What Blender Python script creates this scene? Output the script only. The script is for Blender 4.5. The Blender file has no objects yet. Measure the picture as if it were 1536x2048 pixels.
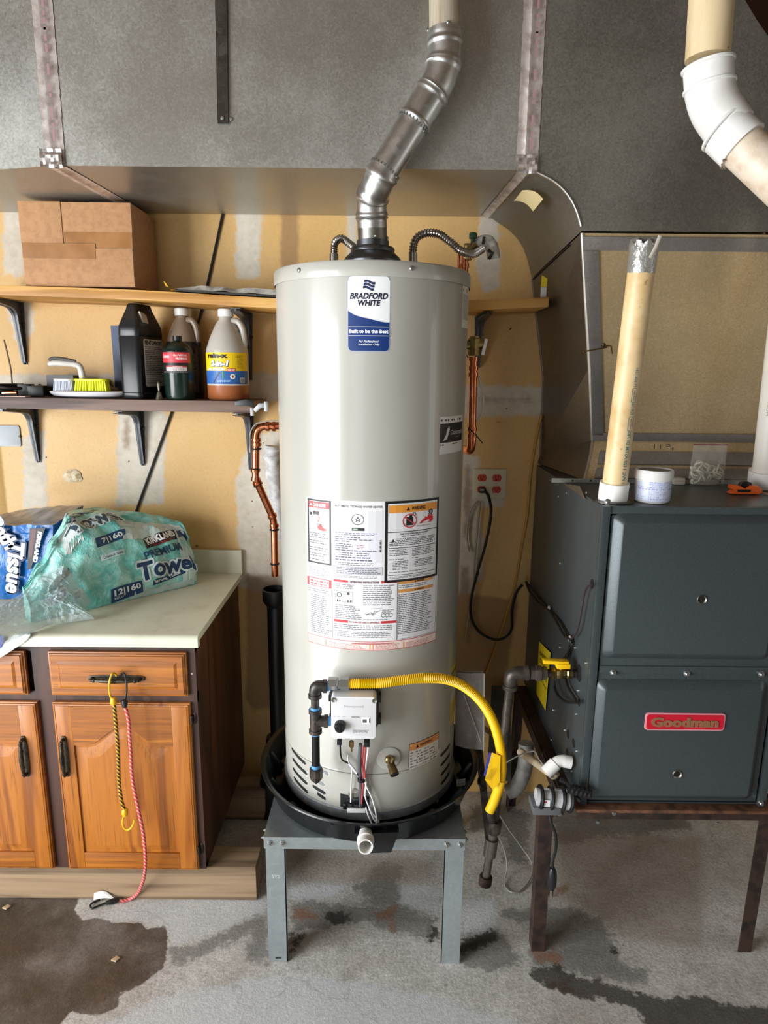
import bpy, bmesh, math, random
import numpy as np
from mathutils import Vector, Matrix, noise as mnoise

SC = bpy.context.scene
COL = SC.collection
PI = math.pi

# ------------------------------------------------------------------ camera
F_PX = 1320.0                    # focal length in pixels of the 1536 x 2048 frame
PITCH, ROLL, EYE = math.radians(12), 0.010, 1.665
_cp, _sp, _cr, _sr = math.cos(PITCH), math.sin(PITCH), math.cos(ROLL), math.sin(ROLL)
_R0, _U0, FWD = Vector((1, 0, 0)), Vector((0, _sp, _cp)), Vector((0, _cp, -_sp))
CRT = _R0 * _cr + _U0 * _sr
CUP = _U0 * _cr - _R0 * _sr
cam_data = bpy.data.cameras.new('camera')
cam_data.sensor_width = 36.0
cam_data.lens = F_PX / 2048.0 * 36.0
cam_data.clip_start = 0.02
cam = bpy.data.objects.new('camera', cam_data)
COL.objects.link(cam)
cam.matrix_world = Matrix(((CRT.x, CUP.x, -FWD.x, 0), (CRT.y, CUP.y, -FWD.y, 0), (CRT.z, CUP.z, -FWD.z, EYE), (0, 0, 0, 1)))
SC.camera = cam

# ------------------------------------------------------------------ sky, daylight, exposure
SC.view_settings.view_transform = 'Standard'
SC.view_settings.look = 'None'
SC.view_settings.gamma = 1.0
SC.view_settings.use_curve_mapping = False
SC.view_settings.exposure = 0.1
wd = bpy.data.worlds.new('overcast_sky')
SC.world = wd
wd.use_nodes = True
wd.node_tree.nodes['Background'].inputs[0].default_value = (0.86, 0.93, 1.0, 1)
wd.node_tree.nodes['Background'].inputs[1].default_value = 0.6


def daylight(name, loc, direction, w, h, power, color):
    d = bpy.data.lights.new(name, 'AREA')
    d.shape = 'RECTANGLE'
    d.size, d.size_y = w, h
    d.energy = power
    d.color = color
    o = bpy.data.objects.new(name, d)
    COL.objects.link(o)
    o.location = loc
    o.rotation_euler = Vector(direction).to_track_quat('-Z', 'Y').to_euler()
    return o


XL, XR, YF, YW, ZC = -2.6, 2.5, -3.4, 2.39, 2.95      # the room
daylight('daylight_garage_door', (XL - 0.05, -0.42, 1.08), (1, 0, 0), 2.5, 2.1, 262, (0.95, 0.98, 1.0))
daylight('daylight_front_fill', (-1.5, YF - 0.05, 1.3), (0, 1, 0), 1.5, 2.4, 16, (0.93, 0.97, 1.0))  # added fill light from the front, its doorway invented
daylight('daylight_side_window', (XR + 0.05, 1.12, 1.55), (-1, 0, 0), 0.42, 0.95, 2.5, (0.97, 0.99, 1.0))


# ------------------------------------------------------------------ geometry helpers
def P(u, v, Y=None, Z=None, X=None):
    """The point of the room that stands at photo position (u, v) on the plane Y=, Z= or X=."""
    d = FWD + CRT * ((u - 768.0) / F_PX) + CUP * ((1024.0 - v) / F_PX)
    t = Y / d.y if Y is not None else ((Z - EYE) / d.z if Z is not None else X / d.x)
    return Vector((d.x * t, d.y * t, EYE + d.z * t))


def V(*a):
    return Vector(a)


ORG = {}


class MB:
    """Collects shapes; build() links them as ONE mesh object."""

    def __init__(self):
        self.v, self.f, self.m, self.k = [], [], [], 0

    def add(self, vs, fs):
        b = len(self.v)
        self.v.extend(Vector(p) for p in vs)
        for f in fs:
            self.f.append([b + i for i in f])
            self.m.append(self.k)
        return self

    def mm(self, lo, hi):
        x0, y0, z0 = lo
        x1, y1, z1 = hi
        return self.add([(x0, y0, z0), (x1, y0, z0), (x1, y1, z0), (x0, y1, z0), (x0, y0, z1), (x1, y0, z1), (x1, y1, z1), (x0, y1, z1)],
                        [(3, 2, 1, 0), (4, 5, 6, 7), (0, 1, 5, 4), (1, 2, 6, 5), (2, 3, 7, 6), (3, 0, 4, 7)])

    def box(self, c, s, rot=None):
        c = Vector(c)
        h = [a / 2 for a in s]
        vs = []
        for z in (-1, 1):
            for x, y in ((-1, -1), (1, -1), (1, 1), (-1, 1)):
                p = Vector((x * h[0], y * h[1], z * h[2]))
                vs.append(c + (rot @ p if rot else p))
        return self.add(vs, [(3, 2, 1, 0), (4, 5, 6, 7), (0, 1, 5, 4), (1, 2, 6, 5), (2, 3, 7, 6), (3, 0, 4, 7)])

    def tube(self, path, r, n=12, caps=True, closed=False, flat=None):
        path = [Vector(p) for p in path]
        L = len(path)
        rs = r if isinstance(r, (list, tuple)) else [r] * L
        tan = []
        for i in range(L):
            a = path[(i - 1) % L] if (closed or i > 0) else path[i]
            b = path[(i + 1) % L] if (closed or i < L - 1) else path[i]
            t = b - a
            tan.append(t.normalized() if t.length > 1e-9 else (tan[-1] if tan else Vector((0, 0, 1))))
        up = Vector((0, 0, 1)) if abs(tan[0].z) < 0.9 else Vector((1, 0, 0))
        nrm = (up - tan[0] * up.dot(tan[0])).normalized()
        vs = []
        for i in range(L):
            if i:
                nrm = (nrm - tan[i] * nrm.dot(tan[i]))
                nrm = nrm.normalized() if nrm.length > 1e-9 else tan[i].orthogonal().normalized()
            bn = tan[i].cross(nrm)
            for j in range(n):
                a = 2 * PI * j / n
                fx = flat if flat else 1.0
                vs.append(path[i] + nrm * (math.cos(a) * rs[i]) + bn * (math.sin(a) * rs[i] * fx))
        fs = []
        for i in range(L if closed else L - 1):
            i2 = (i + 1) % L
            for j in range(n):
                j2 = (j + 1) % n
                fs.append((i * n + j, i * n + j2, i2 * n + j2, i2 * n + j))
        if caps and not closed:
            fs.append(tuple(range(n - 1, -1, -1)))
            fs.append(tuple((L - 1) * n + j for j in range(n)))
        return self.add(vs, fs)

    def lathe(self, prof, c=(0, 0, 0), n=32, rot=None, caps=True):
        c = Vector(c)
        vs = []
        for r, z in prof:
            for j in range(n):
                a = 2 * PI * j / n
                p = Vector((r * math.cos(a), r * math.sin(a), z))
                vs.append(c + (rot @ p if rot else p))
        fs = []
        for i in range(len(prof) - 1):
            for j in range(n):
                j2 = (j + 1) % n
                fs.append((i * n + j, i * n + j2, (i + 1) * n + j2, (i + 1) * n + j))
        if caps:
            fs.append(tuple(range(n - 1, -1, -1)))
            fs.append(tuple((len(prof) - 1) * n + j for j in range(n)))
        return self.add(vs, fs)

    def prism(self, pts, vec):
        pts = [Vector(p) for p in pts]
        vec = Vector(vec)
        n = len(pts)
        return self.add(pts + [p + vec for p in pts], [tuple(range(n - 1, -1, -1)), tuple(range(n, 2 * n))] + [(i, (i + 1) % n, n + (i + 1) % n, n + i) for i in range(n)])

    def quad(self, a, b, c, d):
        return self.add([a, b, c, d], [(0, 1, 2, 3)])

    def slab(self, a, b, c, d, t):
        """a four cornered sheet of thickness t (along its normal)"""
        a, b, c, d = map(Vector, (a, b, c, d))
        nn = (c - a).cross(d - b).normalized() * t
        return self.prism([a, b, c, d], nn)

    def grid(self, fn, nu, nv, closed_u=False):
        vs = [fn(i / (nu if closed_u else nu - 1), j / (nv - 1)) for j in range(nv) for i in range(nu)]
        fs = []
        for j in range(nv - 1):
            for i in range(nu if closed_u else nu - 1):
                i2 = (i + 1) % nu
                fs.append((j * nu + i, j * nu + i2, (j + 1) * nu + i2, (j + 1) * nu + i))
        return self.add(vs, fs)

    def ball(self, c, r, n=12, sq=(1, 1, 1)):
        c = Vector(c)
        return self.grid(lambda u, v: c + Vector((math.cos(2 * PI * u) * math.sin(PI * v) * r * sq[0], math.sin(2 * PI * u) * math.sin(PI * v) * r * sq[1], -math.cos(PI * v) * r * sq[2])), n, max(5, n // 2 + 1), True)

    def mesh(self, name, mats, org=Vector((0, 0, 0)), smooth=True, bevel=0.0, ang=38):
        me = bpy.data.meshes.new(name)
        me.from_pydata([p - org for p in self.v], [], self.f)
        if not isinstance(mats, (list, tuple)):
            mats = [mats]
        for mt in mats:
            me.materials.append(mt)
        me.polygons.foreach_set('material_index', self.m)
        bm = bmesh.new()
        bm.from_mesh(me)
        if bevel > 0:
            bmesh.ops.remove_doubles(bm, verts=bm.verts, dist=1e-6)
            ed = [e for e in bm.edges if len(e.link_faces) == 2 and e.calc_face_angle(0) > math.radians(30)]
            bmesh.ops.bevel(bm, geom=ed, offset=bevel, segments=2, profile=0.6, affect='EDGES', clamp_overlap=True)
        bmesh.ops.recalc_face_normals(bm, faces=bm.faces)
        bm.to_mesh(me)
        bm.free()
        if smooth:
            me.polygons.foreach_set('use_smooth', [True] * len(me.polygons))
            me.set_sharp_from_angle(angle=math.radians(ang))
        me.update()
        return me

    def build(self, name, mats, parent=None, smooth=True, bevel=0.0, ang=38, label=None):
        """link as one mesh object; shapes are given in room coordinates"""
        org = ORG[parent.name] if parent else Vector((0, 0, 0))
        if parent is None:                       # a thing of one mesh: origin at its base
            xs = [p.x for p in self.v]
            ys = [p.y for p in self.v]
            zs = [p.z for p in self.v]
            org = Vector(((min(xs) + max(xs)) / 2, (min(ys) + max(ys)) / 2, min(zs)))
        o = bpy.data.objects.new(name, self.mesh(name, mats, org, smooth, bevel, ang))
        COL.objects.link(o)
        if parent:
            o.parent = parent
        else:
            o.location = org
        ORG[o.name] = org.copy()
        if label:
            o['label'] = label
        return o


def tag(o, label, cat, group=None):
    o['label'] = label
    o['category'] = cat
    if group:
        o['group'] = group
    return o


def thing(name, label, cat, loc, group=None):
    o = bpy.data.objects.new(name, None)
    o.empty_display_size = 0.05
    COL.objects.link(o)
    o.location = loc
    ORG[o.name] = Vector(loc)
    return tag(o, label, cat, group)


def structure(o):
    o['kind'] = 'structure'
    return o


def piece(o, loc, parent, rot=None):
    """another object on the same mesh, at a place in the room"""
    c = o.copy()
    COL.objects.link(c)
    c.parent = parent
    c.location = Vector(loc) - (ORG[parent.name] if parent else Vector((0, 0, 0)))
    if rot is not None:
        c.rotation_euler = rot
    return c


def spl(pts, n=8):
    """Catmull-Rom through pts"""
    pts = [Vector(p) for p in pts]
    q = [pts[0] * 2 - pts[1]] + pts + [pts[-1] * 2 - pts[-2]]
    out = []
    for i in range(1, len(q) - 2):
        for k in range(n):
            t = k / n
            a, b, c, d = q[i - 1], q[i], q[i + 1], q[i + 2]
            out.append(0.5 * ((2 * b) + (c - a) * t + (2 * a - 5 * b + 4 * c - d) * t * t + (3 * b - a - 3 * c + d) * t ** 3))
    out.append(pts[-1])
    return out


def resample(path, step):
    out, acc = [path[0]], 0.0
    for a, b in zip(path, path[1:]):
        L = (b - a).length
        while acc + L >= step:
            t = (step - acc) / L
            a = a.lerp(b, t)
            out.append(a)
            L = (b - a).length
            acc = 0.0
        acc += L
    return out


def fillet(pts, r, n=6):
    """polyline with rounded corners of radius about r"""
    pts = [Vector(p) for p in pts]
    out = [pts[0]]
    for a, b, c in zip(pts, pts[1:], pts[2:]):
        d1, d2 = (a - b), (c - b)
        k = min(r, d1.length * 0.49, d2.length * 0.49)
        p, q = b + d1.normalized() * k, b + d2.normalized() * k
        for i in range(n + 1):
            t = i / n
            out.append(p * (1 - t) ** 2 + b * 2 * t * (1 - t) + q * t * t)
    out.append(pts[-1])
    return out


def rotto(axis):
    """rotation taking local +Z onto axis"""
    return Vector(axis).normalized().to_track_quat('Z', 'Y').to_matrix()


def rrect(cx, cy, w, h, r, n=5):
    out = []
    for sx, sy, a0 in ((1, 1, 0), (-1, 1, 90), (-1, -1, 180), (1, -1, 270)):
        for i in range(n + 1):
            a = math.radians(a0 + 90 * i / n)
            out.append((cx + sx * (w / 2 - r) + r * math.cos(a), cy + sy * (h / 2 - r) + r * math.sin(a)))
    return out


# ------------------------------------------------------------------ material helpers
def lin(h):
    if not isinstance(h, str):
        return tuple(h) + (1,) if len(h) == 3 else tuple(h)
    h = h.lstrip('#')
    r = []
    for i in (0, 2, 4):
        c = int(h[i:i + 2], 16) / 255
        r.append(c / 12.92 if c <= 0.04045 else ((c + 0.055) / 1.055) ** 2.4)
    return (*r, 1)


class NT:
    def __init__(self, name):
        self.mat = bpy.data.materials.new(name)
        self.mat.use_nodes = True
        self.t = self.mat.node_tree
        self.b = self.t.nodes['Principled BSDF']
        self.tc = None

    def put(self, sock, val):
        if val is None:
            return
        if isinstance(val, bpy.types.NodeSocket):
            self.t.links.new(val, sock)
        else:
            if sock.type == 'RGBA' and not isinstance(val, (int, float)):
                val = lin(val)
            sock.default_value = val

    def node(self, typ, ins=None, out=0, **at):
        n = self.t.nodes.new(typ)
        for k, v in at.items():
            setattr(n, k, v)
        for k, v in (ins or {}).items():
            self.put(n.inputs[k], v)
        return n.outputs[out]

    def co(self, scale=(1, 1, 1), rot=(0, 0, 0), kind='Object'):
        if self.tc is None:
            self.tc = self.t.nodes.new('ShaderNodeTexCoord')
        if tuple(scale) == (1, 1, 1) and tuple(rot) == (0, 0, 0):
            return self.tc.outputs[kind]
        return self.node('ShaderNodeMapping', {'Vector': self.tc.outputs[kind], 'Scale': scale, 'Rotation': rot})

    def noise(self, scale, detail=3, rough=0.55, vec=None, dist=0.0):
        return self.node('ShaderNodeTexNoise', {'Vector': vec or self.co(), 'Scale': scale, 'Detail': detail, 'Roughness': rough, 'Distortion': dist})

    def ramp(self, fac, stops, interp='LINEAR'):
        n = self.t.nodes.new('ShaderNodeValToRGB')
        n.color_ramp.interpolation = interp
        self.put(n.inputs[0], fac)
        el = n.color_ramp.elements
        while len(el) < len(stops):
            el.new(0.5)
        for e, (p, c) in zip(el, stops):
            e.position = p
            e.color = lin(c)
        return n.outputs[0]

    def mr(self, v, a, b, c=0.0, d=1.0, smooth=True):
        return self.node('ShaderNodeMapRange', {'Value': v, 'From Min': a, 'From Max': b, 'To Min': c, 'To Max': d}, interpolation_type='SMOOTHSTEP' if smooth else 'LINEAR')

    def math(self, op, a, b=None):
        n = self.t.nodes.new('ShaderNodeMath')
        n.operation = op
        self.put(n.inputs[0], a)
        if b is not None:
            self.put(n.inputs[1], b)
        return n.outputs[0]

    def mix(self, fac, a, b, blend='MIX'):
        n = self.t.nodes.new('ShaderNodeMix')
        n.data_type = 'RGBA'
        n.blend_type = blend
        self.put(n.inputs[0], fac)
        self.put(n.inputs[6], a)
        self.put(n.inputs[7], b)
        return n.outputs[2]

    def attr(self, name):
        return self.node('ShaderNodeAttribute', None, 2, attribute_name=name)

    def bump(self, h, strength=0.2, dist=0.01):
        self.put(self.b.inputs['Normal'], self.node('ShaderNodeBump', {'Height': h, 'Strength': strength, 'Distance': dist}))

    def fin(self, col=None, rough=0.5, metal=0.0, **kw):
        self.put(self.b.inputs['Base Color'], col)
        self.put(self.b.inputs['Roughness'], rough)
        self.put(self.b.inputs['Metallic'], metal)
        for k, v in kw.items():
            self.put(self.b.inputs[k.replace('_', ' ')], v)
        return self.mat


_mc = {}


def flat(h, rough=0.5, metal=0.0, **kw):
    key = (h, rough, metal, tuple(sorted(kw.items())))
    if key not in _mc:
        _mc[key] = NT('paint_' + h.lstrip('#')).fin(h, rough, metal, **kw)
    return _mc[key]


def speck(name, h1, h2, scale=30, rough=0.5, metal=0.0, lo=0.4, hi=0.65, bump=0.0, rough2=None, **kw):
    t = NT(name)
    nz = t.noise(scale, 5, 0.6)
    f = t.mr(nz, lo, hi)
    c = t.mix(f, h1, h2)
    if bump:
        t.bump(nz, bump, 0.004)
    r = rough if rough2 is None else t.mr(f, 0, 1, rough, rough2)
    return t.fin(c, r, metal, **kw)


def sheet_metal(name, h1, h2, rough, scale=60, aniso=0.0, streak=0.0, bump=0.02, metal=1.0):
    t = NT(name)
    vo = t.node('ShaderNodeTexVoronoi', {'Vector': t.co(), 'Scale': scale}, 1)
    sv = t.math('MULTIPLY', t.node('ShaderNodeRGBToBW', {0: vo}), 1.0)
    big = t.noise(2.2, 4, 0.6)
    fine = t.noise(220, 2, 0.7)
    f = t.math('ADD', t.math('MULTIPLY', sv, 0.3), t.math('MULTIPLY', fine, 0.5))
    f = t.math('ADD', f, t.math('MULTIPLY', t.math('SUBTRACT', big, 0.5), 0.6))
    c = t.mix(t.mr(f, 0.15, 0.8), h1, h2)
    r = t.mr(t.math('ADD', big, t.math('MULTIPLY', t.math('SUBTRACT', sv, 0.5), 0.15)), 0.3, 0.75, rough * 0.8, rough * 1.25)
    t.bump(t.math('ADD', t.math('MULTIPLY', fine, 0.15), t.noise(3, 2)), bump, 0.02)
    return t.fin(c, r, metal)


def wood(name, h1, h2, h3, scale=(14, 60, 1.2), rough=0.45, rings=3.0, bump=0.05, detail=6, coat=0.0, rot=(0, 0, 0), pores=None):
    """grain along local Z unless rot turns it"""
    t = NT(name)
    v = t.co(scale, rot)
    n1 = t.noise(1.0, detail, 0.6, v, 0.6)
    v2 = t.co((scale[0] * 0.35, scale[1] * 0.35, scale[2] * 0.5), rot)
    n2 = t.noise(1.0, 2, 0.5, v2, 0.7)
    w = t.math('SINE', t.math('MULTIPLY', n2, 2 * PI * rings))
    f = t.math('ADD', t.math('MULTIPLY', n1, 0.55), t.mr(w, -1, 1, 0, 0.45))
    c = t.ramp(f, [(0.2, h3), (0.45, h2), (0.75, h1)])
    if pores:
        c = t.mix(t.math('MULTIPLY', t.mr(t.noise(1.0, 2, 0.6, t.co(pores, rot)), 0.56, 0.72), 0.55), c, '#3f2006')
    t.bump(f, bump, 0.004)
    return t.fin(c, rough, 0.0, Coat_Weight=coat, Coat_Roughness=0.25)


_tc = {}


def glyphs(s, bold=0.0, shear=0.0):
    """2-D outline mesh of a line of writing: (points, faces, width, height) at unit size"""
    key = (s, bold, shear)
    if key not in _tc:
        cu = bpy.data.curves.new('writing', 'FONT')
        cu.body = s
        cu.size = 1.0
        cu.offset = bold
        cu.shear = shear
        cu.resolution_u = 3
        ob = bpy.data.objects.new('writing', cu)
        me = bpy.data.meshes.new_from_object(ob)
        pts = [(v.co.x, v.co.y) for v in me.vertices]
        fs = [tuple(p.vertices) for p in me.polygons]
        bpy.data.meshes.remove(me)
        bpy.data.objects.remove(ob)
        bpy.data.curves.remove(cu)
        if pts:
            xs = [p[0] for p in pts]
            ys = [p[1] for p in pts]
            x0, y0 = min(xs), min(ys)
            pts = [(a - x0, b - y0) for a, b in pts]
            _tc[key] = (pts, fs, max(xs) - x0, max(ys) - y0)
        else:
            _tc[key] = ([], [], 1, 1)
    return _tc[key]


class Print:
    """flat print (paper, ink, lettering) laid on a surface: fn(x, y, off) gives the room point"""

    def __init__(self, fn, step=0.012, lift=0.00022):
        self.fn, self.step, self.lift = fn, step, lift
        self.mb, self.mats, self.layer, self.rng = MB(), [], 1, random.Random(5)

    def ink(self, h, **kw):
        mt = flat(h, **({'rough': 0.45} | kw))
        if mt not in self.mats:
            self.mats.append(mt)
        self.mb.k = self.mats.index(mt)

    def rect(self, x0, y0, x1, y1, h, layer=None, **kw):
        self.ink(h, **kw)
        n = max(1, math.ceil(abs(x1 - x0) / self.step))
        k = max(1, math.ceil(abs(y1 - y0) / (self.step * 4)))
        off = self.lift * (layer or self.layer)
        self.mb.grid(lambda u, v: self.fn(x0 + (x1 - x0) * u, y0 + (y1 - y0) * v, off), n + 1, k + 1)

    def poly(self, pts, h, layer=None, **kw):
        self.ink(h, **kw)
        off = self.lift * (layer or self.layer)
        self.mb.add([self.fn(x, y, off) for x, y in pts], [tuple(range(len(pts)))])

    def strip(self, lower, upper, h, layer=None, **kw):
        """filled band between two polylines of equal length"""
        self.ink(h, **kw)
        off = self.lift * (layer or self.layer)
        n = len(lower)
        self.mb.add([self.fn(x, y, off) for x, y in list(lower) + list(upper)], [(i, i + 1, n + i + 1, n + i) for i in range(n - 1)])

    def line(self, pts, w, h, layer=None, closed=False):
        pts = [Vector(p) for p in pts]
        if closed:
            pts.append(pts[0])
        lo, up = [], []
        for i, p in enumerate(pts):
            a, b = pts[max(0, i - 1)], pts[min(len(pts) - 1, i + 1)]
            if closed and i in (0, len(pts) - 1):
                a, b = pts[-2], pts[1]
            d = (b - a)
            d = d.normalized() if d.length > 1e-9 else Vector((1, 0))
            nn = Vector((-d.y, d.x)) * w / 2
            lo.append(tuple(p - nn))
            up.append(tuple(p + nn))
        self.strip(lo, up, h, layer)

    def frame(self, x0, y0, x1, y1, w, h, layer=None):
        self.rect(x0, y0, x1, y0 + w, h, layer)
        self.rect(x0, y1 - w, x1, y1, h, layer)
        self.rect(x0, y0, x0 + w, y1, h, layer)
        self.rect(x1 - w, y0, x1, y1, h, layer)

    def disc(self, cx, cy, r, h, layer=None, n=20, ry=None):
        self.poly([(cx + r * math.cos(2 * PI * i / n), cy + (ry or r) * math.sin(2 * PI * i / n)) for i in range(n)], h, layer)

    def ring(self, cx, cy, r, w, h, layer=None, n=24):
        self.line([(cx + r * math.cos(2 * PI * i / n), cy + r * math.sin(2 * PI * i / n)) for i in range(n)], w, h, layer, True)

    def text(self, s, cx, cy, h, w=None, ht=None, layer=None, bold=0.0, shear=0.0, rot=0.0, warp=None, **kw):
        """centred on (cx, cy); w and/or ht set the size"""
        pts, fs, tw, th = glyphs(s, bold, shear)
        if not pts:
            return
        sx = w / tw if w else None
        sy = ht / th if ht else None
        sx = sx or sy
        sy = sy or sx
        self.ink(h, **kw)
        off = self.lift * (layer or self.layer + 1)
        ca, sa = math.cos(rot), math.sin(rot)
        out = []
        for a, b in pts:
            x, y = (a - tw / 2) * sx, (b - th / 2) * sy
            if warp:
                x, y = warp(x, y)
            out.append(self.fn(cx + x * ca - y * sa, cy + x * sa + y * ca, off))
        self.mb.add(out, fs)

    def greek(self, x0, y0, x1, y1, rows, h, fill=0.5, ragged=0.25, layer=None):
        """small print too fine to read: rows of word-long dashes"""
        self.ink(h)
        off = self.lift * (layer or self.layer + 1)
        dy = (y1 - y0) / rows
        for r in range(rows):
            yb = y1 - dy * (r + 0.5) - dy * fill / 2
            x, end = x0, x1 - (x1 - x0) * self.rng.random() * ragged
            while x < end:
                w = min(self.rng.uniform(0.5, 2.2) * abs(dy) * 1.6, end - x)
                a, b, c, d = (x, yb), (x + w, yb), (x + w, yb + dy * fill), (x, yb + dy * fill)
                self.mb.add([self.fn(*q, off) for q in (a, b, c, d)], [(0, 1, 2, 3)])
                x += w + abs(dy) * 0.5

    def build(self, name, parent, label=None):
        o = self.mb.build(name, self.mats, parent, smooth=False, label=label)
        return o


def plane_fn(o, ex, ey):
    """print on a flat face: origin o, unit axes ex, ey"""
    o, ex, ey = Vector(o), Vector(ex).normalized(), Vector(ey).normalized()
    n = ex.cross(ey).normalized()
    return lambda x, y, off: o + ex * x + ey * y + n * off


def cyl_fn(cx, cy, z0, r, phi0=0.0):
    """print on an upright cylinder; x runs along the skin, phi0 from the -Y side towards +X"""
    def fn(x, y, off):
        a = phi0 + x / r
        return Vector((cx + (r + off) * math.sin(a), cy - (r + off) * math.cos(a), z0 + y))
    return fn


# ------------------------------------------------------------------ shared materials
M = {}
M['galv'] = sheet_metal('galvanized_sheet', '#a9a8a2', '#c2c1ba', 0.42, 190, bump=0.03, metal=0.85)
M['galv_bright'] = sheet_metal('bright_galvanized', '#cfcfcd', '#e6e6e4', 0.36, 50, bump=0.05)
M['galv_dull'] = sheet_metal('weathered_galvanized', '#8a8881', '#a6a296', 0.42, 40, bump=0.04)
M['stand'] = sheet_metal('stand_steel', '#a6b0b3', '#b8c1c4', 0.4, 90, bump=0.015, metal=0.75)
M['tape'] = speck('foil_tape', '#d9d0ca', '#b5a8a2', 25, 0.36, 0.55, bump=0.35)
M['tape_print'] = flat('#8a4a50', 0.5)
M['pine'] = wood('pine_shelf', '#d9a95f', '#cf9a50', '#a9742f', (3, 22, 60), 0.5, 2.0)
M['dark_shelf'] = wood('dark_shelf_wood', '#7a6257', '#644d45', '#47342e', (3, 30, 60), 0.55, 2.0)
M['oak'] = wood('oak_front', '#b06a1e', '#9c5715', '#77400d', (46, 46, 1.5), 0.4, 2.6, 0.06, coat=0.2, pores=(300, 300, 7))
M['oak_h'] = wood('oak_rail', '#ba7522', '#ab641a', '#8a4e12', (1.5, 46, 46), 0.4, 1.6, 0.06, coat=0.2, pores=(7, 300, 300))
M['oak_dark'] = wood('cabinet_frame', '#4b2d22', '#3d241b', '#2c1812', (30, 30, 3), 0.5, 2)
M['cab_side'] = wood('cabinet_side', '#5a3118', '#4c2712', '#33180a', (2, 22, 2), 0.5, 3)
M['lumber'] = wood('weathered_lumber', '#a2886b', '#8d755a', '#665240', (2, 40, 40), 0.8, 3, 0.2)
M['copper'] = speck('copper', '#d98a66', '#b5623f', 18, 0.2, 1.0)
M['brass'] = speck('brass', '#a3905f', '#7a6746', 30, 0.28, 1.0)
M['chrome'] = flat('#c9cac8', 0.16, 1.0)
M['zinc'] = flat('#aeb1b1', 0.36, 1.0)
M['blackplastic'] = flat('#141516', 0.38)
M['blackrubber'] = flat('#101010', 0.5)
M['iron'] = speck('black_iron', '#3f3c3a', '#5d5650', 40, 0.42, 0.7)
M['rust'] = speck('rusty_steel', '#46332b', '#2a2220', 22, 0.62, 0.35, bump=0.3)
M['rust_top'] = speck('rusty_lip', '#7d543d', '#4d362c', 30, 0.55, 0.3, bump=0.2)
M['pvc'] = speck('white_pvc', '#eceae7', '#dfdcd7', 9, 0.32)
t = NT('yellowed_pvc')
M['pvc_tan'] = t.fin(t.mix(t.math('MULTIPLY', t.mr(t.noise(55, 4, 0.6), 0.62, 0.74), 0.7), t.mix(t.mr(t.noise(9, 4, 0.6), 0.42, 0.75), '#dfc495', '#c49f66'), '#8a6435'), 0.42)
M['white'] = flat('#e4e4e2', 0.4)
M['bracket'] = flat('#57595e', 0.4, 0.3)
M['furnace'] = speck('furnace_paint', '#3f474a', '#474f52', 300, 0.36, 0.25, bump=0.04)
M['yellow'] = flat('#f2c20a', 0.4)

# ================================================================== THE ROOM
def poly_field(px, py, polys, soft):
    """0..1 mask: 1 inside the polygons, falling off over +-soft around their outlines"""
    best = np.full(px.shape, -1e9)
    for po in polys:
        a = np.array(po, dtype=float)
        b = np.roll(a, -1, axis=0)
        ins = np.zeros(px.shape, bool)
        d2 = np.full(px.shape, 1e9)
        for (x1, y1), (x2, y2) in zip(a, b):
            c = ((y1 > py) != (y2 > py))
            with np.errstate(divide='ignore', invalid='ignore'):
                xi = (x2 - x1) * (py - y1) / ((y2 - y1) if abs(y2 - y1) > 1e-12 else 1e-12) + x1
            ins ^= c & (px < xi)
            ex, ey = x2 - x1, y2 - y1
            L = ex * ex + ey * ey + 1e-12
            t = np.clip(((px - x1) * ex + (py - y1) * ey) / L, 0, 1)
            d2 = np.minimum(d2, (px - x1 - t * ex) ** 2 + (py - y1 - t * ey) ** 2)
        best = np.maximum(best, np.where(ins, 1, -1) * np.sqrt(d2))
    return np.clip(0.5 + best / (2 * soft), 0, 1)


def axis_steps(lo, hi, flo, fhi, fine, coarse):
    a = list(np.arange(lo, flo, coarse)) + list(np.arange(flo, fhi, fine)) + list(np.arange(fhi, hi, coarse)) + [hi]
    return np.array(a)


def field_grid(name, xs, ys, place, fields, mat):
    nx, ny = len(xs), len(ys)
    X, Y = np.meshgrid(xs, ys)
    X, Y = X.ravel(), Y.ravel()
    me = bpy.data.meshes.new(name)
    i = np.arange(nx - 1)
    q = (np.arange(ny - 1)[:, None] * nx + i[None, :]).ravel()
    faces = np.stack([q, q + 1, q + nx + 1, q + nx], 1)
    co = place(X, Y)
    me.vertices.add(len(co))
    me.vertices.foreach_set('co', co.astype(np.float32).ravel())
    me.loops.add(faces.size)
    me.loops.foreach_set('vertex_index', faces.astype(np.int32).ravel())
    me.polygons.add(len(faces))
    me.polygons.foreach_set('loop_start', np.arange(0, faces.size, 4, dtype=np.int32))
    me.update(calc_edges=True)
    for k, (polys, soft) in fields.items():
        at = me.attributes.new(k, 'FLOAT', 'POINT')
        at.data.foreach_set('value', poly_field(X, Y, polys, soft).astype(np.float32))
    me.materials.append(mat)
    o = bpy.data.objects.new(name, me)
    COL.objects.link(o)
    ORG[o.name] = Vector((0, 0, 0))
    return structure(o)


def on_wall(pts):
    return [(p.x, p.z) for p in (P(u, v, Y=YW) for u, v in pts)]


def on_floor(pts):
    return [(p.x, p.y) for p in (P(u, v, Z=0) for u, v in pts)]


def wrect(u0, v0, u1, v1):
    return on_wall([(u0, v0), (u1, v0), (u1, v1), (u0, v1)])


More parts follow.
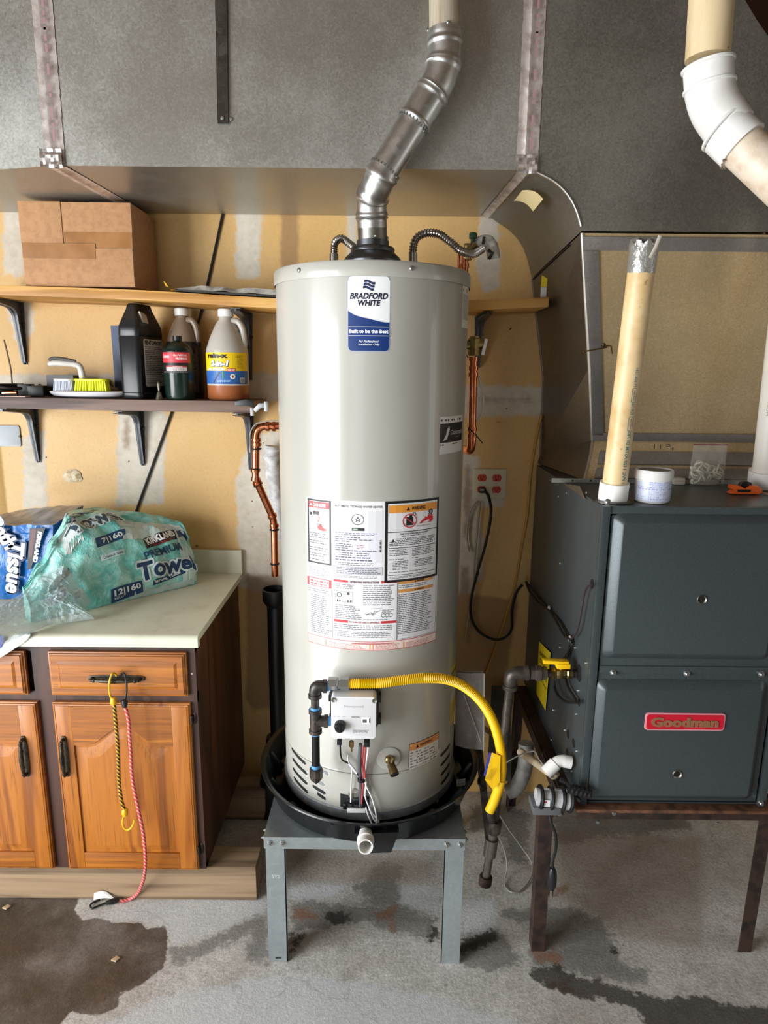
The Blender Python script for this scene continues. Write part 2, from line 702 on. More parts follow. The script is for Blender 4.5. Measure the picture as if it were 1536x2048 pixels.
# ---- back wall: tan drywall, joint compound, holes
t = NT('drywall')
n_edge = t.math('ADD', t.math('MULTIPLY', t.noise(7, 3, 0.6), 0.5), t.math('MULTIPLY', t.noise(38, 5, 0.65), 0.5))
n_fine = t.noise(90, 3, 0.6)
n_big = t.noise(2.3, 3, 0.5)
base = t.mix(t.mr(n_big, 0.35, 0.7), '#dcb578', '#cfa666')
base = t.mix(t.math('MULTIPLY', t.mr(n_fine, 0.45, 0.75), 0.3), base, '#b98f55')
jw = t.mr(t.math('ADD', t.attr('compound'), t.math('MULTIPLY', t.math('SUBTRACT', n_edge, 0.5), 1.5)), 0.36, 0.66)
comp = t.mix(t.mr(n_edge, 0.35, 0.7), '#d6d0c4', '#bdb4a4')
c = t.mix(t.math('MULTIPLY', jw, 0.92), base, comp)
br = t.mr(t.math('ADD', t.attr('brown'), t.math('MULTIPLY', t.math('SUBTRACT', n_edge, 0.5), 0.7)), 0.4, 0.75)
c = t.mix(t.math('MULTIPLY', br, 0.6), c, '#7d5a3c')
ho = t.mr(t.math('ADD', t.attr('hole'), t.math('MULTIPLY', t.math('SUBTRACT', n_fine, 0.5), 0.5)), 0.45, 0.6)
c = t.mix(ho, c, '#3f2c1c')
vo = t.node('ShaderNodeTexVoronoi', {'Vector': t.co(), 'Scale': 7.0})
dots = t.math('MULTIPLY', t.mr(vo, 0.02, 0.05, 1, 0), t.mr(t.noise(3.1, 1), 0.5, 0.56))
c = t.mix(t.math('MULTIPLY', dots, 0.8), c, '#4a3524')
t.bump(t.math('ADD', t.math('MULTIPLY', n_fine, 0.25), t.math('ADD', t.math('MULTIPLY', jw, 0.25), t.math('MULTIPLY', ho, -1.0))), 0.25, 0.006)
M['drywall'] = t.fin(c, t.mr(jw, 0, 1, 0.5, 0.75))

compound = [wrect(6, 405, 46, 552), on_wall([(12, 612), (60, 608), (72, 650), (55, 690), (25, 680)]),
            on_wall([(45, 870), (90, 862), (96, 1015), (42, 1020)]), wrect(234, 815, 330, 1010), wrect(470, 415, 522, 560),
            on_wall([(500, 870), (560, 860), (570, 1190), (480, 1175), (470, 960)]), wrect(930, 768, 1100, 832), wrect(-60, 748, 255, 800), wrect(490, 748, 560, 805),
            on_wall([(958, 430), (1000, 430), (1000, 575), (968, 585), (952, 520)]), on_wall([(925, 905), (962, 910), (958, 1025), (970, 1090), (945, 1190), (915, 1190)]),
            wrect(944, 985, 1008, 1016), on_wall([(950, 1075), (968, 1075), (966, 1165), (948, 1160)]), wrect(555, 395, 720, 418), wrect(695, 400, 712, 520)]
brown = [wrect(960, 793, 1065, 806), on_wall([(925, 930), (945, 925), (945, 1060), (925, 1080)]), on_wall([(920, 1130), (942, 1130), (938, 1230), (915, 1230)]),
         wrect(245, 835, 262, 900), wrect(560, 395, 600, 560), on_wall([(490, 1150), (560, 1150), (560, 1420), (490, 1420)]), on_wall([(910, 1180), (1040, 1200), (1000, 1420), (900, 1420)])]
holes = [on_wall([(a - r, b), (a, b - r), (a + r, b), (a, b + r)]) for a, b, r in
         ((148, 828, 4), (92, 916, 3), (70, 932, 3), (178, 945, 4), (258, 922, 3), (296, 938, 4), (220, 941, 2), (237, 942, 2), (18, 907, 2), (505, 1002, 3), (500, 1030, 4), (505, 1052, 3),
          (527, 885, 3), (598, 522, 3), (612, 522, 3), (981, 547, 3), (1021, 658, 3), (1012, 817, 3), (996, 843, 4), (1008, 843, 4), (974, 518, 3), (965, 505, 2), (940, 572, 2), (928, 1173, 4), (930, 1160, 3), (925, 1275, 3), (32, 460, 3), (30, 490, 2), (30, 500, 3))]
zs = axis_steps(0, ZC, 0.4, 2.2, 0.012, 0.15)
field_grid('wall_back', axis_steps(XL, XR, -1.4, 0.8, 0.012, 0.15), zs, lambda a, b: np.stack([a, np.full(a.shape, YW), b], 1),
           {'compound': (compound, 0.03), 'brown': (brown, 0.03), 'hole': (holes, 0.006)}, M['drywall'])

# ---- floor: stained concrete
t = NT('concrete')
n1 = t.math('ADD', t.math('MULTIPLY', t.noise(7, 4, 0.6), 0.45), t.math('MULTIPLY', t.noise(34, 8, 0.7), 0.55))
n2 = t.noise(110, 5, 0.75)
n3 = t.noise(2.4, 4, 0.6, None, 0.8)
base = t.ramp(t.math('ADD', t.math('MULTIPLY', n1, 0.5), t.math('MULTIPLY', n2, 0.5)), [(0.36, '#8b8781'), (0.5, '#bebbb5'), (0.62, '#dedbd5')])
base = t.mix(t.math('MULTIPLY', t.mr(n3, 0.45, 0.7), 0.35), base, '#8f8173')


def edge(at, amp=0.6, lo=0.44, hi=0.56):
    return t.mr(t.math('ADD', t.attr(at), t.math('MULTIPLY', t.math('SUBTRACT', n1, 0.5), amp * 3.2)), lo - 0.04, hi + 0.04)


pale = edge('pale', 0.5, 0.3, 0.7)
c = t.mix(t.math('MULTIPLY', pale, 0.6), base, t.mix(n2, '#b4babf', '#d6dadc'))
damp = edge('damp', 0.75, 0.4, 0.62)
c = t.mix(t.math('MULTIPLY', damp, 0.66), c, t.mix(n2, '#464643', '#66645f'))
tan = edge('tan', 0.6, 0.3, 0.7)
c = t.mix(t.math('MULTIPLY', tan, 0.5), c, '#8a7663')
wet = edge('wet', 0.55)
c = t.mix(t.math('MULTIPLY', wet, t.mr(t.noise(5, 4, 0.6), 0.35, 0.75, 0.97, 0.72)), c, t.ramp(t.math('ADD', t.math('MULTIPLY', n1, 0.6), t.math('MULTIPLY', n2, 0.4)), [(0.3, '#2e2620'), (0.52, '#463a2e'), (0.75, '#6a5238')]))
rs = edge('rust', 0.9, 0.4, 0.7)
c = t.mix(t.math('MULTIPLY', rs, 0.65), c, t.mix(n1, '#5e3818', '#a0683a'))
blk = edge('black', 0.8, 0.42, 0.6)
c = t.mix(t.math('MULTIPLY', blk, 0.85), c, '#2a2420')
ck = t.mr(t.node('ShaderNodeTexVoronoi', {'Vector': t.node('ShaderNodeVectorMath', {0: t.co(), 1: t.node('ShaderNodeTexNoise', {'Vector': t.co(), 'Scale': 2.0, 'Detail': 4}, 1)}, operation='ADD'), 'Scale': 1.4}, 0, feature='DISTANCE_TO_EDGE'), 0.0, 0.006, 1, 0)
c = t.mix(t.math('MULTIPLY', ck, 0.25), c, '#5b544d')
t.bump(t.math('ADD', t.math('MULTIPLY', n2, 0.6), n1), 0.5, 0.006)
M['concrete'] = t.fin(c, t.mr(t.math('ADD', wet, t.math('MULTIPLY', n2, 0.4)), 0, 1.4, 0.72, 0.38))


def z7(pts):
    return on_floor([(a / 2.743, 1660 + b / 2.743) for a, b in pts])


def z8(pts):
    return on_floor([(500 + a / 3.339, 1600 + b / 3.339) for a, b in pts])


def z9(pts):
    return on_floor([(860 + a / 3.491, 1540 + b / 3.491) for a, b in pts])


fields = {
    'wet': ([z7([(-300, 330), (440, 350), (395, 440), (450, 500), (540, 478), (620, 512), (770, 505), (810, 548), (900, 525), (928, 590), (912, 668), (905, 755), (800, 835), (740, 875), (652, 890), (650, 975), (560, 1012), (380, 1000), (320, 1090), (-300, 1100)])], 0.016),
    'damp': ([z7([(925, 640), (1060, 640), (1150, 595), (1280, 515), (1470, 440), (1480, 540), (1380, 560), (1200, 630), (1080, 700), (930, 745)]), z8([(0, 790), (130, 730), (120, 1075), (0, 1050)]),
              z8([(270, 670), (640, 690), (850, 720), (980, 700), (1240, 760), (1250, 930), (1050, 890), (980, 920), (880, 880), (780, 790), (640, 850), (420, 850), (270, 880)]), z8([(850, 430), (1000, 450), (990, 700), (850, 720), (700, 580)]),
              z9([(800, 960), (1050, 980), (1200, 1040), (1310, 1190), (1340, 1330), (1500, 1400), (1480, 1500), (1000, 1420), (700, 1350), (700, 1100), (500, 1000)]), z9([(205, 1130), (480, 1120), (640, 1290), (630, 1380), (400, 1400), (210, 1340)]),
              z9([(700, -200), (1800, -200), (1800, 420), (900, 500)]), z9([(300, 260), (520, 240), (700, 300), (700, 700), (520, 640), (470, 420), (300, 420)])], 0.05),
    'pale': ([z8([(270, 560), (560, 540), (650, 580), (570, 660), (270, 670)]), z8([(990, 570), (1280, 600), (1280, 780), (1120, 730), (980, 680)]), z9([(240, 900), (440, 900), (480, 1060), (440, 1140), (220, 1150)]),
              z7([(900, 380), (1470, 370), (1470, 450), (1200, 560), (940, 640), (900, 520), (760, 500), (480, 480)]), z7([(500, 1090), (900, 900), (1536, 790), (2150, 860), (2600, 980), (3100, 1150), (3300, 1400), (400, 1400)])], 0.03),
    'tan': ([z9([(900, 420), (1900, 480), (1900, 1250), (1350, 1180), (1150, 980), (920, 900)]), z8([(300, 350), (1250, 400), (1240, 540), (300, 560)])], 0.05),
    'rust': ([z8([(290, 730), (370, 715), (430, 780), (380, 800), (280, 780)]), z8([(830, 770), (900, 730), (975, 710), (970, 920), (940, 890), (930, 800), (850, 790)]), z9([(720, 1270), (870, 1240), (940, 1290), (930, 1350), (760, 1330)]), z9([(820, 1480), (960, 1480), (1000, 1560), (880, 1540)]), z9([(880, 800), (970, 800), (960, 850), (860, 900)])], 0.03),
    'black': ([z9([(690, 1390), (900, 1370), (1010, 1450), (1180, 1480), (1400, 1540), (1620, 1600), (1850, 1570), (2150, 1640), (2800, 1660), (2800, 1960), (2100, 1900), (1560, 1860), (1440, 1680), (1330, 1630), (1150, 1590), (960, 1560), (840, 1520), (720, 1450)]), z9([(200, 1180), (430, 1120), (470, 1170), (400, 1220), (200, 1300)]), z9([(0, 1040), (50, 1010), (55, 1130), (0, 1200)]),
               z8([(520, 760), (690, 745), (640, 830), (560, 840)]), z8([(270, 900), (360, 890), (340, 960), (270, 1010)]), z9([(1230, 1240), (1330, 1230), (1320, 1300), (1250, 1280)])], 0.03),
}
field_grid('floor', axis_steps(XL, XR, -1.5, 1.4, 0.013, 0.2), axis_steps(YF, YW, 1.1, 2.3, 0.013, 0.2), lambda a, b: np.stack([a, b, np.zeros(a.shape)], 1), fields, M['concrete'])

# ---- the rest of the garage: side walls with the openings the daylight comes through
M['garage_paint'] = speck('garage_wall_paint', '#6f685c', '#625b50', 3, 0.7)
M['ceil'] = speck('ceiling_board', '#6b5743', '#564432', 5, 0.8)


def holed_wall(name, axis, at, lo, hi, o_lo, o_hi, z0, z1, mat, th=0.1):
    mb = MB()
    for a, b, c0, c1 in ((lo, o_lo, 0, ZC), (o_hi, hi, 0, ZC), (o_lo, o_hi, z1, ZC)) + (((o_lo, o_hi, 0, z0),) if z0 > 0 else ()):
        if axis == 'x':
            mb.mm((at, a, c0), (at + th, b, c1))
        else:
            mb.mm((a, at, c0), (b, at + th, c1))
    return structure(mb.build(name, mat, smooth=False))


holed_wall('wall_left', 'x', XL - 0.1, YF, YW, -1.70, 0.86, 0, 2.13, M['garage_paint'])
holed_wall('wall_right', 'x', XR, YF, YW, 0.9, 1.34, 1.07, 2.03, M['garage_paint'])
holed_wall('wall_front', 'y', YF - 0.1, XL, XR, -2.25, -0.75, 0.1, 2.5, M['garage_paint'])  # opening made up for the added front fill light
structure(MB().mm((XL, YF, ZC), (XR, YW + 0.1, ZC + 0.1)).build('ceiling', M['ceil'], smooth=False))
for yy in (-0.75, 0.12):                     # unseen posts added in the left opening to streak the tank's reflection
    structure(MB().mm((XL - 0.08, yy, 0), (XL - 0.01, yy + 0.11, 2.13)).build('reflection_post', M['garage_paint'], smooth=False))
structure(MB().mm((XR - 0.03, 1.1, 1.07), (XR + 0.03, 1.13, 2.03)).build('window_1', M['white'], smooth=False))
# the rafter seen beyond the duct, top right
structure(MB().mm((0.6, 2.12, 2.56), (2.4, 2.17, 2.80)).mm((0.6, 2.28, 2.52), (2.4, 2.385, 2.9)).build('trim_2', M['cab_side'], smooth=False))

# ---- a torn hole in the drywall
pc = P(145, 952, Y=YW - 0.002)
mb = MB()
rng = random.Random(3)
outer = [pc + V(math.cos(a) * 0.038 * rng.uniform(.75, 1.15), -0.001, math.sin(a) * 0.026 * rng.uniform(.8, 1.1)) for a in [i * PI / 8 for i in range(16)]]
inner = [pc + V((o - pc).x * 0.55 - 0.002, -0.012 - 0.004 * math.sin(i * 1.7), (o - pc).z * 0.55) for i, o in enumerate(outer)]
mb.add(outer + inner, [(i, (i + 1) % 16, 16 + (i + 1) % 16, 16 + i) for i in range(16)] + [tuple(range(16, 32))])
mb.build('torn_drywall', speck('torn_gypsum', '#e6d9bd', '#cdb287', 60, 0.8, bump=0.3), bpy.data.objects['wall_back'])

# ================================================================== AIR DUCT (trunk, elbow, tape, strap)
DY, DZ = 1.86, 2.18                       # front face, underside
duct = thing('air_duct', 'large galvanized sheet metal air duct overhead with taped seams and curved elbow', 'duct', (0, 2.1, DZ))
A0 = P(118, 328, Y=DY)                    # left taped seam
A1 = P(1062, 345, Y=DY)                   # right taped seam
xa, xb = A0.x, A1.x
mb = MB().mm((xa, DY, DZ), (xb, YW - 0.004, 2.92))
mb.build('trunk', M['galv'], duct, smooth=False)
# left run turns back towards the wall a little
mb = MB()
pl = [V(xa, DY, DZ), V(xa - 0.75, DY + 0.17, DZ), V(xa - 0.75, YW - 0.004, DZ), V(xa, YW - 0.004, DZ)]
mb.prism(pl, (0, 0, 0.74))
mb.build('left_trunk', M['galv'], duct, smooth=False)
# elbow: flat front face with the curved throat, underside ruled between the front and the rear arc
fa = [P(u, v, Y=DY) for u, v in ((1062, 345), (1085, 351), (1108, 364), (1128, 382), (1143, 403), (1153, 425), (1159, 445), (1163, 462))]
fa[0].z = DZ
ra = [P(u, v, Y=YW - 0.006) for u, v in ((978, 441), (1000, 448), (1018, 460), (1034, 476), (1046, 495), (1054, 516), (1060, 540), (1064, 556))]
ra[0].z = DZ
zb = fa[-1].z
outer = [V(1.30, DY, zb + 0.002), V(1.26, DY, zb + 0.22), V(1.18, DY, zb + 0.36), V(1.06, DY, zb + 0.50), P(1536, 72, Y=DY), P(1515, 42, Y=DY), P(1490, 0, Y=DY), V(0.72, DY, 2.86), V(xb, DY, 2.92)]
outer[4].y = outer[5].y = outer[6].y = DY
front = fa + outer
mb = MB()
mb.add(front, [tuple(range(len(front)))])
back = [V(p.x, YW - 0.006, p.z) for p in outer]
n = len(fa)
mb.add(fa + ra, [(i, i + 1, n + i + 1, n + i) for i in range(n - 1)])
m2 = len(outer)
mb.add(outer + back, [(i, i + 1, m2 + i + 1, m2 + i) for i in range(m2 - 1)])
M['galv_dark'] = sheet_metal('dull_duct_sheet', '#85847c', '#9e9c93', 0.45, 190, bump=0.03, metal=0.85)
mb.build('elbow', M['galv_dark'], duct, ang=30)
# rolled seam along the throat edge
MB().tube([p + V(0, -0.003, 0) for p in spl(fa, 4)[:-2]], 0.0035, 8).build('rolled_seam', M['galv_bright'], duct)


# foil tape over the two seams
def tape_strip(u_top, u_bot, v_bot, w, label=None):
    b, tp = P(u_bot, v_bot, Y=DY - 0.004), P(u_top, -30, Y=DY - 0.004)
    rng = random.Random(int(u_bot))
    N = 60

    def fn(u, v):
        p = b.lerp(tp, v)
        wav = 0.0012 * math.sin(v * 93) * rng.random()
        ridge = 0.006 * math.exp(-((u - 0.42) / 0.12) ** 2)
        return V(p.x + (u - 0.5) * w + wav, DY - 0.0015 - ridge - 0.0008 * rng.random() - 0.003 * (v < 0.05) * rng.random(), p.z)
    o = MB().grid(fn, 9, N).build('foil_tape', M['tape'], duct)
    pr = Print(plane_fn(b + V(w * 0.12, -0.0075, 0.05), (0, 0, 1), (-1, 0, 0)))
    L = (tp - b).length
    for k in range(8):
        pr.greek(L * k / 8, -0.005, L * k / 8 + 0.06, 0.005, 1, '#a58086', 0.6, 0.5)
    pr.mb.v = [V(p.x + (p.z - b.z) / L * (tp.x - b.x), p.y, p.z) for p in pr.mb.v]
    pr.build('tape_print', o)['kind'] = 'stuff'
    return o


tape_strip(80, 110, 326, 0.052)
tape_strip(1072, 1054, 343, 0.056)
# the same seams across the underside
for p0, p1, w in ((P(112, 330, Y=DY), P(280, 416, Y=YW - 0.01), 0.05), (P(1056, 345, Y=DY), P(975, 441, Y=YW - 0.01), 0.05)):
    rng = random.Random(4)
    p0.z = p1.z = DZ - 0.0015
    MB().grid(lambda u, v: p0.lerp(p1, v) + V((u - 0.5) * w, 0, -0.006 * math.exp(-((u - 0.5) / 0.14) ** 2) - 0.0008 * rng.random()), 9, 24).build('foil_tape', M['tape'], duct)
# crumpled tape at the lower corners
for u, v in ((104, 318), (1052, 330)):
    c0 = P(u, v, Y=DY - 0.006)
    rng = random.Random(u)
    MB().grid(lambda a, b: c0 + V((a - 0.5) * 0.055, -0.006 * rng.random() - 0.004, (b - 0.5) * 0.045), 9, 7).build('tape_patch', speck('crumpled_foil', '#e8e0dc', '#b7adab', 60, 0.25, 0.8), duct, ang=10)
# hanging strap with its screws
s0, s1 = P(430, -20, Y=DY - 0.004), P(436, 248, Y=DY - 0.004)
s2, s3 = P(457, 248, Y=DY - 0.004), P(454, -20, Y=DY - 0.004)
strap = MB().slab(s0, s1, s2, s3, 0.004).build('hanger_strap', sheet_metal('strap_steel', '#5c5b58', '#77756f', 0.4, 60), duct, smooth=False)
scr = MB().lathe([(0.0005, 0.004), (0.004, 0.0035), (0.0055, 0.001), (0.0055, 0)], (0, 0, 0), 10, rotto((0, -1, 0)))
me = scr.mesh('screw', M['zinc'])
for u, v in ((445, 236), (462, 238)):
    o = bpy.data.objects.new('screw', me)
    COL.objects.link(o)
    o.parent = duct
    o.location = P(u, v, Y=DY - 0.009 if u < 460 else DY - 0.001) - ORG[duct.name]
# curling strip of masking tape by the right seam
q0, q1 = P(1028, 397, Y=2.02), P(1082, 405, Y=2.0)
mb = MB()
a0, a1 = P(1043, 383, Y=1.99), P(1026, 404, Y=2.05)
b0, b1 = P(1082, 403, Y=1.95), P(1062, 427, Y=2.01)
mb.grid(lambda u, v: a0.lerp(b0, u).lerp(a1.lerp(b1, u), v) + V(0, -0.012 - 0.02 * math.sin(u * 2.4) * (1 if u < 2 else 1), 0.006 * math.sin(u * PI)), 8, 3)
o = mb.build('masking_tape', flat('#d9c592', 0.7), duct, label='curled beige masking tape strip hanging at the right seam')

# ================================================================== PLENUM between elbow and furnace
FT = 1.345                                 # top of the furnace
plen = thing('furnace_plenum', 'galvanized sheet metal plenum box between duct elbow and grey furnace', 'duct', (0.85, 2.2, FT))
k0 = fa[-1] + V(0, 0, -0.005)                   # top front corner, left
k1 = P(1184, 880, Y=2.06)                  # kink
k2 = P(1166, 983, Y=1.99)
k2.z = FT + 0.002
w0 = ra[-1] + V(0, 0, -0.004)
w1 = P(1086, 752, Y=YW - 0.006)
w2 = P(1080, 905, Y=YW - 0.006)
w2.z = FT + 0.03
w3 = V(0.555, YW - 0.006, FT + 0.002)
XE = 1.30                                  # right side, outside the photograph
mb = MB()
mid = k0.lerp(k1, 0.62)
mb.add([k0, mid, k1, k2, w0, w1, w2, w3], [(0, 4, 5, 1), (1, 5, 6, 2), (2, 6, 7, 3)])
e0, e1, e2 = V(XE, k0.y, k0.z), V(XE, k1.y, k1.z), V(XE - 0.02, k2.y, k2.z)
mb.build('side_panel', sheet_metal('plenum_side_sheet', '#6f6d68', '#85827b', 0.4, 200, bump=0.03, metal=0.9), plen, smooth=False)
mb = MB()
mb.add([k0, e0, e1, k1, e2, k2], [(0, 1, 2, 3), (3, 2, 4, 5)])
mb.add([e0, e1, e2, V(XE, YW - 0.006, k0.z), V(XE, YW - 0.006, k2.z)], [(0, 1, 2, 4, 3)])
M['plenum'] = sheet_metal('plenum_reflection_tint', '#bba37c', '#d8c199', 0.42, 220, bump=0.03, metal=0.55)  # tan tint stands in for surroundings mirrored in the grey metal
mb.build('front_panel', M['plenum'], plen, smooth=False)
nf = (e0 - k0).cross(k1 - k0).normalized()
if nf.y > 0:
    nf = -nf


def onfront(a, b, off=0.0):
    """a from left edge to right, b from top to kink"""
    return k0.lerp(k1, b).lerp(e0.lerp(e1, b), a) + nf * off


def band(a0, b0, a1, b1, t0, name, mt):
    return MB().prism([onfront(a0, b0, 0.001), onfront(a1, b0, 0.001), onfront(a1, b1, 0.001), onfront(a0, b1, 0.001)], nf * t0).build(name, mt, plen, bevel=0.0015)


M['frame_metal'] = sheet_metal('plenum_frame', '#8a8582', '#a09b96', 0.42, 200, bump=0.02, metal=0.7)
band(0.0, 0.012, 1.0, 0.07, 0.006, 'top_rail', M['frame_metal'])
band(0.0, 0.07, 0.055, 0.97, 0.006, 'side_rail', M['frame_metal'])
band(0.0, 0.955, 1.0, 1.0, 0.006, 'bottom_rail', M['frame_metal'])
# ledges below the kink
for f0, f1, t0, nm in ((0.30, 0.62, 0.010, 'ledge'), (0.72, 0.98, 0.014, 'ledge')):
    a, b = k1.lerp(k2, f0) + V(0.03, 0, 0), k1.lerp(k2, f1) + V(0.03, 0, 0)
    a2, b2 = e1.lerp(e2, f0), e1.lerp(e2, f1)
    nn = (a2 - a).cross(b - a).normalized()
    nn = -nn if nn.y > 0 else nn
    MB().prism([a, a2, b2, b], nn * t0).build(nm, M['frame_metal'], plen, bevel=0.002)
# bright folded corner edge
MB().tube([k0 + V(0, -0.002, 0), mid + V(0.002, -0.004, 0), k1 + V(0, -0.003, 0)], 0.0045, 8).tube([k1 + V(0, -0.003, 0), k1.lerp(k2, 0.4) + V(0.004, 0, 0), k2 + V(0, -0.002, 0.004)], 0.0035, 8).build('corner_seam', M['galv_bright'], plen)
MB().tube([w0 + V(0, -0.002, 0), w1 + V(0, -0.002, 0), w2 + V(0, -0.002, 0)], 0.003, 6).build('rear_seam', M['galv_dull'], plen)
# torn flap hanging below the corner
mb = MB().prism([P(1128, 968, X=0.537), P(1160, 972, X=0.537), P(1172, 1000, X=0.537), P(1160, 990, X=0.537)], (-0.001, 0, 0))
mb.build('torn_flap', M['galv_dull'], plen, smooth=False)
# crease line of the flared left side
MB().tube([k0.lerp(w0, 0.18) + V(-0.002, 0, -0.004), k0.lerp(w0, 0.97) + V(-0.002, 0, -0.004)], 0.0022, 6).build('joint_line', M['blackrubber'], plen)
# brass latch
p0, p1 = P(1166, 704, Y=1.93), P(1214, 694, Y=1.90)
mb = MB().box((p0 + p1) / 2, ((p1 - p0).length, 0.004, 0.011), rotto((1, 0, 0.2)) @ Matrix.Rotation(PI / 2, 3, 'Y'))
mb.tube([p1 + V(-0.012, -0.002, 0.002), p1 + V(0, -0.004, 0.003), P(1222, 692, Y=1.9), P(1225, 708, Y=1.9)], 0.0025, 8)
mb.lathe([(0.005, 0), (0.005, 0.012), (0.003, 0.014)], P(1206, 690, Y=1.9), 10, rotto((0, -1, 0))).lathe([(0.0045, 0), (0.0045, 0.008)], P(1166, 706, Y=1.925), 10, rotto((0, -1, 0)))
mb.build('brass_latch', M['brass'], plen, label='small brass latch')
# handwriting on the ledge
a, b = k1.lerp(k2, 0.52), e1.lerp(e2, 0.52)
pc = P(1328, 894, Y=2.034)
pr = Print(plane_fn(pc, (1, 0, 0), (0, 0.55, 1)), 0.02)
for st in ([(-0.028, 0.009), (-0.031, -0.008)], [(-0.010, 0.008), (-0.013, -0.009)], [(0.006, 0.006), (0.016, 0.008)], [(0.006, 0.001), (0.018, 0.002)], [(0.013, 0.009), (0.02, 0.007), (0.016, 0.001)], [(0.022, -0.002), (0.019, -0.007), (0.027, -0.005)], [(0.028, -0.001), (0.025, -0.012)]):
    pr.line(st, 0.0024, '#17140f')
pr.build('handwriting', plen)

# ================================================================== WATER HEATER
HX, HY, HR = -0.037, 1.865, 0.258
HB, HT = 0.455, 1.917
heater = thing('water_heater', 'tall pale grey cylindrical gas water heater standing in black drain pan', 'water heater', (HX, HY, HB))


def on_tank(u, v, r=HR):
    """(x along the skin, z) where the photo position meets the tank"""
    d = FWD + CRT * ((u - 768.0) / F_PX) + CUP * ((1024.0 - v) / F_PX)
    a = d.x ** 2 + d.y ** 2
    b = -2 * (d.x * HX + d.y * HY)
    cc = HX ** 2 + HY ** 2 - r ** 2
    t_ = (-b - math.sqrt(max(0, b * b - 4 * a * cc))) / (2 * a)
    p = V(d.x * t_, d.y * t_, EYE + d.z * t_)
    return r * math.atan2(p.x - HX, HY - p.y), p.z


def tank_pt(x, z, off=0.0, r=HR):
    a = x / r
    return V(HX + (r + off) * math.sin(a), HY - (r + off) * math.cos(a), z)


def tank_n(x, r=HR):
    a = x / r
    return V(math.sin(a), -math.cos(a), 0)


t = NT('heater_enamel')
nz = t.noise(260, 2, 0.5)
t.bump(nz, 0.035, 0.002)
M['enamel'] = t.fin(t.mix(t.mr(t.noise(2, 2), 0.3, 0.7), '#b4b2aa', '#aaa8a0'), 0.3, 0.0, Coat_Weight=0.35, Coat_Roughness=0.08)
M['enamel_lid'] = flat('#a9a7a0', 0.3)
SEAM = on_tank(745, 1549)[1]
mb = MB().lathe([(HR + 0.0012, SEAM + 0.002), (HR, SEAM + 0.006), (HR, HT - 0.034)], (HX, HY, 0), 96, caps=False)
mb.build('jacket', M['enamel'], heater)
MB().lathe([(HR + 0.001, HB + 0.028), (HR + 0.001, SEAM - 0.001), (HR - 0.004, SEAM + 0.001)], (HX, HY, 0), 96, caps=False).build('lower_jacket', M['enamel'], heater)
MB().lathe([(HR + 0.003, HT - 0.036), (HR + 0.004, HT - 0.034), (HR + 0.004, HT - 0.004), (HR + 0.001, HT), (0.06, HT + 0.004), (0.0, HT + 0.004)], (HX, HY, 0), 96, caps=False).build('top_cover', M['enamel'], heater)
MB().lathe([(HR - 0.03, HB), (HR + 0.006, HB), (HR + 0.006, HB + 0.026), (HR + 0.001, HB + 0.03), (0, HB + 0.03)], (HX, HY, 0), 96, caps=False).build('base_ring', sheet_metal('base_steel', '#8d9294', '#a9adae', 0.45, 60, metal=0.7), heater)
# jacket screws
scr = MB().lathe([(0.0058, 0), (0.0058, 0.0015), (0.0042, 0.0035), (0.001, 0.0042)], (0, 0, 0), 12)
me = scr.mesh('jacket_screw', M['zinc'])
for u, v in ((601, 541), (822, 537)):
    x, z = on_tank(u, v)
    o = bpy.data.objects.new('jacket_screw', me)
    COL.objects.link(o)
    o.parent = heater
    o.location = tank_pt(x, z, 0.004) - ORG[heater.name]
    o.rotation_euler = rotto(tank_n(x)).to_euler()
# draft hood
MB().lathe([(0.072, HT + 0.009), (0.0775, HT + 0.030), (0.0775, HT + 0.034), (0.072, HT + 0.043), (0.062, HT + 0.052), (0.058, HT + 0.056), (0.0585, HT + 0.064), (0.056, HT + 0.068), (0.043, HT + 0.071), (0.043, HT + 0.085)], (HX, HY - 0.01, 0), 40, caps=False).build('draft_hood', sheet_metal('hood_steel', '#63656a', '#7d7f83', 0.34, 40), heater)
MB().lathe([(0.078, HT + 0.003), (0.078, HT + 0.008)], (HX, HY - 0.01, 0), 40).build('hood_foot', M['blackrubber'], heater)

# ---- brand label
xl, zt = on_tank(694, 549)
xr, _ = on_tank(782, 549)
_, zb_ = on_tank(738, 706)
LW, LH = (xr - xl), zt - zb_ - 0.004
TX = (xl + xr) / 2
pr = Print(cyl_fn(HX, HY, zb_ + 0.002 + LH / 2, HR, TX / HR), 0.01)
W2, H2 = LW / 2, LH / 2


def rr_strip(pr, w, h, r, col, layer):
    top = []
    n = 26
    for i in range(n + 1):
        x = -w / 2 + w * i / n
        d = max(0, abs(x) - (w / 2 - r))
        top.append((x, h / 2 - (r - math.sqrt(max(0, r * r - d * d)))))
    pr.strip([(x, -y) for x, y in top], top, col, layer, rough=0.3)


rr_strip(pr, LW, LH, 0.012, '#9aa3b4', 1)
rr_strip(pr, LW - 0.004, LH - 0.004, 0.0105, '#f1f2f4', 2)
n = 30
lo, up = [], []
w, h, r = LW - 0.005, LH - 0.005, 0.010
for i in range(n + 1):
    x = -w / 2 + w * i / n
    d = max(0, abs(x) - (w / 2 - r))
    lo.append((x, -(h / 2 - (r - math.sqrt(max(0, r * r - d * d))))))
    f = i / n
    up.append((x, H2 * (0.10 - 0.27 * (1 - math.exp(-3.6 * f)) + 0.05 * math.sin(f * 5.2) * f)))
pr.strip(lo, up, '#0b3273', 3)
pr.line([(a, b) for a, b in up], 0.0012, '#c8cdd8', 4)
pr.text('BRADFORD', 0, H2 * 0.47, '#0d1834', w=LW * 0.87, ht=LH * 0.082, layer=5, bold=0.035, shear=0.22)
pr.text('WHITE', 0.001, H2 * 0.29, '#0d1834', w=LW * 0.52, ht=LH * 0.078, layer=5, bold=0.035, shear=0.22)
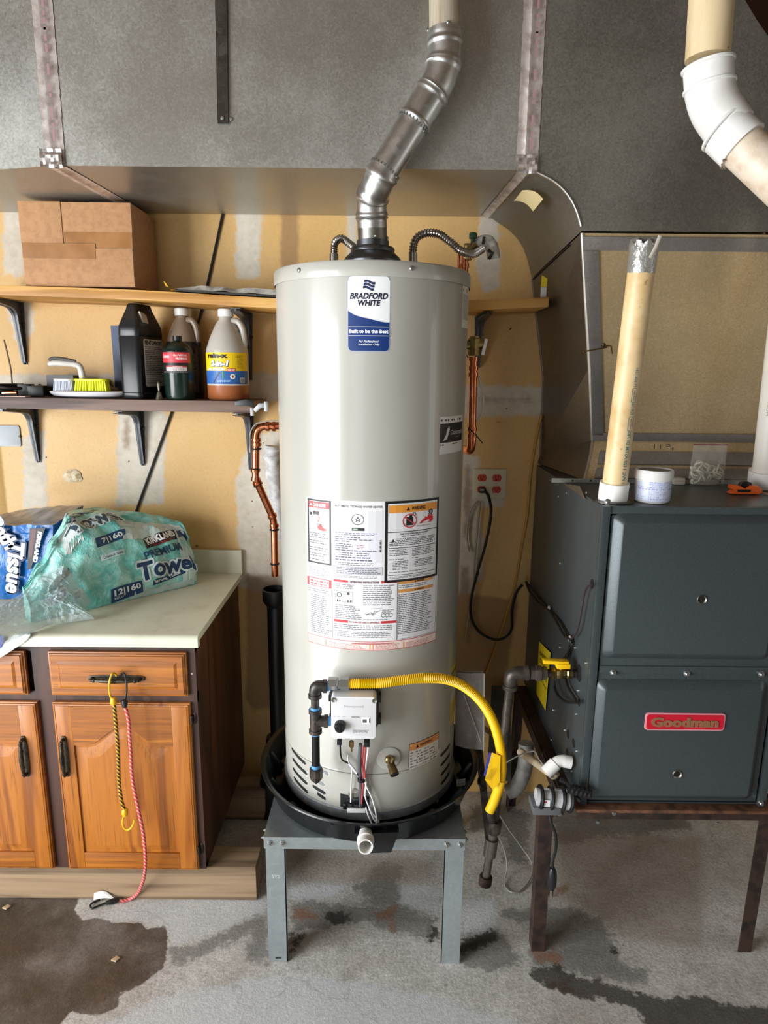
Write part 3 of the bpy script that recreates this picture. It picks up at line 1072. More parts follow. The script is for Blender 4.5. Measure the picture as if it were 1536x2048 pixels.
for i in range(3):                         # waving flag emblem
    for j in range(3):
        x0 = -0.012 + i * 0.0085
        pts = []
        for a, b in ((0, 0), (0.5, 0), (1, 0), (1, 1), (0.5, 1), (0, 1)):
            xx = x0 + a * 0.0078
            yy = H2 * 0.64 + j * 0.0068 + b * 0.0054 + 0.0022 * math.sin((xx + 0.012) * 230) - xx * 0.12
            pts.append((xx + 0.0015 * (j - 1), yy))
        pr.poly(pts, '#0f2a5e' if (i + j) % 2 else '#10203f', 5)
pr.rect(-W2 * 0.93, -H2 * 0.335, W2 * 0.93, -H2 * 0.322, '#dfe6f2', 5)
pr.rect(-W2 * 0.93, -H2 * 0.572, W2 * 0.93, -H2 * 0.559, '#dfe6f2', 5)
pr.text('Built to be the Best', 0, -H2 * 0.45, '#eef2f8', w=LW * 0.9, ht=LH * 0.05, layer=5, bold=0.04)
pr.text('For Professional', 0.0, -H2 * 0.71, '#dfe6f2', w=LW * 0.46, ht=LH * 0.034, layer=5, bold=0.02, shear=0.2)
pr.text('Installation Only', 0.001, -H2 * 0.80, '#dfe6f2', w=LW * 0.49, ht=LH * 0.034, layer=5, bold=0.02, shear=0.2)
pr.build('brand_label', heater, 'white and navy label with flag emblem')

# ---- the large rating and instruction label
xl = (on_tank(612, 998)[0] + on_tank(618, 1282)[0]) / 2
xr = (on_tank(877, 994)[0] + on_tank(873, 1278)[0]) / 2
zt, zb_ = on_tank(742, 1003)[1], on_tank(742, 1301)[1]
LW, LH = xr - xl, zt - zb_
_f = cyl_fn(HX, HY, zb_, HR, xl / HR)
pr = Print(lambda x, y, off: _f(x * LW, (1 - y) * LH, off), 0.05)      # unit square, y downwards


def R_(x0, y0, x1, y1, h, layer=2):
    pr.rect(x0, y1, x1, y0, h, layer)


def G_(x0, y0, x1, y1, rows, h='#55555c', ragged=0.25, fill=0.42):
    # rows run down the page; dashes sized in label units
    pr.ink(h)
    off = pr.lift * 3
    dy = (y1 - y0) / rows
    for k in range(rows):
        yt = y0 + dy * (k + 0.3)
        x, end = x0, x1 - (x1 - x0) * pr.rng.random() * ragged
        while x < end - 0.002:
            w = min(pr.rng.uniform(0.008, 0.035), end - x)
            pr.mb.add([pr.fn(*q, off) for q in ((x, yt), (x + w, yt), (x + w, yt + dy * fill), (x, yt + dy * fill))], [(0, 1, 2, 3)])
            x += w + 0.006


def T_(s, x, y, h, w=None, ht=None, bold=0.03, layer=4, shear=0):
    pts, fs, tw, th = glyphs(s, bold, shear)
    sx = (w / tw) if w else None
    sy = (ht / th) if ht else (sx * LW / LH)
    sx = sx or sy * LH / LW
    pr.ink(h)
    off = pr.lift * layer
    pr.mb.add([pr.fn(x + (a - tw / 2) * sx, y - (b - th / 2) * sy, off) for a, b in pts], fs)


def F_(x0, y0, x1, y1, wx, wy, h, layer=3):
    R_(x0, y0, x1, y0 + wy, h, layer)
    R_(x0, y1 - wy, x1, y1, h, layer)
    R_(x0, y0, x0 + wx, y1, h, layer)
    R_(x1 - wx, y0, x1, y1, h, layer)


def TRI(x, y, s, h, layer=4):
    pr.poly([(x - s, y + s * 0.8), (x + s, y + s * 0.8), (x, y - s * 0.8)], h, layer)


R_(0, 0, 1, 1, '#e9e9ec', 1)
# danger column
F_(0.01, 0.008, 0.205, 0.435, 0.013, 0.011, '#1b1b1d')
R_(0.024, 0.022, 0.19, 0.064, '#d93a3c', 3)
TRI(0.042, 0.043, 0.012, '#f4f4f4')
T_('DANGER', 0.115, 0.044, '#f4f4f4', w=0.105, ht=0.024)
for a, b, c_, d in ((0.03, 0.095, 0.05, 0.115), (0.06, 0.088, 0.085, 0.105), (0.088, 0.086, 0.112, 0.11)):
    R_(a, b, c_, d, '#28282b', 3)
pr.ring(0.072, 0.098, 0.012, 0.004, '#28282b', 4, 12)
pr.line([(0.105, 0.1), (0.112, 0.13), (0.1, 0.16)], 0.005, '#c9413f', 4)
pr.poly([(0.095, 0.19), (0.12, 0.165), (0.145, 0.19), (0.175, 0.205), (0.14, 0.212), (0.105, 0.205)], '#c5483f', 3)
for k in range(4):
    pr.line([(0.1 + k * 0.01, 0.185), (0.092 + k * 0.012, 0.165)], 0.003, '#2b2b2e', 4)
pr.line([(0.14, 0.09), (0.15, 0.12)], 0.002, '#8d8d92', 4)
pr.line([(0.03, 0.15), (0.07, 0.14)], 0.002, '#8d8d92', 4)
pr.line([(0.12, 0.125), (0.18, 0.145)], 0.002, '#8d8d92', 4)
G_(0.026, 0.225, 0.19, 0.265, 3)
G_(0.026, 0.275, 0.17, 0.305, 2)
G_(0.026, 0.32, 0.19, 0.35, 2)
G_(0.026, 0.36, 0.175, 0.39, 2)
G_(0.026, 0.4, 0.19, 0.415, 1)
G_(0.015, 0.455, 0.2, 0.52, 6, '#8d8d94')
R_(0.0, 0.535, 0.205, 0.593, '#c33f44', 2)
R_(0.02, 0.54, 0.185, 0.588, '#f2f0f0', 3)
G_(0.03, 0.545, 0.18, 0.585, 2, '#c33f44', 0.1, 0.5)
F_(0.005, 0.602, 0.208, 0.64, 0.002, 0.002, '#5a4a52')
G_(0.012, 0.608, 0.2, 0.635, 2, '#77777d')
G_(0.03, 0.648, 0.205, 0.92, 20, '#6b6b72', 0.3)
R_(0.209, 0.6, 0.2115, 0.935, '#4c3f48', 3)
# middle
T_('AUTOMATIC STORAGE WATER HEATER', 0.395, 0.035, '#4b4b50', w=0.325, ht=0.014, bold=0.01)
R_(0.222, 0.06, 0.56, 0.2, '#dcdde0', 2)
pr.line([(0.392 + 0.04 * math.cos(a), 0.118 + 0.034 * math.sin(a)) for a in [i * PI / 12 for i in range(24)]], 0.003, '#3a3a3e', 4, True)
pr.poly([(0.392 + (0.024 if i % 2 == 0 else 0.0095) * math.sin(i * PI / 5), 0.118 - (0.0205 if i % 2 == 0 else 0.008) * math.cos(i * PI / 5)) for i in range(10)], '#2a2a2e', 4)
pr.poly([(0.392 + 0.009 * math.sin(i * 2 * PI / 5), 0.118 - 0.0075 * math.cos(i * 2 * PI / 5)) for i in range(5)], '#dcdde0', 5)
R_(0.352, 0.172, 0.437, 0.191, '#26282a', 3)
R_(0.357, 0.177, 0.392, 0.186, '#9fb99a', 4)
R_(0.222, 0.2, 0.56, 0.4, '#dfdfe7', 2)
G_(0.235, 0.203, 0.535, 0.225, 2, '#6e6e80', 0.1)
G_(0.235, 0.23, 0.42, 0.27, 3, '#55556a', 0.5)
G_(0.40, 0.245, 0.51, 0.256, 1, '#55556a')
G_(0.235, 0.275, 0.36, 0.315, 3, '#55556a', 0.3)
G_(0.385, 0.28, 0.44, 0.312, 3, '#8a5568', 0.2)
G_(0.235, 0.315, 0.53, 0.33, 1, '#55556a', 0.05)
G_(0.26, 0.333, 0.36, 0.36, 2, '#55556a')
G_(0.385, 0.333, 0.47, 0.36, 2, '#55556a')
G_(0.235, 0.36, 0.5, 0.395, 2, '#55556a', 0.1)
R_(0.54, 0.25, 0.552, 0.33, '#c8c8d0', 3)
for k in range(9):
    R_(0.54, 0.252 + k * 0.0088, 0.552, 0.252 + k * 0.0088 + 0.003 + 0.002 * (k % 3), '#33333a', 4)
G_(0.235, 0.4, 0.54, 0.425, 2, '#6e6e76', 0.2)
R_(0.222, 0.43, 0.562, 0.483, '#c9c9cf', 2)
F_(0.222, 0.43, 0.562, 0.483, 0.002, 0.002, '#8f8796')
G_(0.245, 0.434, 0.55, 0.48, 4, '#70707a', 0.1)
G_(0.222, 0.488, 0.56, 0.507, 2, '#8d8d94')
# warning box
F_(0.574, 0.0, 0.995, 0.535, 0.019, 0.016, '#141416')
R_(0.6, 0.028, 0.972, 0.077, '#e79a3d', 3)
TRI(0.735, 0.053, 0.014, '#231a12')
T_('WARNING', 0.815, 0.053, '#231a12', w=0.11, ht=0.026)
pr.line([(0.748 + 0.05 * math.cos(a), 0.133 + 0.043 * math.sin(a)) for a in [i * PI / 12 for i in range(24)]], 0.007, '#c8414a', 5, True)
R_(0.722, 0.108, 0.773, 0.163, '#1e1e20', 3)
R_(0.745, 0.096, 0.765, 0.11, '#1e1e20', 3)
pr.line([(0.765, 0.098), (0.778, 0.08), (0.79, 0.085), (0.795, 0.1)], 0.005, '#1e1e20', 4)
pr.line([(0.712, 0.108), (0.784, 0.158)], 0.007, '#c8414a', 6)
pr.poly([(0.82, 0.158), (0.852, 0.128), (0.862, 0.135), (0.868, 0.112), (0.884, 0.125), (0.9, 0.098), (0.912, 0.115), (0.93, 0.1), (0.94, 0.14), (0.925, 0.155)], '#d4232f', 4)
pr.ring(0.918, 0.086, 0.013, 0.008, '#1e1e20', 5, 12)
G_(0.895, 0.072, 0.945, 0.112, 4, '#2a2a2c', 0.4, 0.5)
T_('Flammable Vapors', 0.862, 0.173, '#55555a', w=0.11, ht=0.012, bold=0.0)
R_(0.585, 0.2, 0.985, 0.2045, '#141416', 3)
T_('FIRE AND EXPLOSION HAZARD', 0.79, 0.217, '#3b3b3f', w=0.22, ht=0.011, bold=0.03)
G_(0.69, 0.226, 0.88, 0.236, 1, '#55555a')
TRI(0.63, 0.256, 0.011, '#1e1e20')
G_(0.65, 0.243, 0.965, 0.262, 2, '#55555a', 0.1)
G_(0.605, 0.262, 0.965, 0.296, 3, '#55555a', 0.15)
R_(0.6, 0.305, 0.97, 0.309, '#232326', 3)
G_(0.605, 0.315, 0.745, 0.36, 4, '#66666c')
G_(0.77, 0.315, 0.965, 0.37, 5, '#66666c')
G_(0.605, 0.378, 0.73, 0.388, 1, '#4a4a50')
G_(0.77, 0.378, 0.83, 0.388, 1, '#4a4a50')
G_(0.63, 0.392, 0.75, 0.455, 6, '#6b6b72')
G_(0.79, 0.392, 0.965, 0.445, 5, '#6b6b72')
R_(0.615, 0.395, 0.617, 0.45, '#55555a', 3)
R_(0.778, 0.395, 0.78, 0.44, '#55555a', 3)
G_(0.605, 0.463, 0.965, 0.475, 1, '#77777d', 0.3)
R_(0.6, 0.487, 0.97, 0.49, '#3a3a3e', 3)
G_(0.605, 0.496, 0.965, 0.512, 2, '#77777d', 0.3)
# operating instructions
for a, b in ((0.222, 0.325), (0.552, 0.66)):
    R_(a, 0.523, b, 0.538, '#c9343c', 2)
    R_(a, 0.797, b, 0.814, '#c9343c', 2)
T_('OPERATING INSTRUCTIONS', 0.438, 0.531, '#5a2a30', w=0.2, ht=0.013, bold=0.03)
T_('TO TURN OFF GAS TO APPLIANCE', 0.438, 0.806, '#a33139', w=0.21, ht=0.012, bold=0.02)
R_(0.664, 0.525, 0.6665, 0.935, '#4c3f48', 3)
G_(0.24, 0.548, 0.4, 0.585, 3, '#7a7a80', 0.3)
R_(0.23, 0.59, 0.425, 0.68, '#dcdfe2', 2)
F_(0.235, 0.6, 0.36, 0.672, 0.002, 0.002, '#44444a')
pr.line([(0.262 + 0.016 * math.cos(a), 0.625 + 0.014 * math.sin(a)) for a in [i * PI / 8 for i in range(16)]], 0.004, '#2a2a2e', 4, True)
R_(0.318, 0.604, 0.336, 0.622, '#44444a', 3)
for a in (0.245, 0.262, 0.32, 0.34):
    R_(a, 0.657, a + 0.01, 0.672, '#2e2e33', 3)
G_(0.43, 0.548, 0.65, 0.69, 11, '#77777d', 0.2)
G_(0.232, 0.69, 0.43, 0.79, 8, '#77777d', 0.3)
pr.line([(0.45, 0.755), (0.48, 0.735), (0.495, 0.748), (0.51, 0.725), (0.49, 0.76), (0.525, 0.73), (0.55, 0.722)], 0.003, '#33333a', 4)
pr.line([(0.44, 0.745), (0.47, 0.75), (0.5, 0.742)], 0.002, '#33333a', 4)
pr.line([(0.48, 0.71), (0.56, 0.705)], 0.0015, '#8d8d92', 4)
for k in range(3):
    pr.ring(0.568 + k * 0.026, 0.757, 0.013, 0.003, '#3b3b40', 4, 12)
G_(0.56, 0.715, 0.65, 0.74, 2, '#8d8d92', 0.5)
G_(0.43, 0.78, 0.6, 0.792, 1, '#8d8d92', 0.4)
G_(0.225, 0.822, 0.65, 0.86, 3, '#77777d', 0.15)
G_(0.225, 0.868, 0.65, 0.915, 4, '#8a8a90', 0.15)
# right column
for y in (0.53, 0.588):
    R_(0.672, y, 0.955, y + 0.022, '#dc9b55', 2)
    TRI(0.8, y + 0.011, 0.008, '#2b2018')
    T_('WARNING', 0.842, y + 0.011, '#2b2018', w=0.06, ht=0.012)
G_(0.675, 0.556, 0.94, 0.582, 2, '#77777d', 0.2)
G_(0.675, 0.618, 0.955, 0.9, 22, '#66666d', 0.2)
F_(0.669, 0.525, 0.99, 0.932, 0.002, 0.002, '#5a5058')
# pale red strip at the foot
R_(0.0, 0.938, 1.0, 1.0, '#f0d9d2', 2)
F_(0.0, 0.938, 1.0, 1.0, 0.003, 0.004, '#c2474a')
R_(0.35, 0.95, 0.65, 0.958, '#b96a6c', 3)
for x in (0.155, 0.475, 0.497, 0.715):
    R_(x, 0.955, x + 0.006, 0.993, '#e08a3c', 3)
for x0, x1 in ((0.02, 0.14), (0.17, 0.46), (0.515, 0.7), (0.735, 0.98)):
    G_(x0, 0.958, x1, 0.994, 4, '#c9877f', 0.3)
pr.build('instruction_label', heater, 'large white safety and rating label with red, black and orange boxes')

# ---- small warning label, service sticker, edge labels
xl, zt = on_tank(818, 1489)
xr, _ = on_tank(878, 1462)
_, zb_ = on_tank(820, 1564)
z2 = on_tank(877, 1524)[1]
zt, zb_ = (zt + on_tank(878, 1462)[1]) / 2, (zb_ + z2) / 2
w, h = xr - xl, zt - zb_
_fw = cyl_fn(HX, HY, zb_, HR, xl / HR)
pr = Print(_fw, 0.008)
pr.rect(0, 0, w, h, '#2b2a2c', 1)
pr.rect(0.002, 0.002, w - 0.002, h - 0.002, '#dcd9d4', 2)
pr.rect(0.002, h * 0.8, w - 0.002, h - 0.002, '#d99255', 3)
pr.text('WARNING', w * 0.52, h * 0.89, '#2a1c10', w=w * 0.42, ht=h * 0.09, layer=4, bold=0.03)
pr.poly([(w * 0.2, h * 0.84), (w * 0.28, h * 0.84), (w * 0.24, h * 0.94)], '#2a1c10', 4)
pr.greek(0.005, 0.006, w - 0.006, h * 0.77, 9, '#7a7680', 0.45, 0.2, 3)
pr.build('warning_label', heater, 'small white label with orange warning header')

xl, zt = on_tank(880, 834)
zb_ = on_tank(880, 909)[1]
xr = on_tank(924, 850)[0]
w, h = xr - xl, zt - zb_
pr = Print(cyl_fn(HX, HY, zb_, HR, xl / HR), 0.008)
pr.rect(0, 0, w, h, '#e3e2e4', 1)
pr.rect(0.001, h * 0.3, w, h * 0.82, '#17161a', 2)
pr.greek(0.003, h * 0.86, w * 0.9, h * 0.95, 1, '#4a4a50', 0.6, 0.05)
pr.greek(0.003, h * 0.22, w * 0.15, h * 0.27, 1, '#4a4a50', 0.6, 0.05)
pr.greek(w * 0.45, h * 0.22, w * 0.7, h * 0.28, 1, '#4a4a50', 0.6, 0.05)
pr.poly([(w * 0.1, h * 0.35), (w * 0.2, h * 0.5), (w * 0.24, h * 0.66), (w * 0.31, h * 0.74), (w * 0.33, h * 0.64), (w * 0.24, h * 0.4)], '#d9d6dc', 3)
pr.text('Colorado', w * 0.66, h * 0.57, '#d9d6dc', w=w * 0.6, ht=h * 0.11, layer=3)
pr.rect(w * 0.36, h * 0.5, w * 0.98, h * 0.508, '#b5b2b8', 3)
pr.greek(w * 0.5, h * 0.4, w * 0.8, h * 0.46, 1, '#b5b2b8', 0.7, 0.05)
pr.build('service_sticker', heater, 'black and white service sticker')

xl, zt = on_tank(926, 570)
zb_ = on_tank(924, 655)[1]
pr = Print(cyl_fn(HX, HY, zb_, HR, xl / HR), 0.008)
w, h = 0.075, zt - zb_
pr.rect(0, 0, w, h, '#dedccf', 1)
pr.greek(0.004, 0.02, w - 0.004, h - 0.02, 18, '#7d7b74', 0.5, 0.2)
pr.greek(0.004, h - 0.016, w - 0.004, h - 0.006, 1, '#3a3a38', 0.8, 0.2)
pr.build('side_label', heater)

xl, zt = on_tank(903, 1336)
zb_ = on_tank(898, 1455)[1]
pr = Print(cyl_fn(HX, HY, zb_, HR, xl / HR), 0.008)
w, h = 0.10, zt - zb_
pr.rect(0, 0, w, h, '#e6c93a', 1)
pr.rect(0, h * 0.42, w, h * 0.74, '#d8d4c2', 2)
pr.line([(0.002, h * 0.55), (0.02, h * 0.62), (0.06, h * 0.64), (0.09, h * 0.6)], 0.003, '#4a4a40', 3)
pr.rect(0.004, h * 0.8, w, h * 0.92, '#1b1a12', 2)
pr.text('ENERGY', 0.035, h * 0.86, '#e6c93a', w=0.05, ht=h * 0.07, layer=3, bold=0.03)
pr.greek(0.004, 0.01, w - 0.01, h * 0.38, 7, '#a8902a', 0.4, 0.2)
pr.build('energy_label', heater, 'yellow energy guide label at the side')
# strip of old tape down the lower right
x0, z0 = on_tank(876, 1500)
pr = Print(cyl_fn(HX, HY, on_tank(880, 1600)[1], HR, x0 / HR), 0.01)
pr.rect(0, 0, 0.010, z0 - on_tank(880, 1600)[1], '#c9bf9f', 1)
pr.rect(-0.022, z0 - on_tank(880, 1600)[1] - 0.012, 0.012, z0 - on_tank(880, 1600)[1] + 0.002, '#c4c0b2', 2)
pr.build('tape_residue', heater)

# ---- air slots near the foot
slot_m = flat('#0e0f10', 0.6)
rimm = flat('#8f9293', 0.4)


def slot(u, v, L, drop=0.006, hh=0.0135, open_=True):
    x, z = on_tank(u, v)
    pr = Print(cyl_fn(HX, HY, z, HR, x / HR), 0.006)
    n = 12

    def cap(hw, hgt):
        lo, up = [], []
        for i in range(n + 1):
            xx = -hw + 2 * hw * i / n
            d = max(0, abs(xx) - (hw - hgt))
            y = math.sqrt(max(0, hgt * hgt - d * d))
            sl = -drop * (xx / hw) * 0.5
            lo.append((xx, sl - y))
            up.append((xx, sl + y))
        return lo, up
    pr.strip(*cap(L / 2, hh / 2), '#dfe0de', 4, rough=0.3)
    pr.strip(*cap(L / 2 - 0.0015, hh / 2 - 0.0012), '#0c0d0e' if open_ else '#7f8284', 6, rough=0.6)
    pr.build('air_slot', heater)


for u, v, L, op in ((596, 1512, 0.085, 1), (598, 1532, 0.085, 1), (599, 1552, 0.085, 1), (601, 1570, 0.08, 1), (636, 1562, 0.052, 0), (638, 1579, 0.050, 1), (643, 1592, 0.034, 1), (637, 1607, 0.052, 1), (650, 1544, 0.03, 0),
                    (891, 1500, 0.07, 1), (891, 1519, 0.07, 1), (891, 1538, 0.07, 1), (891, 1556, 0.07, 1), (889, 1573, 0.06, 1)):
    slot(u, v, L, 0.012 if u < 620 else (-0.004 if u > 800 else 0.008), 0.0132, op)

# ---- burner access: door plate, opening, manifold
xl, zt = on_tank(671, 1541)
xr, zb_ = on_tank(842, 1625)[0], HB + 0.031
pr = Print(cyl_fn(HX, HY, 0, HR, 0), 0.012)
for a, b, c_, d in ((xl, zb_, xl + 0.0018, zt), (xr - 0.0018, zb_, xr, zt - 0.002)):
    pr.rect(a, b, c_, d, '#8f908c', 3)
pr.build('door_seam', heater)
xo0, zo0 = on_tank(681, 1626)
xo1, zo1 = on_tank(739, 1592)
pr = Print(cyl_fn(HX, HY, 0, HR, 0), 0.006)
zo0 = max(zo0, HB + 0.031)
pr.rect(xo0, zo0, xo1, zo1, '#0b0b0c', 5, rough=0.7)
pr.build('burner_opening', heater)
pa = tank_pt((xo0 + xo1) / 2 - 0.006, zo0 + 0.012, 0.006)
mb = MB().box(pa, (0.05, 0.008, 0.016)).box(pa + V(0.016, -0.004, 0.016), (0.03, 0.006, 0.022))
mb.tube([pa + V(-0.018, -0.003, 0.004), pa + V(-0.018, -0.009, 0.004)], 0.006, 10).tube([pa + V(0.0, -0.003, 0.004), pa + V(0.0, -0.009, 0.004)], 0.005, 10)
mb.build('burner_bracket', sheet_metal('burner_steel', '#55595c', '#85898c', 0.3, 50), heater, bevel=0.0015)
MB().box(pa + V(0.012, -0.01, -0.006), (0.05, 0.008, 0.012)).build('ignitor_block', M['white'], heater, bevel=0.002)
MB().lathe([(0.016, 0), (0.016, 0.002), (0.012, 0.0035)], tank_pt(on_tank(708, 1586)[0], on_tank(708, 1586)[1], 0.002), 18, rotto(tank_n(0))).build('sight_glass', flat('#b9b4ac', 0.15, 0.6), heater)

# ---- gas control valve
vf = HY - HR - 0.075                      # its front face
c00, c10, c01, c11 = P(662, 1394, Y=vf), P(757, 1397, Y=vf), P(660, 1476, Y=vf), P(748, 1484, Y=vf)
gx0, gx1 = (c00.x + c01.x) / 2 + 0.001, (c10.x + c11.x) / 2
gz0, gz1 = (c01.z + c11.z) / 2, (c00.z + c10.z) / 2
gc = V((gx0 + gx1) / 2, vf, (gz0 + gz1) / 2)
gw, gh = gx1 - gx0, gz1 - gz0
mb = MB()
mb.prism([V(gc.x + x, vf + 0.004, gc.z + z) for x, z in rrect(0, 0, gw, gh, 0.010)], (0, 0.045, 0))
body = mb.build('gas_valve', flat('#dcdcde', 0.35), heater, bevel=0.004)
mb = MB().prism([V(gc.x + x, vf + 0.046, gc.z + 0.006 + z) for x, z in rrect(0, 0, gw * 1.1, gh * 1.06, 0.022)], (0, 0.035, 0))
for k in range(5):
    mb.mm((gc.x - gw * 0.4 + k * gw * 0.17, vf + 0.05, gc.z + gh * 0.5), (gc.x - gw * 0.4 + k * gw * 0.17 + 0.008, vf + 0.078, gc.z + gh * 0.5 + 0.012))
for dz in (0.25, -0.28):
    mb.mm((gc.x + gw * 0.5, vf + 0.05, gc.z + gh * dz - 0.01), (gc.x + gw * 0.5 + 0.012, vf + 0.075, gc.z + gh * dz + 0.01))
    mb.mm((gc.x - gw * 0.5 - 0.010, vf + 0.05, gc.z + gh * dz - 0.008), (gc.x - gw * 0.5, vf + 0.075, gc.z + gh * dz + 0.008))
mb.build('valve_housing', M['blackplastic'], body, bevel=0.0015)
kp = P(680, 1452, Y=vf)
MB().lathe([(0.0148, 0), (0.0148, 0.006), (0.0125, 0.017), (0.011, 0.0185), (0, 0.0185)], (kp.x, vf + 0.004, kp.z), 24, rotto((0, -1, 0))).mm((kp.x - 0.0022, vf - 0.018, kp.z - 0.009), (kp.x + 0.0022, vf - 0.0125, kp.z + 0.009)).build('control_knob', M['blackplastic'], body, label='black control knob')
for u, v in ((667, 1401), (749, 1403)):
    p = P(u, v, Y=vf)
    MB().lathe([(0.0062, 0), (0.0062, 0.003), (0.002, 0.0015)], (p.x, vf + 0.005, p.z), 14, rotto((0, -1, 0))).build('screw', M['galv_dull'], body)
pr = Print(plane_fn((gc.x, vf + 0.0035, gc.z), (1, 0, 0), (0, 0, 1)), 1)
pr.text('Honeywell', 0, gh * 0.27, '#c2c2c4', w=gw * 0.42, ht=gh * 0.07, bold=0.0)
pr.rect(gw * 0.18, -gh * 0.13, gw * 0.36, gh * 0.03, '#f2f2f2', 2)
pr.rect(gw * 0.2, -gh * 0.1, gw * 0.29, -gh * 0.02, '#55565a', 3)
pr.rect(gw * 0.34, -gh * 0.1, gw * 0.36, gh * 0.0, '#55565a', 3)
pr.text('WARNING', gw * 0.04, gh * 0.03, '#5b5b5f', w=gw * 0.2, ht=gh * 0.04)
for a, s in ((-0.43, 'OFF'), (-0.33, 'PILOT'), (-0.22, 'ON')):
    pr.text(s, gw * a, gh * 0.04, '#8a8a8e', w=gw * 0.06, ht=gh * 0.022)
pr.greek(-gw * 0.02, -gh * 0.36, gw * 0.42, -gh * 0.27, 3, '#9a9a9e', 0.5, 0.3)
pr.build('valve_print', body)
for u, v, s in ((679, 1482, 0.012), (734, 1486, 0.015)):
    p = P(u, v, Y=vf + 0.02)
    MB().box(p, (s, 0.02, 0.013)).build('plug_socket', M['blackplastic'], body, bevel=0.001)
p = P(703, 1485, Y=vf + 0.02)
MB().lathe([(0.006, -0.012), (0.006, 0.004)], p, 6).tube([p + V(0, 0, -0.01), p + V(0, 0, -0.026)], 0.0025, 8).build('pilot_nut', M['brass'], body)

# ---- drain valve
x, z = on_tank(777, 1516)
dp, dn = tank_pt(x, z), tank_n(x)
MB().lathe([(0.033, 0.0), (0.033, 0.002), (0.030, 0.0035), (0.012, 0.0035)], dp, 32, rotto(dn)).build('valve_collar', flat('#b4b3ae', 0.4), heater)
mb = MB().lathe([(0.012, 0), (0.012, 0.012), (0.0085, 0.016), (0.0085, 0.03)], dp, 8, rotto(dn))
tip = dp + dn * 0.03
mb.tube([tip, tip + dn * 0.012 + V(0.002, 0, -0.006), tip + dn * 0.026 + V(0.004, 0, -0.014)], [0.0105, 0.0115, 0.0125], 12)
mb.tube([tip + V(0.002, 0, 0.0), tip + V(0.006, -0.004, 0.024)], [0.0065, 0.005], 10)
mb.build('drain_valve', M['brass'], heater, label='brass drain valve')
e = tip + dn * 0.0262 + V(0.004, 0, -0.0141)
MB().lathe([(0.0095, 0), (0.0095, 0.0008)], e, 14, rotto((e - tip))).build('valve_outlet', slot_m, heater)


# ---- wires hanging from the valve
def cable(name, pts, r, mat, parent, n=8, sides=8):
    return MB().tube(spl(pts, n), r, sides).build(name, mat, parent)


def TP(u, v, off):
    x, z = on_tank(u, v)
    return tank_pt(x, z, off)


M['wire_white'] = flat('#e8e8ea', 0.4)
M['wire_red'] = flat('#b3494c', 0.45)
cable('control_wire', [P(680, 1486, Y=vf + 0.02), TP(690, 1505, 0.03), TP(702, 1520, 0.02), TP(724, 1548, 0.02)], 0.0022, M['blackrubber'], heater)
cable('control_wire', [TP(701, 1518, 0.022), TP(706, 1523, 0.022), TP(716, 1537, 0.022)], 0.0032, M['wire_white'], heater)
cable('control_wire', [P(727, 1492, Y=vf + 0.02), TP(726, 1515, 0.025), TP(728, 1545, 0.018), TP(724, 1600, 0.015)], 0.0024, M['wire_red'], heater)
cable('control_wire', [P(731, 1492, Y=vf + 0.02), TP(730, 1520, 0.025), TP(731, 1548, 0.018)], 0.0024, M['wire_red'], heater)
cable('control_wire', [P(737, 1492, Y=vf + 0.02), TP(732, 1530, 0.02), TP(732, 1560, 0.018), TP(744, 1590, 0.016), TP(752, 1625, 0.02), TP(748, 1642, 0.025), TP(738, 1625, 0.02), TP(732, 1608, 0.015)], 0.0021, M['wire_white'], heater)
cable('control_wire', [TP(733, 1555, 0.018), TP(731, 1585, 0.014), TP(737, 1605, 0.014), TP(748, 1630, 0.022), TP(756, 1634, 0.02), TP(752, 1628, 0.02), TP(738, 1612, 0.014)], 0.0021, M['wire_white'], heater)
cable('pilot_tube', [TP(703, 1492, 0.045), TP(702, 1510, 0.03), TP(706, 1530, 0.016), TP(704, 1570, 0.012), TP(703, 1600, 0.01)], 0.0019, M['wire_white'], heater)
MB().tube(spl([P(721, 1488, Y=vf + 0.03), TP(721, 1520, 0.025), TP(722, 1560, 0.013), TP(722, 1606, 0.012)]), 0.0052, 10).build('manifold_tube', flat('#8b9094', 0.3, 0.8), heater)
MB().lathe([(0.011, -0.004), (0.011, 0.004)], TP(724, 1552, 0.016), 12).build('cable_tie', M['blackrubber'], heater)
pp = TP(687, 1505, 0.024)
MB().prism([pp + V(-0.010, 0, 0.004), pp + V(0.002, 0, 0.011), pp + V(0.008, 0, -0.004), pp + V(-0.004, 0, -0.012)], (0, 0.0008, 0)).build('wire_tag', flat('#d8cfc0', 0.6), heater, smooth=False)

# ---- pouch of manuals hanging at the right of the heater
pouch = thing('document_pouch', 'clear plastic pouch of manuals hanging at right flank of heater', 'pouch', P(940, 1497, Y=1.86))
a, b, c_, d = P(914, 1345, Y=1.885), P(968, 1346, Y=1.86), P(967, 1500, Y=1.845), P(910, 1491, Y=1.885)
a.x = max(a.x, 0.2255)
d.x = max(d.x, 0.2255)
t = NT('pouch_film')
n1 = t.noise(14, 4, 0.6)
t.bump(n1, 0.6, 0.02)
film = t.fin(t.mix(n1, '#8f8a86', '#b9b4b0'), 0.16, 0.0, Alpha=0.82)


def pouch_fn(u, v):
    p = a.lerp(b, u).lerp(d.lerp(c_, u), v)
    return p + V(0, -0.006 * math.sin(u * PI) - 0.004 * mnoise.noise(V(u * 4, v * 5, 1)), 0)


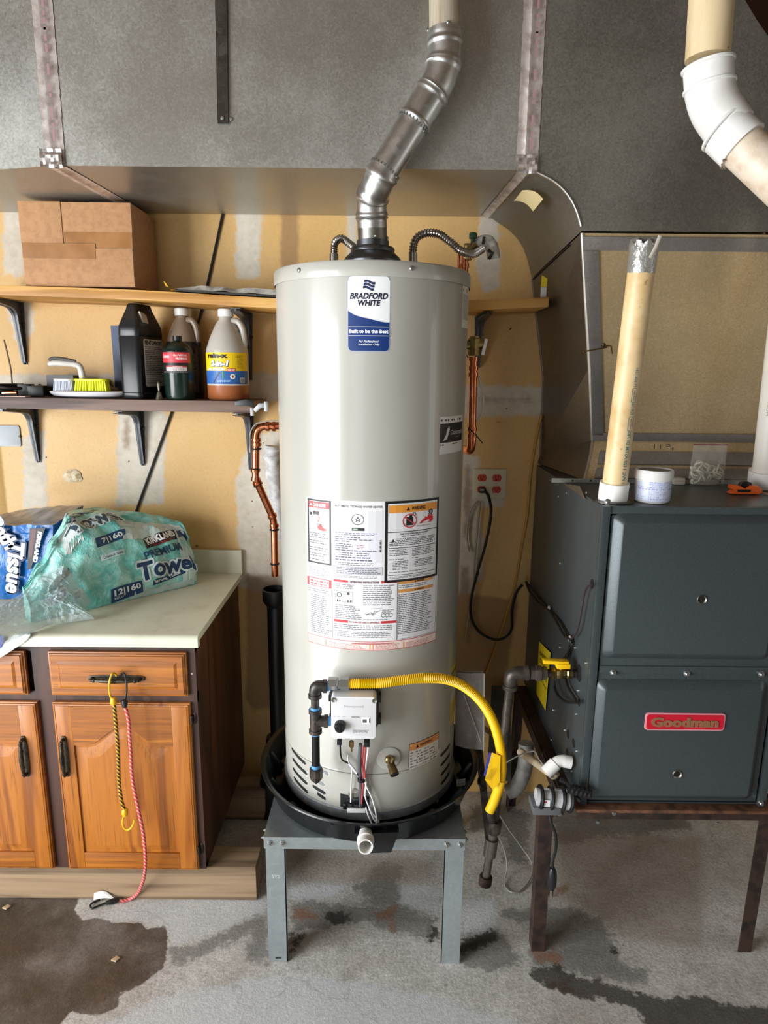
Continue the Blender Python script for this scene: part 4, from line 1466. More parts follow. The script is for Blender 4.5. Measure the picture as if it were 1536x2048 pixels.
MB().grid(pouch_fn, 12, 16).build('front_film', film, pouch)
MB().grid(lambda u, v: a.lerp(b, u).lerp(d.lerp(c_, u), v) + V(0, 0.014, 0), 4, 4).build('back_film', film, pouch)
MB().prism([a.lerp(c_, 0.06) + V(0, 0.004, 0), b.lerp(d, 0.06) + V(0, 0.004, 0), c_.lerp(a, 0.05) + V(0, 0.004, 0), d.lerp(b, 0.05) + V(0, 0.004, 0)], (0, 0.006, 0)).build('manual', flat('#8c8784', 0.7), pouch, smooth=False)
mb = MB().tube([b + V(0, -0.004, 0), c_ + V(0, -0.004, 0)], 0.002, 6).tube([P(928, 1390, Y=1.862), P(962, 1485, Y=1.835)], 0.0012, 6)
mb.build('film_fold', flat('#dedbd8', 0.25), pouch)

# ================================================================== FLUE PIPE
flue = thing('flue_pipe', 'bright galvanized vent pipe with two elbows rising from heater top', 'pipe', (HX, HY, HT + 0.06))
c = [P(745, 498, Y=1.855), P(743, 425, Y=1.845), P(742, 408, Y=1.835), P(752, 372, Y=1.805), P(766, 345, Y=1.795), P(848, 212, Y=1.792), P(880, 160, Y=1.792), P(890, 120, Y=1.792), P(890, 88, Y=1.792), P(890, 62, Y=1.792), P(889, -60, Y=1.792)]
c[0] = V(HX, HY - 0.01, HT + 0.0855)
RP = 0.0395


def beaded(pts, beads, r, name, mt, flare=None, ang=38):
    """pipe with raised beads at the given fractions of its length"""
    pts = resample(pts, 0.004)
    L = len(pts) - 1
    rs = []
    for i in range(L + 1):
        x = i / L
        rr = r
        for b in beads:
            rr += 0.004 * math.exp(-(((x - b) * L * 0.004) / 0.0035) ** 2)
        rs.append(rr)
    if flare:
        rs = [q + flare * (1 if i > L - 4 else 0) for i, q in enumerate(rs)]
    return MB().tube(pts, rs, 32, caps=False).build(name, mt, flue, ang=60)


beaded([c[0], c[0].lerp(c[1], 0.55)], [], RP - 0.001, 'collar', M['galv_dull'])
low = fillet([c[0].lerp(c[1], 0.45), c[1], c[2] + V(0.001, -0.002, 0.012), c[3] + V(0.002, 0, 0.0), c[4], c[4].lerp(c[5], 0.06)], 0.05, 5)
beaded(low, [0.16, 0.22, 0.5, 0.56, 0.86, 0.9], RP, 'lower_elbow', M['galv_bright'])
beaded([c[4], c[4].lerp(c[5], 0.8)], [0.98], RP - 0.0012, 'straight_section', M['galv_bright'])
up = fillet([c[4].lerp(c[5], 0.75), c[5], c[6], c[7], c[8], c[9]], 0.05, 5)
beaded(up, [0.03, 0.34, 0.38, 0.66, 0.7, 0.88], RP + 0.0008, 'upper_elbow', M['galv_bright'], 0.001)
t = NT('chalky_galvanized')
n1 = t.noise(1, 4, 0.6, t.co((60, 60, 4)))
old = t.fin(t.ramp(n1, [(0.3, '#a69680'), (0.6, '#c9bca8'), (0.8, '#e0d6c6')]), 0.5, 0.3)
beaded([c[8].lerp(c[9], 0.6), c[10]], [], RP - 0.002, 'old_pipe', old)
scr = MB().lathe([(0.0042, 0), (0.0042, 0.002), (0.0015, 0.0045)], (0, 0, 0), 8)
me = scr.mesh('pipe_screw', M['zinc'])
for p, q in ((c[0].lerp(c[1], 0.08) + V(0.005, 0, 0), (0.1, -1, 0)), (c[0].lerp(c[1], 0.08) + V(0, 0, 0), (1, -.3, 0)), (c[4].lerp(c[5], 0.02), (0.85, -0.4, -0.45)), (c[4].lerp(c[5], 0.72), (0.75, -.5, -.5)), (c[9], (0.1, -1, 0)), (c[9], (1, -0.1, 0)), (c[9], (-1, -0.1, 0))):
    o = bpy.data.objects.new('pipe_screw', me)
    COL.objects.link(o)
    o.parent = flue
    q = Vector(q).normalized()
    o.location = Vector(p) + q * RP - ORG[flue.name]
    o.rotation_euler = rotto(q).to_euler()
# crimped teeth
for p, q in ((c[4].lerp(c[5], 0.05), c[5] - c[4]), (c[4].lerp(c[5], 0.74), c[5] - c[4])):
    mb = MB()
    rt = rotto(q)
    for k in range(26):
        a = 2 * PI * k / 26
        mb.box(p + rt @ V((RP + 0.0015) * math.cos(a), (RP + 0.0015) * math.sin(a), 0), (0.003, 0.0015, 0.007), rt @ Matrix.Rotation(a + PI / 2, 3, 'Z'))
    o = mb.build('crimp_teeth', M['zinc'], flue)
    o['kind'] = 'stuff'

# ================================================================== WATER CONNECTORS on top of the heater
M['flexsteel'] = flat('#b6b0aa', 0.24, 1.0)


def corrugated(pts, r, pitch, depth, step=None, n=14):
    path = resample(spl(pts, 16), step or pitch / 4)
    return MB().tube(path, [r + depth * math.cos(2 * PI * i / 4) for i in range(len(path))], n)


fc = thing('water_connector', 'corrugated stainless water connector behind left of draft hood', 'connector', P(668, 524, Y=1.95))
corrugated([P(668, 526, Y=1.95), P(668, 505, Y=1.95), P(670, 486, Y=1.955), P(682, 477, Y=1.97), P(697, 486, Y=1.99), P(712, 498, Y=2.01)], 0.0095, 0.006, 0.0014).build('hose', M['flexsteel'], fc, ang=60)
MB().tube([P(668, 527, Y=1.95), P(668, 508, Y=1.95)], 0.0125, 12).build('nut', M['flexsteel'], fc)
fc = thing('water_connector', 'corrugated stainless water connector arching from heater top to foam wrapped pipe', 'connector', P(826, 524, Y=1.95))
corrugated([P(826, 528, Y=1.95), P(826, 500, Y=1.95), P(832, 478, Y=1.95), P(850, 467, Y=1.95), P(876, 468, Y=1.96), P(900, 484, Y=1.975), P(922, 502, Y=1.99), P(946, 508, Y=2.02), P(966, 497, Y=2.04)], 0.0105, 0.0075, 0.0017).build('hose', M['flexsteel'], fc, ang=60)
MB().tube([P(826, 528, Y=1.95), P(826, 506, Y=1.95)], 0.0125, 12).build('nut', M['flexsteel'], fc)

# supply stub: copper, brass valve with green cap, foam
sup = thing('supply_pipe', 'copper water stub with brass valve and small green cap beside heater top', 'pipe', P(928, 545, Y=2.06))
MB().tube([P(929, 548, Y=2.06), P(930, 500, Y=2.06)], 0.011, 14).tube([P(929, 536, Y=2.06), P(929, 528, Y=2.06)], 0.0135, 14).tube([P(918, 545, Y=2.04), P(918, 508, Y=2.04)], 0.0045, 10).build('copper_stub', M['copper'], sup)
MB().lathe([(0.014, 0), (0.016, 0.006), (0.016, 0.02), (0.011, 0.026), (0.011, 0.045)], P(934, 520, Y=2.06), 8).tube([P(934, 508, Y=2.06), P(950, 488, Y=2.06)], 0.012, 12).build('valve_body', M['brass'], sup)
MB().lathe([(0.012, 0), (0.012, 0.012), (0.010, 0.015), (0, 0.015)], P(946, 477, Y=2.06), 14).tube([P(946, 490, Y=2.06), P(946, 478, Y=2.06)], 0.007, 10).build('green_cap', flat('#1d4a2c', 0.35), sup, label='dark green cap')
mb = MB().tube(spl([P(946, 497, Y=2.08), P(962, 484, Y=2.08), P(978, 484, Y=2.085), P(985, 500, Y=2.09), P(987, 517, Y=2.095)]), [0.018] * 20 + [0.020] * 13, 14)
mb.build('foam_wrap', speck('foam_wrap', '#d9d5cc', '#aaa59b', 40, 0.6, bump=0.3), sup)
MB().tube([P(968, 474, Y=2.06), P(966, 488, Y=2.058)], 0.004, 8).tube([P(976, 500, Y=2.06), P(985, 506, Y=2.06), P(978, 518, Y=2.06)], 0.005, 8).build('wrap_tie', M['blackrubber'], sup)

# ---- relief valve with copper discharge, right side of tank, passing behind it to the left
tp = thing('relief_valve', 'brass relief valve with white lever above vertical copper pipe beside heater', 'valve', P(948, 890, Y=1.95))
pv = P(949, 690, Y=1.95)
mb = MB().lathe([(0.017, -0.03), (0.019, -0.024), (0.019, 0.016), (0.015, 0.02), (0.015, 0.024)], pv, 8)
mb.tube([pv + V(0, 0, 0.002), pv + V(0.03, -0.005, 0.003)], [0.015, 0.013], 12)
mb.tube([pv, V(0.2165, pv.y, pv.z)], 0.013, 12)
mb.build('valve_body', M['brass'], tp)
MB().box(P(969, 694, Y=1.93), (0.009, 0.006, 0.046), Matrix.Rotation(0.2, 3, 'Y')).build('lever', flat('#dededb', 0.35), tp, bevel=0.002, label='pale metal lever')
b0, b1 = P(947, 716, Y=1.95), P(944, 868, Y=1.95)
mb = MB().tube([b0, b1], 0.0115, 16)
for v in (718, 736, 749, 858, 872):
    p = b0.lerp(b1, (v - 716) / 152)
    mb.tube([p + V(0, 0, 0.006), p + V(0, 0, -0.006)], [0.0145, 0.0145], 16)
mb.build('copper_pipe', M['copper'], tp)
el = fillet([b1, b1 + V(0, 0, -0.05), b1 + V(-0.05, 0.2, -0.055)], 0.03, 8)
MB().tube(el, 0.0128, 14).build('copper_elbow', M['copper'], tp)
cable('cable_tie', [P(936, 856, Y=1.94), P(948, 866, Y=1.93), P(956, 875, Y=1.93), P(965, 887, Y=1.92)], 0.0016, M['blackrubber'], tp)
cable('sensor_wire', [P(955, 750, Y=1.97), P(963, 775, Y=1.97), P(967, 805, Y=1.97), P(962, 830, Y=1.97), P(953, 843, Y=1.97)], 0.003, flat('#b9b2a4', 0.4), tp)
cable('sensor_wire', [P(934, 655, Y=1.97), P(929, 680, Y=1.97), P(931, 705, Y=1.97), P(936, 715, Y=1.955)], 0.0018, M['blackrubber'], tp)

dis = thing('discharge_pipe', 'copper discharge pipe with elbows running down wall left of heater', 'pipe', P(551, 1150, Y=2.3))
q = [P(575, 851, Y=2.22), P(512, 853, Y=2.22), P(511, 958, Y=2.22), P(548, 1040, Y=2.27), P(550, 1152, Y=2.27)]
MB().tube(fillet(q[:3], 0.035, 8), 0.0125, 16).build('upper_run', M['copper'], dis)
MB().tube(fillet(q[2:], 0.03, 8), 0.0125, 16).build('lower_run', M['copper'], dis)
for p, ax in ((q[1] + V(0.06, 0, 0), (1, 0, 0)), (q[1] + V(0.04, 0, 0), (1, 0, 0)), (q[1] + V(0, 0, -0.045), (0, 0, 1)), (q[1] + V(0, 0, -0.06), (0, 0, 1)), (q[2] + V(0, 0, 0.03), (0, 0, 1)), (q[2] + V(0, 0, 0.0), (0, 0, 1)), (q[2].lerp(q[3], 0.1), q[3] - q[2]), (q[2].lerp(q[3], 0.9), q[3] - q[2]), (q[3] + V(0, 0, -0.02), (0, 0, 1))):
    MB().lathe([(0.0155, -0.006), (0.0165, 0), (0.0155, 0.006)], p, 16, rotto(ax)).build('joint_ring', M['copper'], dis)
for p, ax in ((q[1] + V(0, 0, -0.075), (0, 0, 1)), (q[1].lerp(q[2], 0.82), (0, 0.2, 1)), (q[2].lerp(q[3], 0.14), (0.5, 0, -1)), (q[3] + V(0, 0, -0.035), (0, 0, 1)), (q[3].lerp(q[4], 0.78), (0, 0, 1)), (q[1] + V(0.085, 0, 0), (1, 0, 0.1))):
    MB().lathe([(0.016, -0.0025), (0.0175, 0), (0.016, 0.0025)], p, 14, rotto(ax)).build('cable_tie', M['blackrubber'], dis)
cable('tracer_wire', [P(500, 905, Y=2.2), P(500, 870, Y=2.2), P(512, 848, Y=2.2), P(540, 842, Y=2.2), P(570, 842, Y=2.2)], 0.002, flat('#a09b94', 0.4), dis)
ins = MB().tube(spl([P(546, 892, Y=2.345), P(545, 920, Y=2.345), P(552, 980, Y=2.345), P(560, 1040, Y=2.345), P(562, 1078, Y=2.345)], 5), [0.028 + 0.006 * math.sin(i * 1.9) for i in range(21)], 14).build('pipe_insulation', speck('insulation_wrap', '#d6d6d6', '#b3b3b3', 30, 0.7, bump=0.5))
tag(ins, 'lumpy white insulation wrap hanging on wall behind left edge of heater', 'insulation')

abs_ = thing('drain_standpipe', 'black plastic standpipe with wide hub behind heater left side', 'pipe', (P(548, 1300, Y=2.28).x, 2.28, 0))
px = P(550, 1200, Y=2.28).x
MB().lathe([(0.03, P(548, 1212, Y=2.28).z), (0.045, P(548, 1200, Y=2.28).z), (0.045, P(548, 1178, Y=2.28).z), (0.041, P(548, 1177, Y=2.28).z), (0.04, P(548, 1195, Y=2.28).z)], (px, 2.28, 0), 24, caps=False).build('hub', M['blackplastic'], abs_)
MB().lathe([(0.03, 0.25), (0.03, P(548, 1205, Y=2.28).z)], (px, 2.28, 0), 20).build('pipe', M['blackplastic'], abs_)
MB().tube(spl([V(px, 2.28, 0.30), V(px - 0.012, 2.27, 0.2), V(px - 0.03, 2.25, 0.1), V(px - 0.03, 2.24, 0.0)]), 0.045, 16).build('trap', M['blackplastic'], abs_)

# ================================================================== STAND and DRAIN PAN
SX0, SX1, SY0, SY1, SZ = -0.320, 0.232, 1.588, 2.14, 0.412
stand = thing('heater_stand', 'square galvanized steel stand with four angle legs under water heater', 'stand', ((SX0 + SX1) / 2, (SY0 + SY1) / 2, 0))
MB().mm((SX0, SY0, SZ - 0.003), (SX1, SY1, SZ)).build('top_sheet', M['stand'], stand, smooth=False)
for nm, lo, hi in (('rail', (SX0, SY0 - 0.002, SZ - 0.036), (SX1, SY0, SZ)), ('rail', (SX0, SY1, SZ - 0.036), (SX1, SY1 + 0.002, SZ)), ('rail', (SX0 - 0.002, SY0, SZ - 0.036), (SX0, SY1, SZ)), ('rail', (SX1, SY0, SZ - 0.036), (SX1 + 0.002, SY1, SZ))):
    MB().mm(lo, hi).build(nm, M['stand'], stand, smooth=False)
LWD = 0.054
for sx, sy in ((0, 0), (1, 0), (0, 1), (1, 1)):
    x0 = SX0 + 0.002 if sx == 0 else SX1 - 0.002 - LWD
    xo = SX0 + 0.002 if sx == 0 else SX1 - 0.004
    y0 = SY0 + 0.001 if sy == 0 else SY1 - 0.004
    mb = MB().mm((x0, y0, 0.001), (x0 + LWD, y0 + 0.0025, SZ - 0.004))
    ya = SY0 + 0.0035 if sy == 0 else SY1 - 0.004 - LWD
    mb.mm((xo, ya, 0.001), (xo + 0.0025, ya + LWD, SZ - 0.004))
    # return lips of the rolled leg
    xi = x0 + LWD - 0.0025 if sx == 0 else x0
    mb.mm((xi, min(y0, y0 + 0.012 * (1 if sy == 0 else -1)), 0.001), (xi + 0.0025, max(y0, y0 + 0.012), SZ - 0.004))
    leg = mb.build('leg', M['stand'], stand, smooth=False)
    if (sx, sy) == (0, 0):
        pr = Print(plane_fn((x0 + LWD / 2, y0 - 0.0005, 0), (1, 0, 0), (0, 0, 1)), 1)
        pr.mb.k = 0
        pr.text('SYS', 0.0, P(555, 1753, Y=SY0).z, '#c9d0cf', w=0.022, ht=0.010, bold=0.0)
        pr.rect(-0.008, 0.012, 0.008, 0.016, '#17181a', 2)
        pr.build('leg_print', leg)
bolt = MB().lathe([(0.0085, 0), (0.0085, 0.0015), (0.0062, 0.002), (0.0062, 0.0055), (0.003, 0.006), (0.003, 0.010), (0, 0.010)], (0, 0, 0), 6)
me = bolt.mesh('bolt', M['zinc'], ang=20)
for x, y, ax in ((SX0 + 0.015, SY0 - 0.002, (0, -1, 0)), (SX0 + 0.05, SY0 - 0.002, (0, -1, 0)), (SX1 - 0.05, SY0 - 0.002, (0, -1, 0)), (SX1 - 0.013, SY0 - 0.002, (0, -1, 0)),
                 (SX0 - 0.002, SY0 + 0.02, (-1, 0, 0)), (SX0 - 0.002, SY0 + 0.05, (-1, 0, 0)), (SX1 + 0.002, SY0 + 0.02, (1, 0, 0)), (SX1 + 0.002, SY0 + 0.05, (1, 0, 0))):
    o = bpy.data.objects.new('bolt', me)
    COL.objects.link(o)
    o.parent = stand
    o.location = V(x, y, SZ - 0.018) - ORG[stand.name]
    o.rotation_euler = rotto(ax).to_euler()

pan = thing('drip_pan', 'round black plastic drain pan with white fitting on metal stand', 'pan', (HX, HY, SZ))
PB = SZ + 0.004
panm = NT('pan_plastic')
panm.bump(panm.noise(120, 2), 0.05, 0.002)
panm = panm.fin('#121416', 0.24)
PR = 0.337
prof = [(0.0, PB), (0.298, PB), (0.304, PB + 0.004), (0.327, PB + 0.070), (PR - 0.002, PB + 0.075), (PR, PB + 0.078), (PR - 0.002, PB + 0.081), (0.325, PB + 0.078), (0.319, PB + 0.072), (0.298, PB + 0.010), (0.29, PB + 0.006), (0.0, PB + 0.006)]
MB().lathe(prof, (HX, HY, 0), 96, caps=False).build('basin', panm, pan, ang=50)
# drain boss and reinforcing ribs
bx = P(742, 1690, Y=HY - 0.318).x
mb = MB().prism([V(bx - 0.045, HY - 0.338, PB + 0.055), V(bx + 0.075, HY - 0.33, PB + 0.055), V(bx + 0.055, HY - 0.325, PB - 0.012), V(bx - 0.02, HY - 0.328, PB - 0.014)], (0, 0.032, 0))
mb.build('drain_boss', panm, pan, bevel=0.004)
for k in range(14):
    a = 2 * PI * (k + 0.35) / 14
    d = V(math.sin(a), -math.cos(a), 0)
    MB().tube([V(HX, HY, 0) + d * 0.318 + V(0, 0, PB + 0.066), V(HX, HY, 0) + d * 0.285 + V(0, 0, PB + 0.012)], [0.010, 0.016], 8).build('rib', panm, pan)
for k in range(6):                          # blocks the heater stands on
    a = 2 * PI * (k + 0.5) / 6
    d = V(math.sin(a), -math.cos(a), 0)
    MB().lathe([(0.03, PB + 0.005), (0.026, HB)], V(HX, HY, 0) + d * 0.2, 12).build('riser', panm, pan)
f0 = P(731, 1672, Y=HY - 0.335)
f1 = P(731, 1694, Y=HY - 0.39)
ax = (f1 - f0).normalized()
rt = rotto(ax)
L = (f1 - f0).length
MB().lathe([(0.019, -0.01), (0.019, L * 0.3), (0.0225, L * 0.32), (0.0225, L * 0.5), (0.0195, L * 0.52), (0.0195, L), (0.016, L), (0.016, L * 0.1), (0, L * 0.1)], f0, 28, rt, caps=False).build('drain_fitting', M['pvc'], pan, label='white plastic drain fitting')
pr = Print(plane_fn(P(922, 1565, Y=1.80) + V(0, 0, 0), (1, 0.2, 0), (0, 0.35, 1)), 1)
pr.rect(-0.014, -0.010, 0.014, 0.010, '#cfdbe6', 1)
pr.greek(-0.011, -0.008, 0.011, 0.008, 4, '#7f92a8', 0.4, 0.4, 2)
pr.build('pan_sticker', pan)

# ================================================================== GAS LINE
gas = thing('gas_drip_leg', 'black iron drip leg with tee and elbow left of heater gas valve', 'pipe', P(630, 1550, Y=vf + 0.03))
gy = vf + 0.03
gx = P(631, 1460, Y=gy).x
zE, zT, zC = P(633, 1372, Y=gy).z, P(631, 1442, Y=gy).z, P(630, 1545, Y=gy).z
M['dope'] = flat('#4f8fc0', 0.5)
rI = 0.0107
MB().tube([V(gx, gy, zE - 0.012), V(gx, gy, zT + 0.025)], rI, 16).build('nipple', M['iron'], gas)
MB().tube([V(gx, gy, zT - 0.02), V(gx, gy, zC + 0.012)], rI, 16).build('long_nipple', flat('#191a1b', 0.4, 0.4), gas)
MB().tube(fillet([V(gx, gy, zE - 0.03), V(gx, gy, zE), V(gx + 0.028, gy, zE)], 0.022, 8), 0.0152, 18).lathe([(0.0175, -0.005), (0.0175, 0.005)], V(gx, gy, zE - 0.027), 18).lathe([(0.0175, -0.005), (0.0175, 0.005)], V(gx + 0.026, gy, zE), 18, rotto((1, 0, 0))).build('elbow', M['iron'], gas)
mb = MB().tube([V(gx, gy, zT + 0.03), V(gx, gy, zT - 0.03)], 0.0148, 18).tube([V(gx, gy, zT), V(gx + 0.03, gy, zT)], 0.0148, 18)
for p, ax in ((V(gx, gy, zT + 0.028), (0, 0, 1)), (V(gx, gy, zT - 0.028), (0, 0, 1)), (V(gx + 0.028, gy, zT), (1, 0, 0))):
    mb.lathe([(0.0172, -0.005), (0.0172, 0.005)], p, 18, rotto(ax))
mb.build('tee', M['iron'], gas)
MB().tube([V(gx + 0.03, gy, zT), V(gx0 - 0.0005, gy, zT)], rI, 14).build('side_nipple', M['iron'], gas)
MB().lathe([(0.016, -0.018), (0.0175, -0.014), (0.0175, 0.012), (0.0155, 0.014)], V(gx, gy, zC), 8).lathe([(0.009, -0.028), (0.009, -0.017)], V(gx, gy, zC), 4).build('cap', M['iron'], gas)
for p, ax in ((V(gx, gy, zT + 0.035), (0, 0, 1)), (V(gx, gy, zT - 0.034), (0, 0, 1)), (V(gx, gy, zC + 0.018), (0, 0, 1)), (V(gx + 0.036, gy, zT), (1, 0, 0)), (V(gx + 0.034, gy, zE), (1, 0, 0))):
    MB().lathe([(rI + 0.001, -0.005), (rI + 0.0025, 0), (rI + 0.001, 0.005)], p, 14, rotto(ax)).build('thread_sealant', M['dope'], gas, label='blue thread sealant')

hose = thing('gas_hose', 'yellow corrugated flexible gas hose curving from heater valve to floor pipe', 'hose', P(985, 1620, Y=1.75))
hp = [P(690, 1367, Y=gy), P(720, 1367, Y=gy - 0.002), P(760, 1366, Y=gy), P(805, 1360, Y=gy + 0.01), P(850, 1356, Y=gy + 0.02), P(890, 1358, Y=gy + 0.035), P(925, 1371, Y=gy + 0.05), P(957, 1397, Y=gy + 0.062), P(980, 1430, Y=gy + 0.07), P(995, 1470, Y=gy + 0.078), P(1003, 1515, Y=gy + 0.084), P(1002, 1555, Y=gy + 0.088), P(991, 1595, Y=gy + 0.09), P(979, 1622, Y=gy + 0.09)]
body = spl(hp, 10)
cut = int(len(body) * 0.86)
path = resample(body[:cut], 0.00125)
MB().tube(path, [0.0122 + 0.0013 * math.cos(2 * PI * i / 4) for i in range(len(path))], 16).build('corrugated_tube', M['yellow'], hose, ang=80)
MB().tube(body[cut - 1:], 0.0138, 16).build('coated_end', M['yellow'], hose)
for v, L, r in ((0.002, 0.03, 0.0165),):
    p = hp[0]
    MB().lathe([(r, -0.042), (r, -0.020), (0.0135, -0.018), (0.0135, -0.012)], p, 6, rotto((1, 0, 0))).build('flare_nut', M['zinc'], hose, ang=20)
    MB().lathe([(r + 0.001, -0.012), (r + 0.001, 0.010), (r - 0.002, 0.012)], p, 6, rotto((1, 0, 0))).build('hose_nut', M['zinc'], hose, ang=20)
mb = MB().prism([P(984, 1505, Y=gy + 0.066), P(1001, 1512, Y=gy + 0.066), P(999, 1565, Y=gy + 0.068), P(986, 1580, Y=gy + 0.068), P(970, 1560, Y=gy + 0.066)], (0, 0.001, 0))
tg = mb.build('hose_tag', M['yellow'], hose, smooth=False)
MB().prism([P(978, 1505, Y=gy + 0.067), P(984, 1506, Y=gy + 0.067), P(972, 1553, Y=gy + 0.067), P(967, 1551, Y=gy + 0.067)], (0, 0.001, 0)).build('tag_edge', flat('#3b3a9a', 0.4), tg, smooth=False)
pr = Print(plane_fn(P(983, 1548, Y=gy + 0.0645), (0.45, 0, 0.9), (-0.9, 0, 0.45)), 1)
pr.greek(-0.02, -0.008, 0.025, 0.008, 6, '#a98a1a', 0.4, 0.3, 2)
pr.build('tag_print', tg)

# gas riser from the furnace elbow down to the capped drip leg
GY = 1.70
riser = thing('gas_riser', 'old iron gas pipe with elbow and capped drip leg between heater and furnace', 'pipe', P(971, 1768, Y=GY))
eT, eB = P(1021, 1356, Y=GY), P(988, 1652, Y=GY)
eC = P(971, 1760, Y=GY)
fx = P(1150, 1346, Y=GY)
eH = V(eT.x, GY, P(1060, 1346, Y=GY).z)
M['oldpipe'] = speck('old_iron', '#4c4642', '#6b625a', 30, 0.4, 0.6)
MB().tube([eH + V(0, 0, -0.03), eB], 0.0125, 16).build('riser_pipe', M['oldpipe'], riser)
MB().tube(fillet([eH + V(0, 0, -0.045), eH, eH + V(0.045, 0, 0)], 0.032, 8), 0.0185, 18).lathe([(0.021, -0.006), (0.021, 0.006)], eH + V(0, 0, -0.042), 18).lathe([(0.021, -0.006), (0.021, 0.006)], eH + V(0.042, 0, 0), 18, rotto((1, 0, 0))).build('elbow', M['oldpipe'], riser)
ux = P(1075, 1346, Y=GY).x
MB().lathe([(0.0185, -0.022), (0.0185, -0.006), (0.0225, -0.005), (0.0225, 0.008), (0.0195, 0.01), (0.0195, 0.024)], V(ux, GY, eH.z), 8, rotto((1, 0, 0))).build('union', M['oldpipe'], riser, ang=20)
MB().tube([V(eH.x + 0.04, GY, eH.z), V(0.5385, GY, eH.z)], 0.0115, 14).build('cross_pipe', M['iron'], riser)
vx = P(1122, 1346, Y=GY).x
mb = MB().lathe([(0.0165, -0.03), (0.0165, -0.018), (0.0135, -0.014), (0.0165, -0.006), (0.0165, 0.006), (0.0135, 0.014), (0.0165, 0.018), (0.0165, 0.03)], V(vx, GY, eH.z), 8, rotto((1, 0, 0))).lathe([(0.008, 0), (0.008, 0.028)], V(vx, GY, eH.z), 10)
mb.build('gas_valve', M['brass'], riser, ang=20)
hz = eH.z + 0.03
hd = MB().prism([V(vx - 0.052, GY - 0.008, hz), V(vx + 0.018, GY - 0.010, hz - 0.002), V(vx + 0.018, GY + 0.012, hz - 0.002), V(vx - 0.052, GY + 0.010, hz)], (0, 0, 0.011)).mm((vx - 0.016, GY - 0.013, hz - 0.012), (vx + 0.022, GY + 0.013, hz + 0.002))
hd.build('valve_handle', M['yellow'], riser, bevel=0.003, label='yellow lever handle')
cpl = (eC - eB).normalized()
mb = MB().lathe([(0.0195, -0.02), (0.0215, -0.014), (0.0215, 0.014), (0.0195, 0.02)], eB, 16, rotto(cpl))
mb.build('tee', M['oldpipe'], riser)
m0 = eB.lerp(eC, 0.38)
MB().tube([eB, m0], 0.014, 14).tube([m0 - cpl * 0.028, m0 + cpl * 0.028], 0.0195, 16).build('coupling', M['galv_dull'], riser)
MB().tube([m0, eC], 0.0125, 14).build('nipple', M['galv_dull'], riser)
MB().lathe([(0.0185, -0.014), (0.0195, -0.010), (0.0195, 0.014), (0.012, 0.018), (0, 0.018)], eC, 10, rotto(cpl)).build('cap', M['rust'], riser)
MB().tube([eB, P(982, 1632, Y=GY - 0.015), hp[-1] + V(0.002, 0.012, -0.006)], 0.0115, 12).build('hose_branch', M['oldpipe'], riser)

# ================================================================== SHELVES
def plank(name, label, top, yf, th, mat, cat='shelf'):
    """top: (x, z) points of the sagging top edge"""
    pts = [V(x, 0, z) for x, z in top]
    cv = spl([V(x, 0, z) for x, z in top], 6)
    prof = [V(p.x, yf, p.z) for p in cv] + [V(p.x, yf, p.z - th) for p in reversed(cv)]
    mb = MB().prism(prof, (0, YW - 0.002 - yf, 0))
    o = mb.build(name, mat, None, bevel=0.0015, ang=30)
    return tag(o, label, cat)


YS = 2.15
us = [(P(u, v, Y=YS).x, P(u, v, Y=YS).z) for u, v in ((-60, 565), (0, 570), (280, 580), (545, 596), (760, 600), (940, 600), (1098, 594))]
plank('upper_shelf', 'long light pine shelf board passing behind the water heater, cardboard box on top', us, YS, 0.030, M['pine'])
ls = [(P(u, v, Y=YS).x, P(u, v, Y=YS).z) for u, v in ((-60, 792), (0, 794), (240, 799), (507, 803))]
plank('lower_shelf', 'dark brown wooden shelf board holding bottles and brushes', ls, YS, 0.036, M['dark_shelf'])


def shelf_z(tb, x):
    for (x0, z0), (x1, z1) in zip(tb, tb[1:]):
        if x <= x1:
            return z0 + (z1 - z0) * (x - x0) / (x1 - x0)
    return tb[-1][1]


